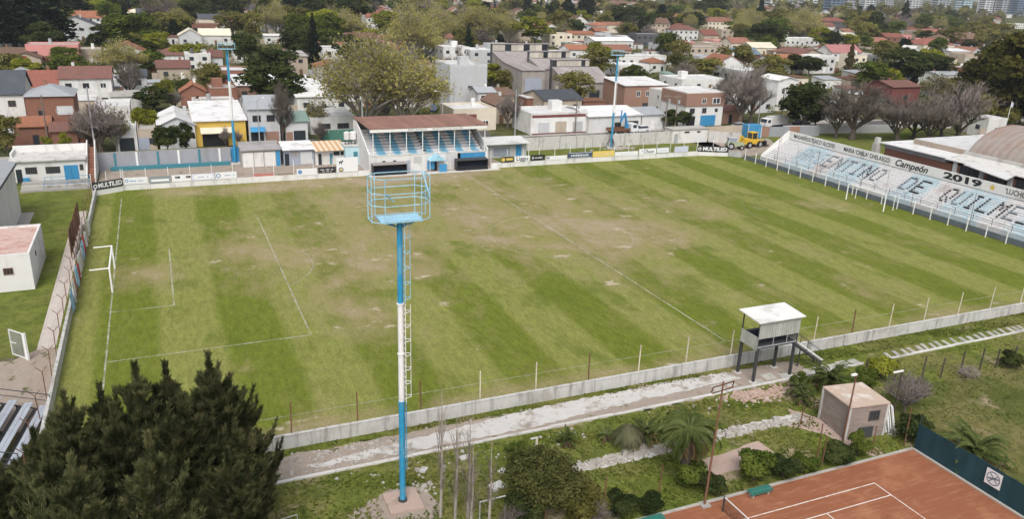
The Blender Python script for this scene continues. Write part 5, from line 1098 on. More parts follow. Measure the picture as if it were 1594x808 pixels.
TM = {}      # kind -> list of [(part name, mesh)], reference size 10 m tall, 8 m wide
def reg(kind, parts): TM.setdefault(kind, []).append(parts)
def mk(me, mat): me.materials.append(M[mat]); return me
def trunk_mesh(h_, r=.2, seed=0, forks=4, w_=3, bark='bark'):
    r_ = random.Random(seed); mb = MB(); p = Vector((0, 0, 0))
    for k in range(3):
        q = Vector((r_.uniform(-.12, .12), r_.uniform(-.12, .12), h_*(k+1)/3)); mb.tube(p, q, r*(1.25-.22*k), r*(1.03-.22*k), n=7, cap=k == 0); p = q
    for k in range(forks):
        a = 6.28*k/forks+r_.uniform(-.5, .5); mb.tube(p*r_.uniform(.7, 1), Vector((math.cos(a)*w_*.4, math.sin(a)*w_*.4, h_+r_.uniform(1, 2.6))), r*.55, r*.2, n=5, cap=False)
    return mk(mb.mesh('trunk'), bark)
for v in range(3):
    for kind, mat, n, h0, w_, nl, ls, lb in (('dark', 'leaf_dark', 4200, .7, 8.4, 24, .42, .19), ('green', 'leaf_green', 4000, .8, 8.4, 22, .40, .19), ('lime', 'leaf_lime', 3600, .8, 8.2, 20, .38, .20), ('olive', 'leaf_olive', 3600, .9, 8.6, 26, .36, .18)):
        Q, c_ = lobes_crown(100+v*7+len(kind), n, h0, 9.4, w_, nl, ls, lb)
        reg(kind, [('trunk', trunk_mesh(2.4, .22, v, 5, 4)), ('crown', mk(quads_mesh('crown', Q), mat))])
    tm, lb, tq, tips = branches(40+v, 10, 8.8, .17, .28, 5, 1.05, .14, (7, 5, 5, 5, 3), .016)
    reg('bare', [('trunk', mk(tm.mesh('trunk'), 'bark')), ('limbs', mk(lb.mesh('limbs'), 'bark')), ('twigs', mk(quads_mesh('twigs', tq), 'twig_purple' if v == 1 else 'twig'))])
    tm, lb, tq, tips = branches(60+v, 10, 8.8, .11, .20, 5, 1.1, .06, (8, 5, 4, 4, 3), .012)
    sel = tips[nrng.integers(0, len(tips), 9000)]+nrng.normal(0, .28, (9000, 3)); d = sphere_dirs(9000)
    reg('plane', [('trunk', mk(tm.mesh('trunk'), 'bark_pale')), ('limbs', mk(lb.mesh('limbs'), 'bark_pale')), ('twigs', mk(quads_mesh('twigs', tq), 'bark_pale')), ('crown', mk(quads_mesh('crown', leaf_quads(sel, d, .16)), 'leaf_plane'))])
    sel = tips[nrng.integers(0, len(tips), 1700)]+nrng.normal(0, .32, (1700, 3)); d = sphere_dirs(1700)
    reg('oliveSparse', [('trunk', TM['plane'][v][0][1]), ('limbs', TM['plane'][v][1][1]), ('twigs', TM['plane'][v][2][1]), ('crown', mk(quads_mesh('crown', leaf_quads(sel, d, .30)), 'leaf_olive'))])
    # layered pine / cedar
    rg = np.random.default_rng(70+v); P = []; D = []
    for k in range(13):
        z = 1.8+k*.64; rr = 4.0*(1-.72*(k/12)**1.4)*rg.uniform(.8, 1.1); m_ = 330; a = rg.uniform(0, 6.28, m_); q = rr*np.sqrt(rg.uniform(0, 1, m_))*(.72+.28*np.sin(a*5+k))
        P.append(np.stack([np.cos(a)*q, np.sin(a)*q, z+rg.normal(0, .14, m_)-.05*q], 1)); D.append(np.tile([0, 0, 1.], (m_, 1)))
    reg('pine', [('trunk', trunk_mesh(9.5, .24, v, 0)), ('crown', mk(quads_mesh('crown', leaf_quads(np.concatenate(P), np.concatenate(D), .5, 1.5, .4, rg)), 'leaf_pine'))])
    for kind, mat in (('cypress', 'leaf_cypress'), ('cypressBrown', 'leaf_cypressbrown')):
        n = 2200; z = rg.uniform(.4, 10, n); rr = 3.6*np.minimum(1, (10-z)/6.5)**.8*np.minimum(1, .5+z/2)*(.75+.25*np.sin(z*3+v)); a = rg.uniform(0, 6.28, n); q = rr*rg.uniform(.6, 1.03, n)
        P = np.stack([np.cos(a)*q, np.sin(a)*q, z], 1); d = np.stack([np.cos(a), np.sin(a), 0*a], 1)
        reg(kind, [('trunk', trunk_mesh(3, .2, v, 0)), ('crown', mk(quads_mesh('crown', leaf_quads(P, d, .42, 1.6, .3, rg)), mat))])
    Q, c_ = lobes_crown(300+v, 6500, 1.2, 9.9, 8.4, 30, .36, .17, 'round', .35)
    reg('eucalyptus', [('trunk', trunk_mesh(5, .2, v, 6, 5, 'bark_pale')), ('crown', mk(quads_mesh('crown', Q), 'leaf_eucalyptus'))])

def frond(r_, L_, droop, n=16, wl=.55, lean=1.0):
    """arched palm frond: leaflets as quads either side of the rib"""
    qs = []; a0 = r_.uniform(.25, 1.25)*lean; pts = []
    x = z = 0; ang = a0
    for k in range(n+1):
        pts.append((x, z)); x += math.cos(ang)*L_/n; z += math.sin(ang)*L_/n; ang -= droop/n*(1+k/n)
    for k in range(n):
        (x0, z0), (x1, z1) = pts[k], pts[k+1]; t = k/n; lw = wl*math.sin(math.pi*min(1, .18+t*.85))**.7
        qs.append([(x0, -.03, z0), (x0, .03, z0), (x1, .03, z1), (x1, -.03, z1)])
        if k < 2: continue
        for s in (-1, 1):
            for h in (0, .5):
                xa, za = x0+(x1-x0)*h, z0+(z1-z0)*h; tx, tz = xa+lw*.55, za-lw*.28+r_.uniform(-.06, .04)
                qs.append([(xa, s*.02, za), (xa+.07, s*.02, za), (tx+.03, s*lw*.8, tz), (tx-.02, s*lw*.8, tz)])
    return np.array(qs)
def palm_meshes(seed, th, L_, nf, droop, mat='leaf_palm', tr=.28, dry=6, wl=.55, lean=1.):
    r_ = random.Random(seed); al = []; dr = []
    for k in range(nf+dry):
        f = frond(r_, L_*r_.uniform(.8, 1.1), droop*r_.uniform(.7, 1.2) if k < nf else droop*1.5, 16, wl, lean if k < nf else .15)
        a = 6.28*k/nf*1.618*3+r_.uniform(-.2, .2); c_, s_ = math.cos(a), math.sin(a); G = f.copy(); G[..., 0] = f[..., 0]*c_-f[..., 1]*s_; G[..., 1] = f[..., 0]*s_+f[..., 1]*c_; G[..., 2] += th
        (al if k < nf else dr).append(G)
    mb = MB(); n = 7
    for k in range(n): mb.tube((0, 0, th*k/n), (0, 0, th*(k+1)/n+.02), tr*(1.15 if k == 0 else 1), tr*.86, n=9)
    mb.tube((0, 0, th-.1), (0, 0, th+.35), tr*1.3, tr*.5, n=9)
    out = [('trunk', mk(mb.mesh('trunk'), 'bark')), ('crown', mk(quads_mesh('crown', np.concatenate(al)), mat))]
    if dr: out.append(('dead_fronds', mk(quads_mesh('dead_fronds', np.concatenate(dr)), 'leaf_drypalm')))
    return out
for v in range(2):
    reg('palm', palm_meshes(80+v, 6.5, 4.0, 30, 2.4)); 
    # fan palm: dense round head
    rg = np.random.default_rng(90+v); n = 900; d = sphere_dirs(n, rg); P = d*rg.uniform(2.6, 4.0, (n, 1)); P[:, 2] = P[:, 2]*.85+6.2
    reg('fanpalm', [('trunk', trunk_mesh(6.2, .35, v, 0)), ('crown', mk(quads_mesh('crown', leaf_quads(P, d, 1.0, 2.2, .1, rg)), 'leaf_olive'))])

def plant(kind, var, loc, sxy, sz_, label, cat, name, group=None, rot=None):
    t = thing(name, label, cat, loc, rng.uniform(0, 6.28) if rot is None else rot, group); t.scale = (sxy, sxy, sz_)
    ps = TM[kind][var % len(TM[kind])]
    for nm, me in ps: link(nm, me, None, t)
    return t

# ---- foreground conifers (she-oaks): feathery upswept plumes
def casuarina(seed, H=11, w_=5.6):
    rg = np.random.default_rng(seed); r_ = random.Random(seed); Q = []; tr_m = MB()
    tr_m.tube((0, 0, 0), (0, 0, H*.5), .22, .14, n=7); tr_m.tube((0, 0, H*.5), (0, 0, H*.97), .14, .03, n=6)
    def plume(b0, tip, sag, m_, r0, r1, ln0):
        """tapering brush of needles round a curved branch"""
        mid = b0.lerp(tip, .55)+Vector((0, 0, -sag)); A, B, C_ = np.array(b0), np.array(mid), np.array(tip); u = rg.uniform(.08, 1, (m_, 1))**.8
        p = A*(1-u)**2+2*B*u*(1-u)+C_*u*u; d = 2*(1-u)*(B-A)+2*u*(C_-B); d /= np.linalg.norm(d, axis=1, keepdims=True)+1e-9
        o = rg.normal(0, 1, (m_, 3)); o -= d*np.sum(o*d, 1, keepdims=True); o /= np.linalg.norm(o, axis=1, keepdims=True)
        rad = (r0+(r1-r0)*u)*rg.uniform(.15, 1.0, (m_, 1)); p = p+o*rad
        nd = d*.75+o*.35+np.array([0, 0, .35])+rg.normal(0, .22, (m_, 3)); nd /= np.linalg.norm(nd, axis=1, keepdims=True)
        sd = np.cross(nd, rg.normal(0, 1, (m_, 3))); sd /= np.linalg.norm(sd, axis=1, keepdims=True)
        ln = ln0*rg.uniform(.6, 1.3, (m_, 1)); wd = rg.uniform(.018, .040, (m_, 1))
        Q.append(np.stack([p-sd*wd, p+sd*wd, p+nd*ln+sd*wd*.25, p+nd*ln-sd*wd*.25], 1))
    nb = 58
    for k in range(nb):
        t = k/(nb-1); z0 = H*(.08+.74*t); rad = (w_/2*(1-t)**.62*r_.uniform(.4, 1.12)+.18); a = k*2.4+r_.uniform(-.4, .4)
        rise = (.6+rad*r_.uniform(.6, 1.5))*(1-.35*t); tip = Vector((math.cos(a)*rad, math.sin(a)*rad, z0+rise)); b0 = Vector((math.cos(a)*.05, math.sin(a)*.05, z0)); sag = rise*.22
        tr_m.tube(b0, b0.lerp(tip, .55)+Vector((0, 0, -sag)), .04, .022, n=4, cap=False)
        plume(b0, tip, sag, int(260+260*(1-t)), .30*(1-.4*t), .05, .34)
        for q in range(2 if t < .8 else 0):       # side plumes
            f = r_.uniform(.35, .75); s0 = b0.lerp(tip, f)+Vector((0, 0, -sag*.7)); aa = a+r_.choice((-1, 1))*r_.uniform(.5, 1.1); plume(s0, s0+Vector((math.cos(aa)*rad*.42, math.sin(aa)*rad*.42, rise*.6+.25)), .1, 150, .17, .03, .28)
    plume(Vector((0, 0, H*.66)), Vector((.05, 0, H*.985)), 0, 620, .36, .03, .34)
    for q in range(4): a = q*1.57+r_.uniform(-.3, .3); zz = H*r_.uniform(.70, .80); plume(Vector((0, 0, zz)), Vector((math.cos(a)*.42, math.sin(a)*.42, zz+H*r_.uniform(.08, .13))), .08, 150, .15, .03, .28)
    return [('trunk', mk(tr_m.mesh('trunk'), 'bark')), ('crown', mk(quads_mesh('crown', np.concatenate(Q)), 'leaf_casuarina'))]
for v in range(4): reg('casuarina', casuarina(500+v))
cas = [(3.5, -11.3, 11.2, 'sharp tallest tip left of centre'), (5.0, -11.0, 10.8, 'twin tip just right of the tallest one'), (7.2, -11.2, 11.1, 'tall spire nearest the penalty box corner'), (8.1, -10.6, 9.2, 'shorter spire right of the tall spire'), (8.6, -11.4, 7.4, 'rightmost, low and spreading toward the kerb'), (1.8, -11.0, 10.1, 'below the left end wall foot'), (.2, -11.4, 10.2, 'rising in front of the end wall foot'), (-1.4, -11.8, 8.6, 'left, beside the bleacher'), (-2.9, -12.4, 7.2, 'leftmost and lowest beside the bleacher'), (2.6, -14.5, 10.6, 'front row at the bottom edge, left'), (5.6, -15.0, 10.8, 'front row at the bottom edge, middle'), (8.0, -14.3, 8.6, 'front row at the bottom edge, right'), (-.4, -15.3, 9.6, 'front row in the bottom left corner'), (4.2, -18.5, 11.0, 'nearest, half cut by the bottom edge'), (7.4, -17.4, 8.8, 'nearest right, half cut by the bottom edge'), (1.0, -18.6, 10.6, 'nearest left, half cut by the bottom edge'), (8.5, -13.2, 6.6, 'small one filling the right foot of the group')]
for i, (x, y, h_, lab) in enumerate(cas):
    plant('casuarina', i, (x, y, 0), h_/11*1.08, h_/11, 'dark feathery conifer, '+lab, 'conifer', 'conifer_tree', 'dark conifers at the bottom left', i*1.7)

# ---- garden plants on the near side
reg('bigpalm', palm_meshes(201, 3.3, 2.8, 52, 1.9, 'leaf_palm', .38, 12, .42, 1.2))
reg('bushpalm', palm_meshes(205, .6, 2.6, 44, 1.35, 'leaf_palm', .4, 4, .36, 1.3)); reg('smallpalm', palm_meshes(209, .5, 1.25, 24, 1.2, 'leaf_palm', .16, 4, .22, 1.3))
def shrub_parts(seed, n, mat, ls, h_=2., w_=2.4, nl=14):
    Q, c_ = lobes_crown(seed, n, .25, h_, w_, nl, ls, .22, 'round', .5); mb = MB(); r_ = random.Random(seed)
    for k in range(6):
        a = k*1.05; mb.tube((0, 0, 0), (math.cos(a)*w_*.25, math.sin(a)*w_*.25, h_*r_.uniform(.5, .8)), .05, .015, n=5, cap=False)
    return [('stems', mk(mb.mesh('stems'), 'bark')), ('foliage', mk(quads_mesh('foliage', Q), mat))]
reg('shrub', shrub_parts(401, 5200, 'leaf_green', .13)); reg('shrub', shrub_parts(402, 5200, 'leaf_olive', .13)); reg('shrub', shrub_parts(403, 5200, 'leaf_dark', .14)); reg('shrub', shrub_parts(404, 4600, 'leaf_lime', .14)); reg('shrub', shrub_parts(405, 15000, 'leaf_bush', .055, 2., 2.4, 34))
tm, lb, tq, tips = branches(410, 3.2, 4.2, .15, .07, 4, 1.1, .1, (7, 5, 5, 4), .010); reg('bareshrub', [('trunk', mk(tm.mesh('trunk'), 'bark')), ('limbs', mk(lb.mesh('limbs'), 'twig_purple')), ('twigs', mk(quads_mesh('twigs', tq), 'twig_purple'))])
# bare poplar: bundle of thin upright stems
def poplar(seed, H=8.5):
    r_ = random.Random(seed); mb = MB(); qs = []; mb.tube((0, 0, 0), (.1, 0, H*.5), .11, .07, n=6); mb.tube((.1, 0, H*.5), (.05, 0, H), .07, .012, n=5)
    for k in range(46):
        z = H*r_.uniform(.05, .75); a = r_.uniform(0, 6.28); ln = r_.uniform(1.2, 3.4)*(1-.5*z/H); d = Vector((math.cos(a)*.28, math.sin(a)*.28, 1)).normalized(); p = Vector((0, 0, z)); q = p+d*ln; s = d.cross(Vector((math.cos(a+1), math.sin(a+1), .2))).normalized()*.016
        qs += [[p-s, p+s, q+s*.3, q-s*.3]]; s2 = d.cross(s).normalized()*.016; qs += [[p-s2, p+s2, q+s2*.3, q-s2*.3]]
        for j in range(4):
            pp = p.lerp(q, r_.uniform(.3, .95)); qq = pp+Vector((r_.uniform(-.3, .3), r_.uniform(-.3, .3), r_.uniform(.3, .8))); s3 = (qq-pp).cross(Vector((r_.uniform(-1, 1), r_.uniform(-1, 1), .1))).normalized()*.008; qs += [[pp-s3, pp+s3, qq+s3*.3, qq-s3*.3]]
    return [('trunk', mk(mb.mesh('trunk'), 'bark_pale')), ('twigs', mk(quads_mesh('twigs', np.array([[tuple(v) for v in q] for q in qs])), 'twig'))]
for v in range(3): reg('poplar', poplar(440+v))
for i, (x, y, h_, lab) in enumerate([(19.1, -15.0, 8.6, 'tallest, nearest the mast base'), (19.8, -15.6, 7.2, 'middle one behind the pale trunk'), (20.6, -15.6, 6.8, 'pale trunk, right of the tallest'), (21.5, -16.8, 5.6, 'short one right beside pipe frame'), (20.2, -17.2, 6.4, 'front one cut by bottom edge')]):
    plant('poplar', i, (x, y, 0), .9, h_/8.5, 'bare grey sapling poplar, '+lab, 'tree', 'bare_poplar', 'bare poplars right of the mast')
plant('bigpalm', 0, (35.2, -16.9, 0), 1.05, 1.05, 'big palm with arching fronds beside the leaning lamp post', 'palm', 'palm_tree')
plant('bushpalm', 0, (54.0, -10.2, 0), .95, 1.0, 'bushy trunkless palm behind the brick hut', 'palm', 'palm_tree'); plant('bushpalm', 0, (55.4, -22.3, 0), 1.2, 1.25, 'dark spreading palm behind the windbreak screen', 'palm', 'palm_tree', rot=2.)
for i, (x, y, s, lab) in enumerate([(29.8, -10.6, .75, 'small young palm left of the pampas clump'), (32.7, -11.0, .7, 'small young palm just behind pampas clump'), (35.2, -12.2, 1.2, 'young palm right of the pampas clump'), (49.9, -11.6, .9, 'young palm beside the rubble heap'), (50.4, -10.6, 1.0, 'young palm between rubble heap and hut')]): plant('smallpalm', 0, (x, y, 0), s, s*1.3, lab, 'palm', 'young_palm', 'young palms in the garden')
rg = np.random.default_rng(77); n = 900; a = rg.uniform(0, 6.28, n); sp_ = rg.uniform(.1, 1, n); p0 = np.stack([np.cos(a)*.2*sp_, np.sin(a)*.2*sp_, 0*a], 1); p1 = np.stack([np.cos(a)*.65*sp_, np.sin(a)*.65*sp_, 1.5-.35*sp_], 1); p2 = np.stack([np.cos(a)*1.25*sp_, np.sin(a)*1.25*sp_, 1.35-1.0*sp_+rg.uniform(-.1, .3, n)], 1); sd = np.stack([-np.sin(a), np.cos(a), 0*a], 1)*.02
reg('pampas', [('foliage', mk(quads_mesh('foliage', np.concatenate([np.stack([p0-sd, p0+sd, p1+sd, p1-sd], 1), np.stack([p1-sd, p1+sd, p2+sd*.3, p2-sd*.3], 1)])), 'leaf_pampas'))])
plant('pampas', 0, (33.7, -12.2, 0), 1.15, 1.2, 'pale drooping pampas grass clump between young palms', 'grass clump', 'pampas_clump')
for i, (k, x, y, s, h_, lab) in enumerate([(4, 25.2, -16.6, 2.3, 1.9, 'large rounded olive shrub right of the bare poplars'), (2, 23.6, -17.6, 1.1, 1.0, 'dark shrub in front of the large olive shrub'), (1, 27.0, -18.4, 1.3, 1.1, 'olive shrub at the bottom edge right of the large one'), (2, 29.2, -18.8, .9, .9, 'low dark shrub by the left end of the court'),
    (0, 35.0, -17.6, 1.0, .9, 'green shrub round the foot of the big palm'), (2, 36.0, -18.8, .8, .7, 'small dark shrub right of the lamp post foot'), (0, 39.4, -18.6, 1.15, 1.1, 'rounded green shrub above the court bench'), (2, 41.6, -19.0, .9, .8, 'dark shrub right of the court bench'), (0, 43.4, -18.9, .8, .6, 'green shrub beside twin rusty posts'), (2, 46.4, -18.9, 1.0, .6, 'long low dark shrub left of the hut'), (0, 48.4, -18.7, .7, .9, 'upright green shrub below the hut'),
    (2, 53.6, -18.6, .9, .8, 'dark shrub at the windbreak corner'), (2, 54.9, -17.8, .9, .7, 'dark shrub behind the windbreak corner'), (3, 59.4, -10.2, 1.15, 1.0, 'bright lime shrub right of the bushy palm'), (0, 57.0, -11.2, .9, .8, 'green shrub between bushy palm and lime shrub'), (0, 51.4, -9.6, .6, .7, 'small green shrub below the cabin stairs'), (2, 31.0, -19.0, .8, .6, 'low dark shrub behind the bottom bench'), (0, 26.2, -10.4, .7, .35, 'low green tuft beside yellow post'),
    (2, 72.2, -12.8, .9, .7, 'dark shrub among the right fence posts'), (2, 78.4, -13.3, 1.2, .9, 'dark shrub at the right end of the fence posts')]):
    plant('shrub', k, (x, y, 0), s, h_, lab, 'shrub', 'shrub', 'garden shrubs')
plant('bareshrub', 0, (56.2, -15.8, 0), 1.25, 1.25, 'leafless pinkish shrub behind the brick hut', 'shrub', 'bare_shrub'); plant('bareshrub', 0, (58.6, -14.6, 0), 1.0, .9, 'leafless shrub right of the hut on the slope', 'shrub', 'bare_shrub', rot=1.)
plant('bareshrub', 0, (66.5, -12.9, 0), .7, .45, 'low leafless bramble along the fence posts', 'shrub', 'bare_shrub', rot=2.); plant('bareshrub', 0, (27.0, -19.0, 0), .8, .6, 'leafless shrub at the bottom edge by the court', 'shrub', 'bare_shrub', rot=3.); plant('bareshrub', 0, (22.2, -18.0, 0), .8, .6, 'leafless bush below the pipe frame', 'shrub', 'bare_shrub', rot=4.)
# grass tufts of the verge
def tufts(name, label, n, fn, hmin, hmax, mat='grass_blade', seed=3):
    rg = np.random.default_rng(seed); xy = fn(rg, n); n = len(xy); P = np.concatenate([xy, np.zeros((n, 1))], 1); a = rg.uniform(0, 6.28, n); h_ = rg.uniform(hmin, hmax, n); s = np.stack([np.cos(a), np.sin(a), 0*a], 1)*(h_*rg.uniform(.35, .8, n))[:, None]
    top = P+np.stack([rg.normal(0, .85, n)*h_, rg.normal(0, .85, n)*h_, h_*.75], 1)
    return tag(link(name, quads_mesh(name, np.stack([P-s, P+s, top+s*.45, top-s*.45], 1)), mat), label, 'grass', None, 'stuff')
def area(rects):
    def fn(rg, n):
        ar = np.array([(b-a)*(d-c_) for a, b, c_, d in rects]); k = rg.choice(len(rects), n, p=ar/ar.sum()); R_ = np.array(rects)[k]; u = rg.uniform(0, 1, (n, 2)); return np.stack([R_[:, 0]+(R_[:, 1]-R_[:, 0])*u[:, 0], R_[:, 2]+(R_[:, 3]-R_[:, 2])*u[:, 1]], 1)
    return fn
def notin(fn, boxes):
    def f2(rg, n):
        p = fn(rg, n); ok = np.ones(len(p), bool)
        for a, b, c_, d in boxes: ok &= ~((p[:, 0] > a) & (p[:, 0] < b) & (p[:, 1] > c_) & (p[:, 1] < d))
        v = np.sin(p[:, 0]*.9+np.sin(p[:, 1]*1.3)*2)+np.sin(p[:, 1]*1.7+p[:, 0]*.4)
        return p[ok & (rg.uniform(-1.6, 2.0, len(p)) < v+.6)]
    return f2
skip = [(16, 19, -14.2, -11.5), (28.5, 48.6, -13.9, -12.6), (37, 43.2, -17.4, -14.8), (48.8, 53.2, -17.6, -13.8)]
tufts('verge_grass', 'tufty green grass between the kerb and the clay court', 30000, notin(area([(10, 54, -19.3, -8.45)]), skip), .04, .17)
tufts('wall_foot_grass', 'strip of grass growing along the foot of the near wall', 9000, notin(area([(9, 54, -5.2, -4.45), (54, 95, -6.4, -4.45)]), []), .05, .13, 'grass_blade', 4)
tufts('slope_grass', 'longer rough grass on the slope at right', 9000, notin(area([(54.5, 90, -13.5, -8.2), (56, 90, -24, -13)]), []), .05, .15, 'grass_blade', 5)

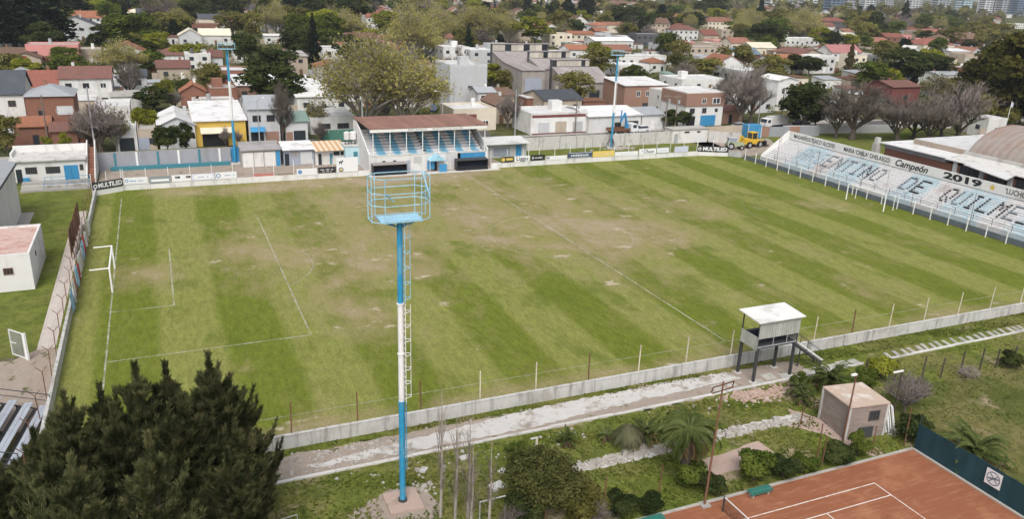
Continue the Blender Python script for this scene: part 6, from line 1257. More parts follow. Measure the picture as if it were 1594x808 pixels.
# ---------------------------------------------------------------- the town
def photo_xy(p):
    """where a point falls in the 1594 x 808 photograph (used to word the labels)"""
    d = Vector(p)-CAM; z = d.dot(fwd); return (797+1253.3*d.dot(r2)/z, 404-1253.3*d.dot(u2)/z) if z > 1 else (-999, -999)
HOUSES = [
 (-25.2, -17.1, 122.7, 7.4, 12, 'gx', 'white', 'slate', 3.6, 2, 'white two storey house with dark blue slate gable roof at left edge'),
 (-16.2, -8.4, 116.7, 7.6, 10, 'hip', 'brick', 'zinc', 1.6, 2, 'brown brick two storey house with grey hipped roof behind white clubhouse'),
 (-16.7, -12.0, 108.5, 3.6, 6, 'gx', 'brick', 'orange', 1.2, 2, 'low porch house with orange tiled roof beside the brown brick house'),
 (-11.4, -7.4, 103.9, 3.4, 5, 'gx', 'brick', 'redbrown', 1.0, 2, 'low brick annex with dark red roof behind two round shrubs'),
 (-1.4, 2.0, 100.9, 3.6, 8, 'flat', 'white', 'white', 0.4, 2, 'small white garage house with dark gate behind grey stadium wall'),
 (2.1, 5.1, 101.2, 3.3, 8, 'flat', 'tan', 'concrete', 0.4, 2, 'tan flat-roofed house with pale blue door between garage and yellow shop'),
 (5.6, 11.6, 101.2, 4.2, 13, 'gy', 'pale', 'whiteroof', 1.4, 2, 'pale house with white metal gable roof left of the yellow shop'),
 (11.6, 20.4, 101.9, 4.6, 16, 'shed', 'yellow', 'whiteroof', 1.2, 2, 'yellow shopfront with white roof and wide black shutter'),
 (20.9, 26.5, 101.9, 6.6, 9, 'gx', 'pale', 'zinc', 1.8, 2, 'two storey pale grey house with zinc roof and blue awning'),
 (27.6, 31.7, 102.4, 4.0, 8, 'gx', 'pale', 'greenroof', 1.2, 2, 'low house with green roof and dark garage door'),
 (33.4, 42.8, 109.5, 3.0, 12, 'flat', 'white', 'white', 0.4, 2, 'low white flat-roofed workshop behind the green fence'),
 (62.6, 72.3, 106.7, 4.2, 9, 'flat', 'cream', 'white', 0.5, 2, 'cream house with dark red band and roof terrace beside grandstand'),
 (75.0, 79.3, 124.6, 5.5, 6, 'gx', 'white', 'zinc', 0.8, 2, 'small white upper storey with wide dark window above the terrace house'),
 (75.1, 79.5, 113.6, 4.2, 9, 'gy', 'tan', 'brown', 1.4, 2, 'tan gabled house with brown shutter behind bare tree'),
 (77.1, 90.6, 99.2, 4.0, 10, 'flat', 'white', 'white', 0.5, 2, 'white bungalow with dark red parapet and roller shutters'),
 (91.3, 101.6, 122.7, 3.6, 12, 'gx', 'tan', 'slate', 1.6, 2, 'house with dark grey gable roof between factory and white bungalow'),
 (90.2, 103.1, 97.9, 3.6, 14, 'gx', 'white', 'whiteroof', 1.0, 2, 'long white workshop with shallow white roof behind the leaning mast'),
 (104.0, 109.7, 98.9, 3.4, 10, 'gx', 'white', 'zinc', 0.9, 2, 'small white house with grey roof left of two wooden poles'),
 (114.5, 127.2, 124.3, 6.4, 11, 'shed', 'brickorange', 'whiteroof', 0.8, 2, 'orange brick two storey house with white roof right of leaning mast'),
 (121.7, 126.3, 115.3, 5.5, 9, 'flat', 'white', 'white', 0.4, 2, 'narrow white block between the two brick houses behind wooden poles'),
 (116.6, 127.1, 100.7, 7.6, 10, 'flat', 'whitebrick', 'white', 0.3, 2, 'corner building with brick top storey, white middle and blue garage'),
 (128.3, 133.6, 102.4, 3.0, 7, 'gx', 'brickorange', 'redbrown', 0.8, 2, 'small red house beside the white truck'),
 (141.3, 154.8, 114.8, 3.2, 12, 'flat', 'pale', 'white', 0.4, 2, 'low pale flat building behind bare street trees'),
 (156.8, 163.4, 116.8, 8.0, 8, 'gy', 'white', 'white', 0.8, 2, 'tall narrow white house left of dark evergreen tree'),
 (190.8, 201.1, 110.1, 6.5, 10, 'gx', 'redwall', 'redbrown', 1.2, 2, 'dark red walled house with brown roof behind bare trees'),
 (155.2, 167.8, 99.8, 3.4, 9, 'gx', 'white', 'zinc', 0.9, 1, 'low white house seen through bare tree branches'),
 (175.2, 183.9, 84.7, 3.4, 9, 'gx', 'white', 'zinc', 0.9, 1, 'white shed glimpsed behind bare shrubs near fan palm'),
 (180.5, 186.5, 72.7, 4.0, 5, 'flat', 'white', 'white', 0.3, 1, 'small white kiosk between the two fan palms'),
 (-23.4, -10.8, 154.0, 4.4, 16, 'gx', 'white', 'red', 3.0, 2, 'long white house with broad red tiled roof behind brick house'),
 (-13.7, -3.3, 152.5, 6.6, 12, 'gx', 'white', 'redbrown', 2.0, 2, 'white split-level house with stepped brown roofs left of bare tree'),
 (-5.9, 0.6, 127.3, 3.6, 10, 'flat', 'white', 'white', 0.4, 1, 'low white annex with sloping parapet behind purple bare tree'),
 (0.2, 4.0, 160.7, 6, 7, 'gx', 'pale', 'slate', 1.2, 1, 'dark grey house with tall windows beside bare tree'),
 (11.0, 16.5, 151.4, 3.4, 8, 'gy', 'brick', 'orange', 1.6, 1, 'cottage with steep orange tiled roof beside lime shrub'),
 (17.2, 23.5, 149.1, 4.0, 9, 'flat', 'brick', 'concrete', 0.4, 2, 'brown brick flat-roofed house left of the left mast'),
 (14.5, 21.6, 134.5, 3, 8, 'flat', 'white', 'concrete', 0.4, 1, 'low white yard house behind yellow shop'),
 (23.9, 34.7, 156.0, 4, 14, 'shed', 'brickorange', 'whiteroof', 1.0, 1, 'long low shed with white corrugated roof right of the left mast'),
 (34.1, 43.5, 152.2, 4, 12, 'gx', 'white', 'whiteroof', 1.2, 1, 'white house with pale grey roof behind green-roofed house'),
 (35.1, 47.1, 135.4, 3.8, 14, 'shed', 'white', 'white', 1.0, 1, 'wide white-roofed workshop left of the big plane tree'),
 (49.1, 53.1, 144.6, 4, 12, 'flat', 'white', 'white', 0.4, 1, 'white flat house hidden behind big plane tree branches'),
 (53.5, 66.5, 139.8, 4, 14, 'flat', 'white', 'white', 0.4, 1, 'white-roofed long building behind big plane tree'),
 (41.6, 50.2, 208.9, 6, 12, 'shed', 'tan', 'concrete', 0.6, 1, 'tan block with white edged sloping parapet beside dark tree'),
 (50.8, 60.6, 196.2, 4, 9, 'gy', 'white', 'orange', 1.5, 1, 'small white gabled cottage with chimney left of plane tree'),
 (60.2, 68.3, 235.9, 6, 9, 'flat', 'white', 'concrete', 0.4, 1, 'grey flat house behind top of plane tree'),
 (70.8, 80.4, 132.8, 10.5, 11, 'flat', 'pale', 'white', 0.6, 2, 'tall blank pale grey block beside the side street'),
 (81.3, 88.9, 135.2, 3.2, 10, 'gx', 'tan', 'brown', 1.2, 1, 'low house with brown roof behind blank grey block'),
 (105.1, 115.9, 239.3, 6, 10, 'flat', 'white', 'white', 0.4, 1, 'white cube house above blank grey block'),
 (113.9, 123.7, 234.1, 5.5, 10, 'flat', 'pale', 'white', 0.4, 1, 'pale terrace house with red railing above blank grey block'),
 (124.3, 133.4, 238.0, 7, 10, 'flat', 'pale', 'concrete', 0.4, 1, 'grey rooftop block left of the sawtooth factory'),
 (95.1, 109.9, 202.8, 3, 8, 'flat', 'tan', 'concrete', 0.4, 1, 'tan low wall building behind blank grey block'),
 (-30.0, -15.4, 240.5, 6.5, 10, 'flat', 'pink', 'concrete', 0.4, 1, 'pink flat-roofed house with dark windows at upper left'),
 (-16.3, -9.6, 251.7, 4.2, 8, 'flat', 'tan', 'concrete', 0.4, 1, 'stone terrace house right of the pink house'),
 (-34.0, -25.5, 233.8, 3.4, 9, 'gy', 'tan', 'brown', 1.6, 1, 'tan gabled cottage in front of the pink house'),
 (-31.1, -14.2, 342.0, 6.5, 12, 'gy', 'pale', 'slate', 3.6, 1, 'white gable house with dark slate roof above pink house'),
 (-34.2, -16.9, 434.5, 5, 10, 'gx', 'white', 'orange', 3, 1, 'orange tiled house behind slate-roofed gable house'),
 (-31.6, -12.5, 551.6, 5, 10, 'gx', 'white', 'white', 2, 0, 'white gabled house near top edge left'),
 (-0.5, 8.3, 474.0, 5, 10, 'gx', 'white', 'slate', 3, 0, 'small white house with slate roof at top left among trees'),
 (-6.4, 3.9, 224.1, 6, 13, 'gy', 'white', 'red', 2.4, 1, 'white house with large red gable roof left of the cream-roofed house'),
 (3.6, 14.9, 230.4, 4.4, 9, 'shed', 'white', 'redbrown', 0.8, 1, 'long white house with low red roof beside large red gable'),
 (6.6, 15.5, 203.1, 3.4, 10, 'gx', 'tan', 'redbrown', 1.7, 1, 'brown tiled low house in front of the long white house'),
 (15.1, 22.8, 225.8, 5, 8, 'flat', 'white', 'white', 0.4, 1, 'white house with small orange awning left of left mast top'),
 (22.4, 26.5, 229.1, 4, 7, 'gx', 'pale', 'redbrown', 1.8, 1, 'small dark brown roofed house beside left mast top'),
 (16.5, 25.5, 317.3, 4.4, 10, 'gy', 'pale', 'creamroof', 2.6, 1, 'pale gable house with cream roof upper left'),
 (24.9, 37.4, 323.9, 4.2, 9, 'gx', 'white', 'creamroof', 2.4, 1, 'white house with broad cream roof upper left'),
 (38.0, 62.4, 447.1, 4, 10, 'gx', 'white', 'red', 2.4, 1, 'long house with red tiled roof below dark trees'),
 (25.7, 39.7, 403.1, 4, 8, 'flat', 'brick', 'concrete', 0.4, 1, 'brown brick block with flat roof upper left'),
 (39.0, 45.6, 394.8, 4, 8, 'flat', 'white', 'white', 0.4, 1, 'dark blue and white small house near left mast top'),
 (31.7, 38.8, 248.6, 3.5, 8, 'flat', 'white', 'white', 0.4, 1, 'low white sheds right of left mast top'),
 (66.4, 75.0, 397.9, 7, 8, 'flat', 'white', 'white', 0.4, 1, 'white modern block with wide window between dark trees'),
 (52.3, 60.1, 331.5, 3.5, 8, 'gx', 'white', 'white', 0.6, 1, 'white slab-roofed house below the modern block'),
 (125.1, 141.8, 442.9, 7, 11, 'gx', 'white', 'red', 3, 1, 'white villa with red gabled roofs above plane tree'),
 (155.6, 171.7, 538.2, 6, 9, 'gy', 'tan', 'red', 3, 0, 'tan house with red roof at top behind villa'),
 (141.6, 151.8, 257.1, 4, 9, 'gx', 'white', 'orange', 2, 1, 'small orange roofed house left of the sawtooth factory'),
 (202.0, 217.1, 362.7, 5.5, 10, 'gy', 'white', 'orange', 3.4, 1, 'white house with orange steep gable and chimneys'),
 (188.3, 200.9, 320.4, 6, 9, 'flat', 'cream', 'concrete', 0.4, 1, 'cream flat house with arched window behind factory'),
 (203.6, 218.3, 328.5, 5.5, 9, 'gx', 'cream', 'orange', 1.4, 1, 'cream house with balcony under orange roof'),
 (263.5, 277.1, 443.6, 6, 9, 'gy', 'white', 'brown', 4, 1, 'white house with steep brown gable roof beside dark pine'),
 (201.9, 223.5, 298.6, 4.5, 11, 'gx', 'white', 'white', 1.4, 1, 'long white house with white gable roof right of factory'),
 (166.2, 176.3, 256.0, 4, 9, 'gx', 'white', 'orange', 1.6, 1, 'low house with orange roof directly behind factory'),
 (176.6, 196.2, 255.3, 4, 9, 'gx', 'tan', 'terra', 1.8, 1, 'long terracotta roofed house behind the olive tree'),
 (371.1, 388.3, 610.2, 5, 9, 'gx', 'white', 'white', 2.4, 0, 'white hipped house far beyond the factory'),
 (316.1, 338.1, 437.9, 6, 10, 'gx', 'tan', 'brown', 3.4, 1, 'brown gabled house with blue skylight panels'),
 (239.4, 256.9, 321.4, 6, 9, 'flat', 'slatewall', 'white', 0.5, 1, 'dark walled modern house with thick white roof slab'),
 (294.2, 311.9, 368.2, 6, 10, 'hip', 'white', 'redbrown', 2.4, 1, 'white two storey house with red hip roof and cypress'),
 (398.9, 423.2, 476.3, 6, 11, 'hip', 'cream', 'terra', 3.4, 1, 'cream house with big reddish hip roof'),
 (282.9, 295.4, 298.3, 3.8, 10, 'gx', 'cream', 'terra', 2.4, 1, 'low terracotta roofed house with dormer'),
 (231.9, 245.5, 230.6, 4.2, 10, 'gx', 'brick', 'slateblue', 2.4, 1, 'house with blue grey slate roof and chimney'),
 (186.9, 201.6, 185.1, 4.4, 10, 'gy', 'white', 'orange', 3.6, 1, 'orange tiled gable house with white end wall above corner building'),
 (222.6, 237.7, 271.5, 4.5, 12, 'flat', 'pale', 'white', 0.5, 1, 'white flat-roofed house complex above the orange brick house'),
 (224.7, 245.7, 253.0, 5, 12, 'flat', 'tan', 'concrete', 0.5, 1, 'grey concrete block above the corner building'),
 (207.6, 215.8, 222.4, 4, 8, 'flat', 'pale', 'zinc', 0.4, 1, 'small grey-blue walled house left of the orange gable'),
 (169.0, 193.8, 224.8, 4, 6, 'flat', 'white', 'white', 0.4, 1, 'long blank white wall house behind the leaning mast top'),
 (175.2, 182.0, 207.0, 3.4, 8, 'hip', 'white', 'orange', 1.6, 1, 'small orange hip roof pavilion behind white wall'),
 (154.8, 168.0, 196.5, 3.5, 9, 'flat', 'white', 'white', 0.4, 1, 'white terraced house near leaning mast top'),
 (153.5, 170.4, 155.4, 3.4, 12, 'flat', 'white', 'white', 0.4, 1, 'white flat roofs behind the corner building'),
 (189.7, 203.6, 173.6, 3.6, 10, 'flat', 'pale', 'whiteroof', 0.5, 1, 'low house with pale roof left of the tall narrow white house'),
 (223.7, 241.5, 197.4, 4.4, 10, 'gx', 'white', 'orange', 2.4, 1, 'white house with bright orange roof behind dark round trees'),
 (240.2, 254.0, 196.0, 6.2, 9, 'flat', 'white', 'white', 0.5, 1, 'white modern house with terraces right of bright orange roof'),
 (272.3, 289.2, 217.1, 6.2, 10, 'gx', 'white', 'pinkroof', 2.8, 1, 'white villa with rose pink roof left of brown cypress'),
 (265.9, 272.9, 198.4, 6.5, 8, 'flat', 'cream', 'slate', 0.4, 1, 'cream block right of the brown cypress'),
 (340.4, 365.3, 323.3, 4.4, 9, 'flat', 'white', 'white', 0.4, 1, 'long white walled house above the orange roof house'),
 (402.9, 418.9, 374.5, 4, 9, 'gx', 'white', 'terra', 1.6, 0, 'small terracotta roof house in front of olive plane trees'),
 (376.2, 403.2, 306.3, 4, 12, 'gx', 'tan', 'terra', 2.2, 1, 'long terracotta roofed house in the upper right'),
 (532.8, 556.6, 495.3, 7, 12, 'hip', 'slatewall', 'red', 3, 0, 'large dark house with red hip roof under the high-rises'),
 (401.8, 426.2, 281.6, 4.5, 14, 'hip', 'cream', 'red', 3.2, 1, 'wide house with dark red hip roof upper right'),
 (551.9, 579.8, 409.1, 4, 10, 'gx', 'tan', 'red', 2.2, 0, 'low house with red roof below the lime tree upper right'),
 (481.6, 507.9, 325.8, 5, 10, 'gx', 'redwall', 'brown', 3.2, 1, 'brown roofed house with white chimney gable upper right'),
 (379.8, 393.8, 246.0, 4, 8, 'shed', 'white', 'whiteroof', 0.8, 1, 'small house with white metal roof left of dark eucalyptus'),
 (366.9, 382.2, 227.5, 3.8, 9, 'flat', 'tan', 'terra', 0.5, 1, 'pinkish flat house left of the dark eucalyptus'),
 (847.8, 883.3, 605.5, 6, 12, 'gx', 'slatewall', 'zinc', 2, 0, 'grey warehouse with zinc roof at top right'),
 (836.1, 875.7, 559.9, 5, 12, 'flat', 'white', 'white', 0.5, 0, 'long white flat building at the top right edge'),
 (314.4, 322.3, 214.2, 6, 7, 'gy', 'white', 'white', 3, 1, 'narrow white gabled house between dark trees'),
 (268.9, 282.3, 159.8, 3.2, 9, 'gx', 'white', 'zinc', 0.8, 1, 'low pale roofed shed left of the dark eucalyptus'),
]
TREES = [
 (-39.0, 289.1, 26, 25.9, 'pine'),
 (-30.6, 307.7, 24.3, 27.6, 'pine'),
 (-31.7, 478.7, 18.6, 29.0, 'pine'),
 (-18.0, 508.1, 16.5, 23.3, 'dark'),
 (-30.5, 211.0, 8.0, 9.8, 'olive'),
 (-26.0, 204.6, 6.8, 7.9, 'lime'),
 (-16.5, 209.4, 8.2, 11.8, 'green'),
 (-20.7, 206.9, 5.6, 6.7, 'green'),
 (-3.6, 293.8, 15.9, 18.3, 'green'),
 (-12.7, 329.2, 9.3, 10.0, 'dark'),
 (3.1, 310.9, 16.0, 14.2, 'green'),
 (15.3, 358.8, 13.5, 23.6, 'olive'),
 (37.5, 494.2, 18.4, 19.7, 'dark'),
 (50.9, 497.2, 20.5, 24.1, 'dark'),
 (0.2, 161.0, 10.2, 7.4, 'bare'),
 (-13.5, 293.9, 7.7, 7.2, 'dark'),
 (7.6, 157.6, 7.0, 5.4, 'lime'),
 (5.0, 146.1, 5.8, 8.7, 'dark'),
 (12.3, 159.0, 6.4, 5.5, 'dark'),
 (9.3, 145.3, 4.6, 5.3, 'bare'),
 (19.1, 171.7, 9.1, 8.4, 'olive'),
 (47.5, 338.2, 15.5, 10.5, 'olive'),
 (34.1, 236.1, 13.5, 10.8, 'dark'),
 (62.7, 406.6, 21.1, 15.1, 'dark'),
 (81.4, 440.8, 22.5, 22.3, 'pine'),
 (95.8, 410.5, 23.6, 32.0, 'dark'),
 (114.8, 423.4, 23.8, 22.2, 'dark'),
 (77.6, 325.1, 18.3, 16.0, 'lime'),
 (53.5, 247.5, 14.6, 13.8, 'dark'),
 (54.7, 222.6, 18.4, 6.0, 'cypress'),
 (38.7, 196.6, 11.0, 17.1, 'dark'),
 (34.2, 213.6, 6.0, 7.5, 'green'),
 (66.2, 221.5, 12.6, 11.9, 'dark'),
 (-18.1, 102.7, 7.3, 5.6, 'olive'),
 (-3.8, 100.2, 9.7, 10.2, 'bare'),
 (-5.8, 103.0, 7.7, 6.7, 'bare'),
 (-1.4, 100.8, 8.4, 5.8, 'oliveSparse'),
 (-12.1, 101.2, 3.8, 2.0, 'lime'),
 (-9.3, 100.5, 4.1, 2.2, 'lime'),
 (3.1, 108.0, 7.4, 5.3, 'lime'),
 (6.7, 96.0, 6.3, 4.9, 'dark'),
 (9.7, 96.9, 5.7, 3.6, 'dark'),
 (16.5, 99.9, 4.4, 2.3, 'bare'),
 (18.8, 100.6, 3.3, 2.1, 'bare'),
 (26.9, 102.4, 12.2, 4.9, 'bare'),
 (34.9, 111.6, 7.7, 5.9, 'oliveSparse'),
 (33.6, 99.5, 4.4, 3.4, 'bare'),
 (44.7, 108.7, 20.9, 20.5, 'plane'),
 (51.9, 106.3, 19.9, 19.0, 'plane'),
 (51.5, 119.0, 17.2, 18.6, 'plane'),
 (93.1, 240.4, 22.6, 19.0, 'plane'),
 (116.2, 280.6, 23.0, 20.7, 'plane'),
 (147.4, 312.4, 20.0, 29.1, 'plane'),
 (175.4, 343.6, 16.3, 16.7, 'plane'),
 (86.5, 169.5, 14.4, 5.2, 'bare'),
 (74.0, 146.1, 12.9, 6.0, 'bare'),
 (94.6, 168.3, 8.5, 12.2, 'lime'),
 (97.8, 159.5, 7.5, 8.2, 'olive'),
 (75.3, 107.4, 8.3, 6.7, 'bare'),
 (180.0, 320.1, 15.8, 22.3, 'lime'),
 (287.5, 567.9, 23.3, 14.6, 'cypress'),
 (328.5, 617.4, 12.5, 9.1, 'cypress'),
 (274.3, 470.4, 26, 16.2, 'cypress'),
 (327.8, 541.6, 25.0, 25.8, 'pine'),
 (318.5, 463.3, 20.1, 27.6, 'dark'),
 (260.1, 365.6, 11.5, 12.0, 'olive'),
 (147.1, 194.2, 10.7, 15.5, 'olive'),
 (149.0, 176.2, 7.2, 9.4, 'green'),
 (276.0, 376.5, 13.0, 9.3, 'cypress'),
 (182.9, 202.4, 13.2, 10.7, 'olive'),
 (176.9, 187.1, 10.1, 7.9, 'palm'),
 (180.9, 182.9, 8.7, 16.8, 'olive'),
 (368.9, 470.4, 12.9, 13.4, 'lime'),
 (392.1, 488.6, 13.9, 18.0, 'dark'),
 (532.1, 649.3, 24.8, 39.2, 'dark'),
 (369.7, 405.6, 12.9, 17.4, 'green'),
 (412.6, 434.6, 26, 12.2, 'cypress'),
 (304.7, 298.3, 15.5, 21.4, 'dark'),
 (404.7, 408.6, 19.7, 26.9, 'olive'),
 (442.3, 626.3, 20.3, 30.5, 'olive'),
 (396.7, 373.7, 20.9, 32.1, 'plane'),
 (356.9, 306.2, 11.9, 14.5, 'dark'),
 (464.8, 389.3, 22.5, 22.7, 'olive'),
 (466.1, 377.8, 20.0, 17.8, 'dark'),
 (662.9, 530.2, 25.6, 15.9, 'cypress'),
 (744.0, 562.7, 15.1, 21.1, 'lime'),
 (110.9, 98.0, 4.9, 4.6, 'dark'),
 (115.0, 98.7, 4.7, 4.1, 'dark'),
 (130.8, 98.8, 15.3, 11.5, 'bare'),
 (136.2, 101.3, 13.1, 9.9, 'bare'),
 (138.3, 114.5, 12.8, 7.9, 'bare'),
 (141.7, 89.5, 13.6, 12.4, 'dark'),
 (142.4, 92.8, 10.4, 7.8, 'dark'),
 (145.9, 90.3, 7.7, 7.2, 'dark'),
 (236.0, 206.1, 8.2, 9.0, 'dark'),
 (233.7, 197.3, 7.8, 11.3, 'dark'),
 (234.2, 188.7, 8.6, 12.2, 'dark'),
 (256.2, 190.7, 12.4, 5.7, 'cypressBrown'),
 (145.3, 78.3, 13.7, 17.0, 'bare'),
 (142.6, 80.4, 10.5, 8.5, 'bare'),
 (153.9, 74.0, 10.9, 13.0, 'bare'),
 (160.5, 75.5, 9.4, 11.5, 'bare'),
 (158.9, 69.9, 10.9, 15.4, 'bare'),
 (166.9, 69.5, 13.9, 15.6, 'bare'),
 (169.1, 75.1, 10.7, 11.7, 'bare'),
 (244.2, 154.9, 15.6, 19.6, 'dark'),
 (276.9, 169.4, 11.8, 17.1, 'dark'),
 (232.3, 148.1, 8.1, 9.7, 'lime'),
 (223.6, 149.4, 11.5, 11.8, 'green'),
 (312.1, 209.4, 9.4, 9.9, 'olive'),
 (190.9, 82.3, 8.3, 5.7, 'fanpalm'),
 (198.2, 80.7, 5.5, 5.1, 'fanpalm'),
 (201.3, 81.9, 24.5, 22.5, 'eucalyptus'),
 (228.0, 108.9, 18.5, 18.8, 'eucalyptus'),
 (222.6, 90.4, 24.2, 20.8, 'eucalyptus'),
 (233.2, 118.3, 13.7, 13.3, 'eucalyptus'),
 (259.3, 128.2, 18.3, 19.0, 'eucalyptus'),
 (268.2, 126.8, 20.5, 21.2, 'eucalyptus'),
 (202.9, 87.3, 13.3, 11.2, 'dark'),
 (205.7, 82.8, 12.2, 11.1, 'dark'),
 (211.9, 103.6, 9.7, 9.3, 'dark'),
 (213.8, 114.0, 9.7, 11.7, 'oliveSparse'),
 (167.7, 96.6, 6.4, 5.8, 'bare'),
 (353.8, 310.4, 13.5, 12.8, 'lime'),
 (312.3, 225.6, 12.5, 14.7, 'olive'),
 (466.0, 335.1, 10.0, 11.7, 'dark'),
 (538.2, 337.0, 16.9, 19.4, 'olive'),
 (515.4, 336.4, 9.2, 10.4, 'dark'),
]
TOWERS = [
 (1203, 963, 1066, 26, 18, 44, 'tower_white', 'white tower block farthest left on the horizon'),
 (1230, 1183, 1274, 22, 18, 36, 'tower_grey', 'grey tower second from left on the horizon'),
 (1256, 1122, 1161, 30, 18, 46, 'tower_white', 'wide white tower block on the horizon left of blue tower'),
 (1296, 1031, 1002, 26, 18, 60, 'tower_blue', 'blue glass tower on the horizon'),
 (1318, 1157, 1098, 16, 18, 52, 'tower_grey', 'slim grey tower right of the blue tower'),
 (1350, 1376, 1263, 30, 18, 42, 'tower_white', 'pale tower above the tall broadleaf trees'),
 (1378, 1400, 1238, 24, 18, 40, 'tower_grey', 'grey tower right of the pale tower'),
 (1420, 1434, 1200, 26, 18, 38, 'tower_white', 'white tower left of the teal tower group'),
 (1462, 1465, 1163, 30, 18, 44, 'tower_grey', 'grey tower just left of the teal tower'),
 (1497, 1366, 1031, 24, 18, 60, 'tower_teal', 'teal tower with white balcony bands at top right'),
 (1535, 1517, 1099, 30, 18, 44, 'tower_white', 'white tower right of the teal tower'),
 (1562, 1534, 1076, 26, 18, 40, 'tower_grey', 'grey tower second from the right edge'),
 (1585, 1549, 1055, 26, 18, 44, 'tower_blue', 'bluish tower at the right edge of the horizon'),
 (1085, 840, 1108, 30, 18, 24, 'tower_white', 'white block on the horizon above the town centre'),
 (1005, 792, 1189, 26, 18, 26, 'tower_white', 'white block on horizon right of dark pines'),
]
HAZE = 0.00009
WCOL = {k: k for k in 'white pale cream tan brick brickorange pink yellow redwall slatewall'.split()}
PANE = {}
def unit(name, mat, key):
    if key not in PANE:
        if key == 'frame': me = MB().box(-.5, -.42, -.06, -.004, -.5, .5).box(.42, .5, -.06, -.004, -.5, .5).box(-.42, .42, -.06, -.004, .42, .5).box(-.42, .42, -.06, -.004, -.5, -.42).box(-.03, .03, -.05, -.004, -.42, .42).mesh('window')
        elif key == 'pane': me = MB().box(-.42, .42, -.025, -.005, -.42, .42).mesh('pane')
        else: me = MB().box(-.5, .5, -.05, -.004, -.5, .5).mesh('window')
        PANE[key] = me
    if (key, mat) not in PANE:
        me = PANE[key].copy(); me.materials.clear(); me.materials.append(M[mat]); PANE[(key, mat)] = me
    return PANE[(key, mat)]
def put_window(par, loc, w_, h_, side, tier, mat='frame_white'):
    rot = {'f': 0, 'l': -math.pi/2, 'r': math.pi/2}[side]
    if tier >= 2:
        o = link('window', unit('window', mat, 'frame'), None, par, loc, rot, (w_, 1, h_)); link('pane', unit('pane', 'glass', 'pane'), None, o)
    else: o = link('window', unit('window', 'glass', 'slab'), None, par, loc, rot, (w_, 1, h_))
    return o
def put_panel(par, name, loc, w_, h_, mat, side='f'):
    rot = {'f': 0, 'l': -math.pi/2, 'r': math.pi/2}[side]
    return link(name, unit(name, mat, 'slab'), None, par, (loc[0], loc[1], loc[2]+h_/2), rot, (w_, 1, h_))
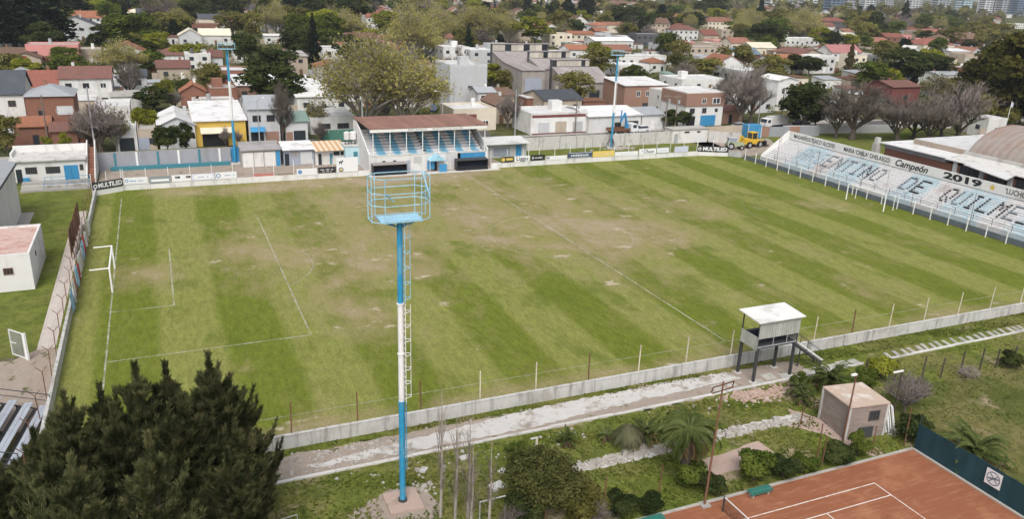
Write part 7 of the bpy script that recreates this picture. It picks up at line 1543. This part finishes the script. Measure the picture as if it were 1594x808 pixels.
def house(x0, x1, y0, wh, dp, roof, wc, rc, rise, tier, label, seed, group='houses of the town', feats=None, name='house', rot=0.):
    r_ = random.Random(seed); w_ = x1-x0; hw, hd = w_/2, dp/2
    t = thing(name, label, 'house', ((x0+x1)/2, y0+hd, 0), rot, group)
    wm = wc if wc in M else 'white'
    if wc == 'whitebrick':
        MB().box(-hw, hw, -hd, hd, 0, wh*.62).build('wall', 'white', t); MB().box(-hw-.15, hw+.15, -hd-.25, hd, wh*.62+.003, wh).build('upper_wall', 'brickorange', t)
    elif roof == 'gx': MB().extr([(-hd, 0), (hd, 0), (hd, wh), (0, wh+rise), (-hd, wh)], 'x', -hw, hw).build('wall', wm, t)
    elif roof == 'gy': MB().extr([(-hw, 0), (hw, 0), (hw, wh), (0, wh+rise), (-hw, wh)], 'y', -hd, hd).build('wall', wm, t)
    elif roof == 'shed': MB().extr([(-hd, 0), (hd, 0), (hd, wh+rise), (-hd, wh)], 'x', -hw, hw).build('wall', wm, t)
    else: MB().box(-hw, hw, -hd, hd, 0, wh).build('wall', wm, t)
    ov = .35; th = .16; e = .02
    def slab(a, b, c_, d): return MB().hexa([(p[0], p[1], p[2]+e) for p in (a, b, c_, d)]+[(p[0], p[1], p[2]+th) for p in (a, b, c_, d)])
    X0, X1, Y0, Y1 = -hw-ov, hw+ov, -hd-ov, hd+ov
    if roof == 'gx':
        s = rise/hd*ov; ro = slab((X0, Y0, wh-s), (X1, Y0, wh-s), (X1, 0, wh+rise), (X0, 0, wh+rise)).build('roof', rc, t)
        slab((X0, 0.003, wh+rise), (X1, 0.003, wh+rise), (X1, Y1, wh-s), (X0, Y1, wh-s)).build('roof', rc, t)
    elif roof == 'gy':
        s = rise/hw*ov; ro = slab((X0, Y0, wh-s), (0, Y0, wh+rise), (0, Y1, wh+rise), (X0, Y1, wh-s)).build('roof', rc, t)
        slab((0.003, Y0, wh+rise), (X1, Y0, wh-s), (X1, Y1, wh-s), (.003, Y1, wh+rise)).build('roof', rc, t)
    elif roof == 'shed':
        s = rise/dp*ov; ro = slab((X0, Y0, wh-s), (X1, Y0, wh-s), (X1, Y1, wh+rise+s), (X0, Y1, wh+rise+s)).build('roof', rc, t)
    elif roof == 'hip':
        k = min(hw, hd)*.95; rx, ry = max(hw-k, .05), max(hd-k, .05)
        ro = MB().add([(X0, Y0, wh+e), (X1, Y0, wh+e), (X1, Y1, wh+e), (X0, Y1, wh+e), (-rx, -ry, wh+rise), (rx, -ry, wh+rise), (rx, ry, wh+rise), (-rx, ry, wh+rise)], [(0, 1, 5, 4), (1, 2, 6, 5), (2, 3, 7, 6), (3, 0, 4, 7), (4, 5, 6, 7), (3, 2, 1, 0)]).build('roof', rc, t)
    else:
        rm = 'whiteroof' if rc == 'white' else rc
        ro = MB().box(-hw+.2, hw-.2, -hd+.2, hd-.2, wh+.003, wh+.06).build('roof', rm, t)
        p = rise; MB().box(-hw, hw, -hd, -hd+.18, wh+.003, wh+p).box(-hw, hw, hd-.18, hd, wh+.003, wh+p).box(-hw, -hw+.18, -hd+.18, hd-.18, wh+.003, wh+p).box(hw-.18, hw, -hd+.18, hd-.18, wh+.003, wh+p).build('parapet', 'white' if wc == 'whitebrick' else wm, t)
        if tier >= 1 and r_.random() < .55:
            a, b = r_.uniform(-hw*.5, hw*.5), r_.uniform(-hd*.3, hd*.6); mb = MB()
            if r_.random() < .5: mb.tube((a, b, wh+.6), (a, b, wh+1.7), .5, n=10).box(a-.5, a+.5, b-.5, b+.5, wh+.06, wh+.6); mb.build('water_tank', r_.choice(['white', 'metal_grey', 'slatewall']), ro)
            else: mb.box(a-1.2, a+1.2, b-1.1, b+1.1, wh+.06, wh+2.1); mb.build('roof_room', wm, ro)
    if roof in ('gx', 'hip', 'gy') and r_.random() < .6:
        a, b = (r_.uniform(-hw*.6, hw*.6), r_.uniform(.1, .5)*hd) if roof != 'gy' else (r_.uniform(.2, .6)*hw, r_.uniform(-.5, .5)*hd)
        MB().box(a-.3, a+.3, b-.3, b+.3, wh, wh+rise+.7).build('chimney', r_.choice([wm, 'brick', 'white']), ro)
    if tier >= 1 and r_.random() < .7 and feats is None:
        aw, ad, ah = r_.uniform(.3, .5)*w_, r_.uniform(3, 5), r_.uniform(2.7, 3.2); ax = r_.uniform(-1, 1)*(hw-aw/2)
        an = MB().box(ax-aw/2, ax+aw/2, hd+.004, hd+ad, 0, ah).build('annex', r_.choice([wm, 'pale', 'tan', 'concrete']), t); MB().box(ax-aw/2-.15, ax+aw/2+.15, hd+.2, hd+ad+.15, ah+.003, ah+.14).build('annex_roof', r_.choice(['zinc', 'whiteroof', 'concrete', 'terra']), an)
        MB().box(-hw-r_.uniform(1, 4), -hw-.05, -hd+.5, -hd+.68, 0, 2.0).build('garden_wall', r_.choice(['pale', 'tan', 'brick', 'concrete']), t)
        MB().box(hw+.05, hw+r_.uniform(1, 3.5), -hd+.5, -hd+.68, 0, 2.0).build('garden_wall', r_.choice(['pale', 'tan', 'brick', 'concrete']), t)
    side = 'l' if x0 > 8 else 'r'
    if feats is None:
        st = max(1, round(wh/3.1)); nw = max(1, int(w_/3.4)); g_ = r_.random()
        for f in range(st):
            z = wh*(f+.52)/st
            for k in range(nw):
                u = -hw+w_*(k+.5)/nw
                if f == 0 and k == nw//2: put_panel(t, 'door', (u, -hd, 0), .95, 2.1, r_.choice(['door_brown', 'frame_white', 'door_dark']))
                elif f == 0 and k == 0 and nw > 2 and g_ < .6 and tier >= 1: put_panel(t, 'garage_door', (u, -hd, 0), 2.4, 2.3, r_.choice(['door_dark', 'pale', 'door_brown']))
                else: put_window(t, (u, -hd, z), 1.3, 1.15, 'f', tier, r_.choice(['frame_white', 'frame_dark', 'door_brown']))
            if tier >= 1 and not (roof == 'shed'):
                for k in range(max(1, int(dp/5))):
                    v = -hd+dp*(k+.5)/max(1, int(dp/5)); put_window(t, (-hw if side == 'l' else hw, v, z), 1.1, 1.0, side, tier, 'frame_white')
    else:
        for (nm, u, z, ww, h_, mat) in feats:
            if nm == 'window': put_window(t, (-hw+u*w_, -hd-(.25 if wc == 'whitebrick' and z > wh*.62 else 0), z+h_/2), ww, h_, 'f', 2, mat)
            elif nm == 'swindow': put_window(t, (-hw if side == 'l' else hw, -hd+u*dp, z+h_/2), ww, h_, side, 2, mat)
            elif nm == 'awning': MB().hexa([(-hw+u*w_-ww/2, -hd-1.1, z), (-hw+u*w_+ww/2, -hd-1.1, z), (-hw+u*w_+ww/2, -hd-.01, z+h_), (-hw+u*w_-ww/2, -hd-.01, z+h_), (-hw+u*w_-ww/2, -hd-1.1, z+.06), (-hw+u*w_+ww/2, -hd-1.1, z+.06), (-hw+u*w_+ww/2, -hd-.01, z+h_+.06), (-hw+u*w_-ww/2, -hd-.01, z+h_+.06)]).build('awning', mat, t)
            else: put_panel(t, nm, (-hw+u*w_, -hd, z), ww, h_, mat)
    return t
FEAT = {
 'small white garage': [('garage_door', .5, 0, 2.4, 2.3, 'door_dark')],
 'tan flat-roofed': [('door', .3, 0, 1.8, 2.2, 'shedblue'), ('window', .75, 1.0, .9, 1.1, 'frame_dark')],
 'pale house with white metal': [('window', .3, 1.2, 1.4, 1.3, 'frame_dark'), ('window', .7, 1.2, 1.4, 1.3, 'frame_dark')],
 'yellow shopfront': [('shutter', .38, 0, 4.4, 2.2, 'black'), ('awning', .42, 2.5, 5.6, .9, 'creamroof'), ('shutter', .88, 0, 1.6, 2.4, 'yellow')],
 'two storey pale grey': [('window', .27, 4.2, 1.5, 1.2, 'frame_dark'), ('window', .72, 4.2, 1.5, 1.2, 'frame_dark'), ('garage_door', .26, 0, 2.3, 2.3, 'door_dark'), ('awning', .28, 2.5, 2.6, .7, 'blue_paint'), ('wall_panel', .74, 0, 2.4, 2.3, 'brickorange')],
 'low house with green': [('garage_door', .62, 0, 2.2, 2.2, 'door_dark'), ('wall_panel', .16, 0, 1.2, 2.0, 'brickorange')],
 'low white flat-roofed': [('window', .3, 1.0, 2.4, 1.1, 'frame_dark'), ('window', .7, 1.0, 2.4, 1.1, 'frame_dark')],
 'cream house with dark red': [('band', .38, 2.5, 3.0, 1.0, 'redwall'), ('window', .75, .9, 1.4, 1.2, 'frame_white')],
 'small white upper': [('window', .5, 3.2, 3.4, 1.7, 'frame_white')],
 'tan gabled': [('shutter', .5, 2.4, 1.2, 1.7, 'red_paint'), ('door', .3, 0, 1, 2.1, 'door_brown')],
 'white bungalow': [('band', .5, 3.55, 13.0, .55, 'redwall'), ('shutter', .22, .3, 2.6, 2.2, 'pale'), ('shutter', .52, .0, 2.6, 2.6, 'tan'), ('shutter', .82, .3, 2.4, 2.2, 'pale'), ('plinth', .5, 0, 12.8, .28, 'redwall')],
 'long white workshop': [('window', .55, .9, 1.6, 1.3, 'frame_dark'), ('window', .82, .8, 3.4, 1.6, 'frame_dark'), ('shutter', .2, 0, 3.4, 2.6, 'whiteroof')],
 'orange brick': [('window', .32, 3.6, 1.2, 1.5, 'frame_white'), ('window', .54, 3.6, 1.2, 1.5, 'frame_white'), ('window', .8, 3.1, 1.9, 2.2, 'frame_dark'), ('window', .5, .8, 1.6, 1.2, 'frame_dark')],
 'corner building': [('window', .45, 5.2, 1.2, 1.2, 'frame_white'), ('window', .78, 5.1, 2.2, 1.4, 'frame_white'), ('window', .18, 3.0, 1.4, 1.2, 'frame_dark'), ('window', .5, 3.0, 1.2, 1.2, 'frame_dark'), ('window', .82, 3.2, .8, .8, 'frame_dark'), ('garage_door', .62, 0, 4.2, 2.5, 'blue_paint'), ('opening', .16, 0, 2.4, 2.4, 'black')],
 'tall blank': [('window', .55, 5.6, 1.2, .4, 'frame_dark')],
 'tall narrow white': [('window', .3, 4.6, .9, 1.4, 'frame_dark'), ('window', .4, 1.5, 1.1, 1.3, 'frame_dark')],
 'dark red walled': [('window', .5, 3, 1.4, 1.2, 'frame_dark')],
 'pink flat': [('window', .14, 3.2, 2.2, 1.6, 'frame_dark'), ('window', .5, 3.4, .9, 1.3, 'frame_dark'), ('window', .62, 3.4, .9, 1.3, 'frame_dark'), ('window', .92, 2.8, .9, 1.5, 'frame_dark'), ('door', .76, 0, 1.6, 2.3, 'door_brown'), ('awning', .3, 2.5, 3, .4, 'redwall')],
 'brown brick two': [('window', .3, 3.9, 1.0, 1.2, 'frame_dark'), ('window', .66, 4.6, .8, .7, 'frame_white'), ('window', .8, 4.6, .8, .7, 'frame_white'), ('window', .93, 4.6, .7, .7, 'frame_white'), ('window', .6, 1.2, 1.6, 1.2, 'frame_white'), ('band', .8, 4.2, 2.6, 1.6, 'pale')],
}
occ = []
for i, h_ in enumerate(HOUSES):
    ft = None
    for k, v in FEAT.items():
        if h_[10].startswith(k): ft = v
    house(*h_, seed=900+i, feats=ft)
    occ.append(((h_[0]+h_[1])/2, h_[2]+h_[4]/2, max(h_[1]-h_[0], h_[4])/2))

# sawtooth factory
corr('factory_roof', (.32, .29, .285), 'x', .5, .8, (.22, .2, .2), .5); surf('factory_wall', (.33, .30, .28), .2, .8, .9, 0, (.2, .17, .15), .7, .4); surf('factory_panel', (.47, .44, .38), .15, 1.2, .8, .15, (.3, .25, .2), .5)
t = thing('factory', 'big grey sawtooth factory with bands of clerestory panels', 'factory', (109.5, 142, 0))
def bay(x0, x1, y0, y1, z0, z1, cz):
    MB().extr([(y0, 0), (y1, 0), (y1, z1), (y0, z0)], 'x', x0, x1).build('wall', 'factory_wall', t)
    n = 6; s = (x1-x0+.4)/n
    for k in range(n):
        a = x0-.2+k*s; MB().hexa([(a, y0-.3, z0-.06), (a+s-.02, y0-.3, z0-.06), (a+s-.02, y1-.05, z1+.02), (a, y1-.05, z1+.02), (a, y0-.3, z0+.08), (a+s-.02, y0-.3, z0+.08), (a+s-.02, y1-.05, z1+.16), (a, y1-.05, z1+.16)]).build('roof_sheet', 'factory_roof', t)
    if cz:
        MB().box(x0, x1-2.5, y1+.003, y1+1.6, 0, z1+cz).build('clerestory_wall', 'slatewall', t); m_ = 9; s = (x1-2.5-x0)/m_; r_ = random.Random(int(z1*10))
        for k in range(m_):
            if r_.random() < .3: MB().box(x0+k*s+.1, x0+(k+1)*s-.1, y1-.06, y1, z1+.35, z1+cz-.2).build('pane', 'glass', t)
            else: MB().box(x0+k*s+.03, x0+(k+1)*s-.03, y1-.06, y1, z1+.3, z1+cz-.12).build('clerestory_panel', 'factory_panel', t)
        MB().box(x0-.2, x1-2.3, y1-.25, y1+1.9, z1+cz+.003, z1+cz+.15).build('clerestory_roof', 'factory_roof', t)
bay(-2.5, 11.5, 0, 9, 5.0, 8.2, 2.0); bay(-5.0, 10.5, 11, 19, 7.6, 9.6, 2.0); bay(-12, 8.5, 21, 30, 8.4, 10.6, 2.2)
bay(-12, -5.2, 8, 20.9, 7.6, 8.4, 0)
for xx in (1.2, 6.2): put_panel(t, 'gate', (xx, 0, 0), 3.2, 3.0, 'door_dark')
put_panel(t, 'gate', (-8.6, 8, 0), 5.0, 5.5, 'shedblue'); occ += [(109, 150, 12), (106, 163, 14)]
tl = thing('boundary_shed', 'low brick shed with white slab roof in front of factory', 'shed', (93.6, 131, 0)); MB().box(-4, 4, -2, 3, 0, 3.2).build('wall', 'brick', tl); MB().box(-4.2, 4.2, -2.2, 3.2, 3.203, 3.4).build('roof', 'whiteroof', tl); put_panel(tl, 'door', (1, -2, 0), 1.6, 2.2, 'door_dark')

# trees placed from the photograph
KN = dict(pine='dark layered pine', dark='dark evergreen tree', olive='olive green tree', lime='bright lime green tree', green='leafy green tree', bare='leafless grey tree', oliveSparse='thin olive leaved tree', plane='olive yellow plane tree', cypress='dark narrow cypress', cypressBrown='brown narrow cypress', palm='feather palm', fanpalm='round fan palm', eucalyptus='tall dark eucalyptus')
auto = []            # (object, base description, x in photo, y in photo)
def tree(x, y, h_, w_, kind, seed):
    sx_, sz__ = w_/8, h_/10
    t = plant(kind, seed, (x, y, 0), sx_, sz__, None, 'tree', 'cypress_tree' if 'ypress' in kind else kind.lower()+'_tree' if kind in ('pine', 'plane', 'palm', 'fanpalm', 'eucalyptus') else 'bare_tree' if kind == 'bare' else 'broadleaf_tree', 'trees of the town', (seed*1.3) % 6.28)
    px, py = photo_xy((x, y, h_*.6)); auto.append((t, KN[kind], px, py)); occ.append((x, y, w_*.32)); return t
for i, (x, y, h_, w_, k) in enumerate(TREES): tree(x, y, h_, w_, k, i)

# the rest of the town: plots filled at random between the streets
tr = random.Random(77)
boxes = []
for h_ in HOUSES:
    a = photo_xy((h_[0], h_[2], 0)); b = photo_xy((h_[1], h_[2], h_[3]+h_[8])); boxes.append((a[0], b[0], b[1], a[1], h_[2]))
def hides(x, y, w_, hh):
    """would a thing here stand in front of a house seen in the photograph?"""
    a = photo_xy((x-w_/2, y, 0)); b = photo_xy((x+w_/2, y, hh))
    return any(y < q[4]+2 and a[0] < q[1]-3 and b[0] > q[0]+3 and b[1] < q[3]-(q[3]-q[2])*.35 and a[1] > q[2] for q in boxes)
def free(x, y, r): return all((x-a)**2+(y-b)**2 > (r+c_)**2 for a, b, c_ in occ)
WC = ['white']*4+['cream']*3+['pale']*4+['tan']*5+['brick']*3+['brickorange', 'pink']
RC = ['red']*3+['orange']*3+['terra']*4+['redbrown']*3+['brown']*2+['slate', 'zinc', 'creamroof', 'slateblue']
RN = dict(red='red tiled', orange='orange tiled', terra='terracotta', redbrown='dark red', brown='brown', slate='slate grey', zinc='zinc', creamroof='cream', slateblue='blue grey', white='white flat', concrete='grey flat')
WN = dict(white='white', cream='cream', pale='pale grey', tan='tan', brick='brick', brickorange='orange brick', pink='pink')
nh = 0; y = 112.
while y < 760 and nh < 185:
    xl, xr = -.15*y-6, 1.36*y+70; x = xl+tr.uniform(0, 8)
    while x < xr and nh < 185:
        w_ = tr.uniform(8, 14); dp = tr.uniform(8, 13); far = y > 330
        if free(x, y+dp/2, max(w_, dp)*.42) and y > 150 and not hides(x, y, w_, 7) and tr.random() < (.78 if y < 330 else .5):
            rf = tr.choice(['gx', 'gx', 'gy', 'hip', 'flat', 'flat']); wc = tr.choice(WC); rc = tr.choice(RC) if rf != 'flat' else tr.choice(['white', 'white', 'concrete']); wh = tr.choice([3.0, 3.2, 3.4, 3.6, 5.4, 5.9])
            o = house(x-w_/2, x+w_/2, y, wh, dp, rf, wc, rc, tr.uniform(1.4, 2.8) if rf != 'flat' else .45, 0 if far else 1, None, nh, rot=tr.uniform(-.15, .15))
            px, py = photo_xy((x, y, wh)); auto.append((o, f'{WN[wc]} house with {RN[rc]} roof', px, py)); occ.append((x, y+dp/2, max(w_, dp)*.42)); nh += 1
        x += w_+tr.uniform(4, 14 if not far else 34)
    y += tr.uniform(17, 24) if y < 330 else tr.uniform(30, 48)
# sheds and back-yard rooms between the houses
ns = 0; k = 0
while ns < 110 and k < 4000:
    k += 1; y = 108+tr.random()*230; x = tr.uniform(-.15*y-6, 1.36*y+66); w_, dp, wh = tr.uniform(3, 8), tr.uniform(3, 7), tr.uniform(2.3, 3.1)
    if abs(x-(64+.2745*(y-97))) < 7 or not free(x, y, max(w_, dp)*.3) or hides(x, y, w_, wh): continue
    wc, rc = tr.choice(['pale', 'tan', 'brick', 'concrete', 'cream', 'white']), tr.choice(['zinc', 'concrete', 'whiteroof', 'redbrown', 'greenroof', 'rust'])
    t = thing('shed', None, 'shed', (x, y, 0), tr.uniform(-.1, .1), 'back-yard sheds of the town'); sl_ = tr.uniform(.1, .7)
    MB().extr([(-dp/2, 0), (dp/2, 0), (dp/2, wh+sl_), (-dp/2, wh)], 'x', -w_/2, w_/2).build('wall', wc, t)
    MB().hexa([(a, b, c_) for c0 in (.02, .12) for a, b, c_ in ((-w_/2-.2, -dp/2-.2, wh+c0), (w_/2+.2, -dp/2-.2, wh+c0), (w_/2+.2, dp/2+.2, wh+sl_+c0), (-w_/2-.2, dp/2+.2, wh+sl_+c0))]).build('roof', rc, t)
    put_panel(t, 'door', (tr.uniform(-.25, .25)*w_, -dp/2, 0), .9, 2.0, tr.choice(['door_dark', 'door_brown', 'pale']))
    px, py = photo_xy((x, y, wh)); auto.append((t, {'pale': 'pale', 'tan': 'tan', 'brick': 'brick', 'concrete': 'concrete', 'cream': 'cream', 'white': 'white'}[wc]+' shed with '+{'zinc': 'zinc', 'concrete': 'grey', 'whiteroof': 'white', 'redbrown': 'dark red', 'greenroof': 'green', 'rust': 'rusty'}[rc]+' roof', px, py)); occ.append((x, y, max(w_, dp)*.4)); ns += 1
nt_ = 0; ty_ = 0
kinds = ['dark']*5+['green']*4+['olive']*5+['plane']*3+['bare']*3+['pine']*2+['cypress']*2+['lime', 'lime', 'eucalyptus', 'oliveSparse']
while nt_ < 360 and ty_ < 12000:
    ty_ += 1; y = 112+tr.random()**.85*640; x = tr.uniform(-.15*y-8, 1.36*y+75); h_ = tr.uniform(7, 14) if y < 300 else tr.uniform(9, 18); k = tr.choice(kinds if y < 300 else kinds[4:]+['olive', 'plane', 'green']*3); w_ = h_*tr.uniform(.85, 1.35)*(.35 if 'ypress' in k else 1)
    if free(x, y, w_*.16) and (tr.random() < .3 or not hides(x, y, w_*.8, h_)): tree(x, y, h_, w_, k, 1000+nt_); nt_ += 1
# hedges and garden growth between the plots: nobody could count it
rg = np.random.default_rng(19); Qs = {'leaf_dark': [], 'leaf_green': [], 'leaf_olive': []}
for k in range(5200):
    yy = 104+rg.uniform(0, 1)**.75*420; xx = rg.uniform(-.15*yy-6, 1.36*yy+70)
    if abs(xx-(64+.2745*(yy-97))) < 5.5: continue
    if min((xx-a)**2+(yy-b)**2-(c_*.92)**2 for a, b, c_ in occ[:len(HOUSES)+3+nh+len(TREES)+ns]) < 0: continue
    hh = rg.uniform(.8, 2.6); n = 22; d = sphere_dirs(n, rg); d[:, 2] = np.abs(d[:, 2]); P = d*np.array([rg.uniform(.8, 2.4), rg.uniform(.8, 2.4), hh])+np.array([xx, yy, 0]); Qs[['leaf_dark', 'leaf_green', 'leaf_olive'][k % 3]].append(leaf_quads(P, d, .55, 1.3, .4, rg))
for mt, lab in (('leaf_dark', 'dark hedges and bushes filling the gardens of the town'), ('leaf_green', 'green bushes filling the gardens of the town'), ('leaf_olive', 'olive bushes filling the gardens of the town')):
    tag(link('garden_greenery', quads_mesh('garden_greenery', np.concatenate(Qs[mt])), mt), lab, 'greenery', None, 'stuff')
# far wood and roofs beyond the town, read as one mass
rg = np.random.default_rng(9); Qs = []
for k in range(760):
    yy = rg.uniform(700, 2600); xx = rg.uniform(-.15*yy-40, 1.4*yy+100); hh = rg.uniform(9, 17); n = 26
    d = sphere_dirs(n, rg); d[:, 2] = np.abs(d[:, 2]); P = d*np.array([hh*.6, hh*.6, hh]); P = P+np.array([xx, yy, 0]); Qs.append(leaf_quads(P, d, hh*.42, 1.2, .3, rg))
tag(link('far_wood', quads_mesh('far_wood', np.concatenate(Qs)), 'leaf_olive'), 'distant mass of treetops toward the horizon', 'wood', None, 'stuff')

# roofs beyond the countable houses
for nm, keys in (('far_roofs', None),):
    mbs = {}
    for k in range(420):
        yy = 340+rg.uniform(0, 1)**.8*900; xx = rg.uniform(-.15*yy-20, 1.38*yy+80); w_, d_, wh, ri = rg.uniform(8, 15), rg.uniform(8, 13), rg.choice([3.2, 3.6, 5.8]), rg.uniform(1.4, 2.8)
        if not free(xx, yy, 6): continue
        wm, rm = ['white', 'cream', 'tan', 'pale', 'brick'][k % 5], ['red', 'terra', 'orange', 'redbrown', 'brown', 'zinc', 'slate'][k % 7]
        mbs.setdefault(wm, MB()).extr([(yy-d_/2, 0), (yy+d_/2, 0), (yy+d_/2, wh), (yy, wh+ri), (yy-d_/2, wh)], 'x', xx-w_/2, xx+w_/2)
        q = mbs.setdefault(rm, MB())
        for s in (-1, 1): q.hexa([(xx-w_/2-.3, yy+s*(d_/2+.3), wh-.15), (xx+w_/2+.3, yy+s*(d_/2+.3), wh-.15), (xx+w_/2+.3, yy, wh+ri+.05), (xx-w_/2-.3, yy, wh+ri+.05), (xx-w_/2-.3, yy+s*(d_/2+.3), wh+.05), (xx+w_/2+.3, yy+s*(d_/2+.3), wh+.05), (xx+w_/2+.3, yy, wh+ri+.25), (xx-w_/2-.3, yy, wh+ri+.25)])
    for mt, q in mbs.items(): tag(q.build('far_houses', mt), f'far-off mass of small house {"walls" if mt in ("white", "cream", "tan", "pale", "brick") else "roofs"} in {mt} tones', 'houses', None, 'stuff')
# high-rises near the horizon
surf('tower_white', (.62, .64, .66), .08, .1, .8, .05); surf('tower_grey', (.40, .42, .45), .08, .1, .8, .05); surf('tower_teal', (.10, .20, .24), .1, .1, .4, .05); surf('tower_blue', (.14, .20, .30), .1, .1, .4, .05)
for i, (px, X_, Y_, w_, d_, h_, mt, lab) in enumerate(TOWERS):
    t = thing('apartment_tower', lab, 'tower', (X_, Y_, 0), 0, 'high-rises on the horizon')
    MB().box(-w_/2, w_/2, -d_/2, d_/2, 0, h_).build('wall', mt, t); MB().box(-w_*.25, w_*.25, -d_*.25, d_*.25, h_, h_+4).build('roof_room', mt, t)
    nf = int(h_/4.2)
    for f in range(1, nf):
        z = f*4.2; bm_ = 'glass' if mt != 'tower_teal' else 'tower_white'
        for k in range(3): a = -w_/2+w_*(k+.12)/3; MB().box(a, a+w_*.76/3, -d_/2-.4, -d_/2-.05, z, z+1.9).build('window', bm_, t)
        MB().box(-w_/2-.35, -w_/2-.05, -d_*.36, d_*.36, z, z+1.9).build('window', bm_, t)

# ---------------------------------------------------------------- labels by look and place
def place(px, py):
    row = 'topmost' if py < 8 else 'farthest' if py < 32 else 'far back' if py < 62 else 'midway' if py < 105 else 'nearer'
    for lim, s in ((160, 'at far left'), (345, 'left of the left mast'), (500, 'right of the left mast'), (690, 'behind big plane trees'), (800, 'above the grandstand'), (965, 'around the factory'), (1130, 'right of the far mast'), (1300, 'above the terrace'), (1450, 'above the hall'), (9999, 'at far right')):
        if px < lim: return row+' '+s
groups = {}
for o, d, px, py in auto: groups.setdefault((d, place(px, py)), []).append((px, o))
for (d, pl), L_ in groups.items():
    L_.sort(key=lambda q: q[0]); n = len(L_)
    for k, (px, o) in enumerate(L_):
        o['label'] = f'{d} {pl}' + ('' if n == 1 else ', '+(ordw[k] if k < len(ordw) else 'last')+' from left')

# ---------------------------------------------------------------- air
hz = MB().box(-6001, 9001, -3001, 9001, -1, 95).mesh('haze'); g = NM('haze'); g.t.nodes.remove(g.b)
pvn = g.n('ShaderNodeVolumePrincipled'); pvn.inputs['Color'].default_value = (.86, .92, 1, 1); pvn.inputs['Density'].default_value = HAZE; g.t.links.new(pvn.outputs[0], g.out.inputs['Volume'])
tag(link('haze', hz, g.mat), 'thin pale haze over the distant town', 'haze', None, 'stuff')
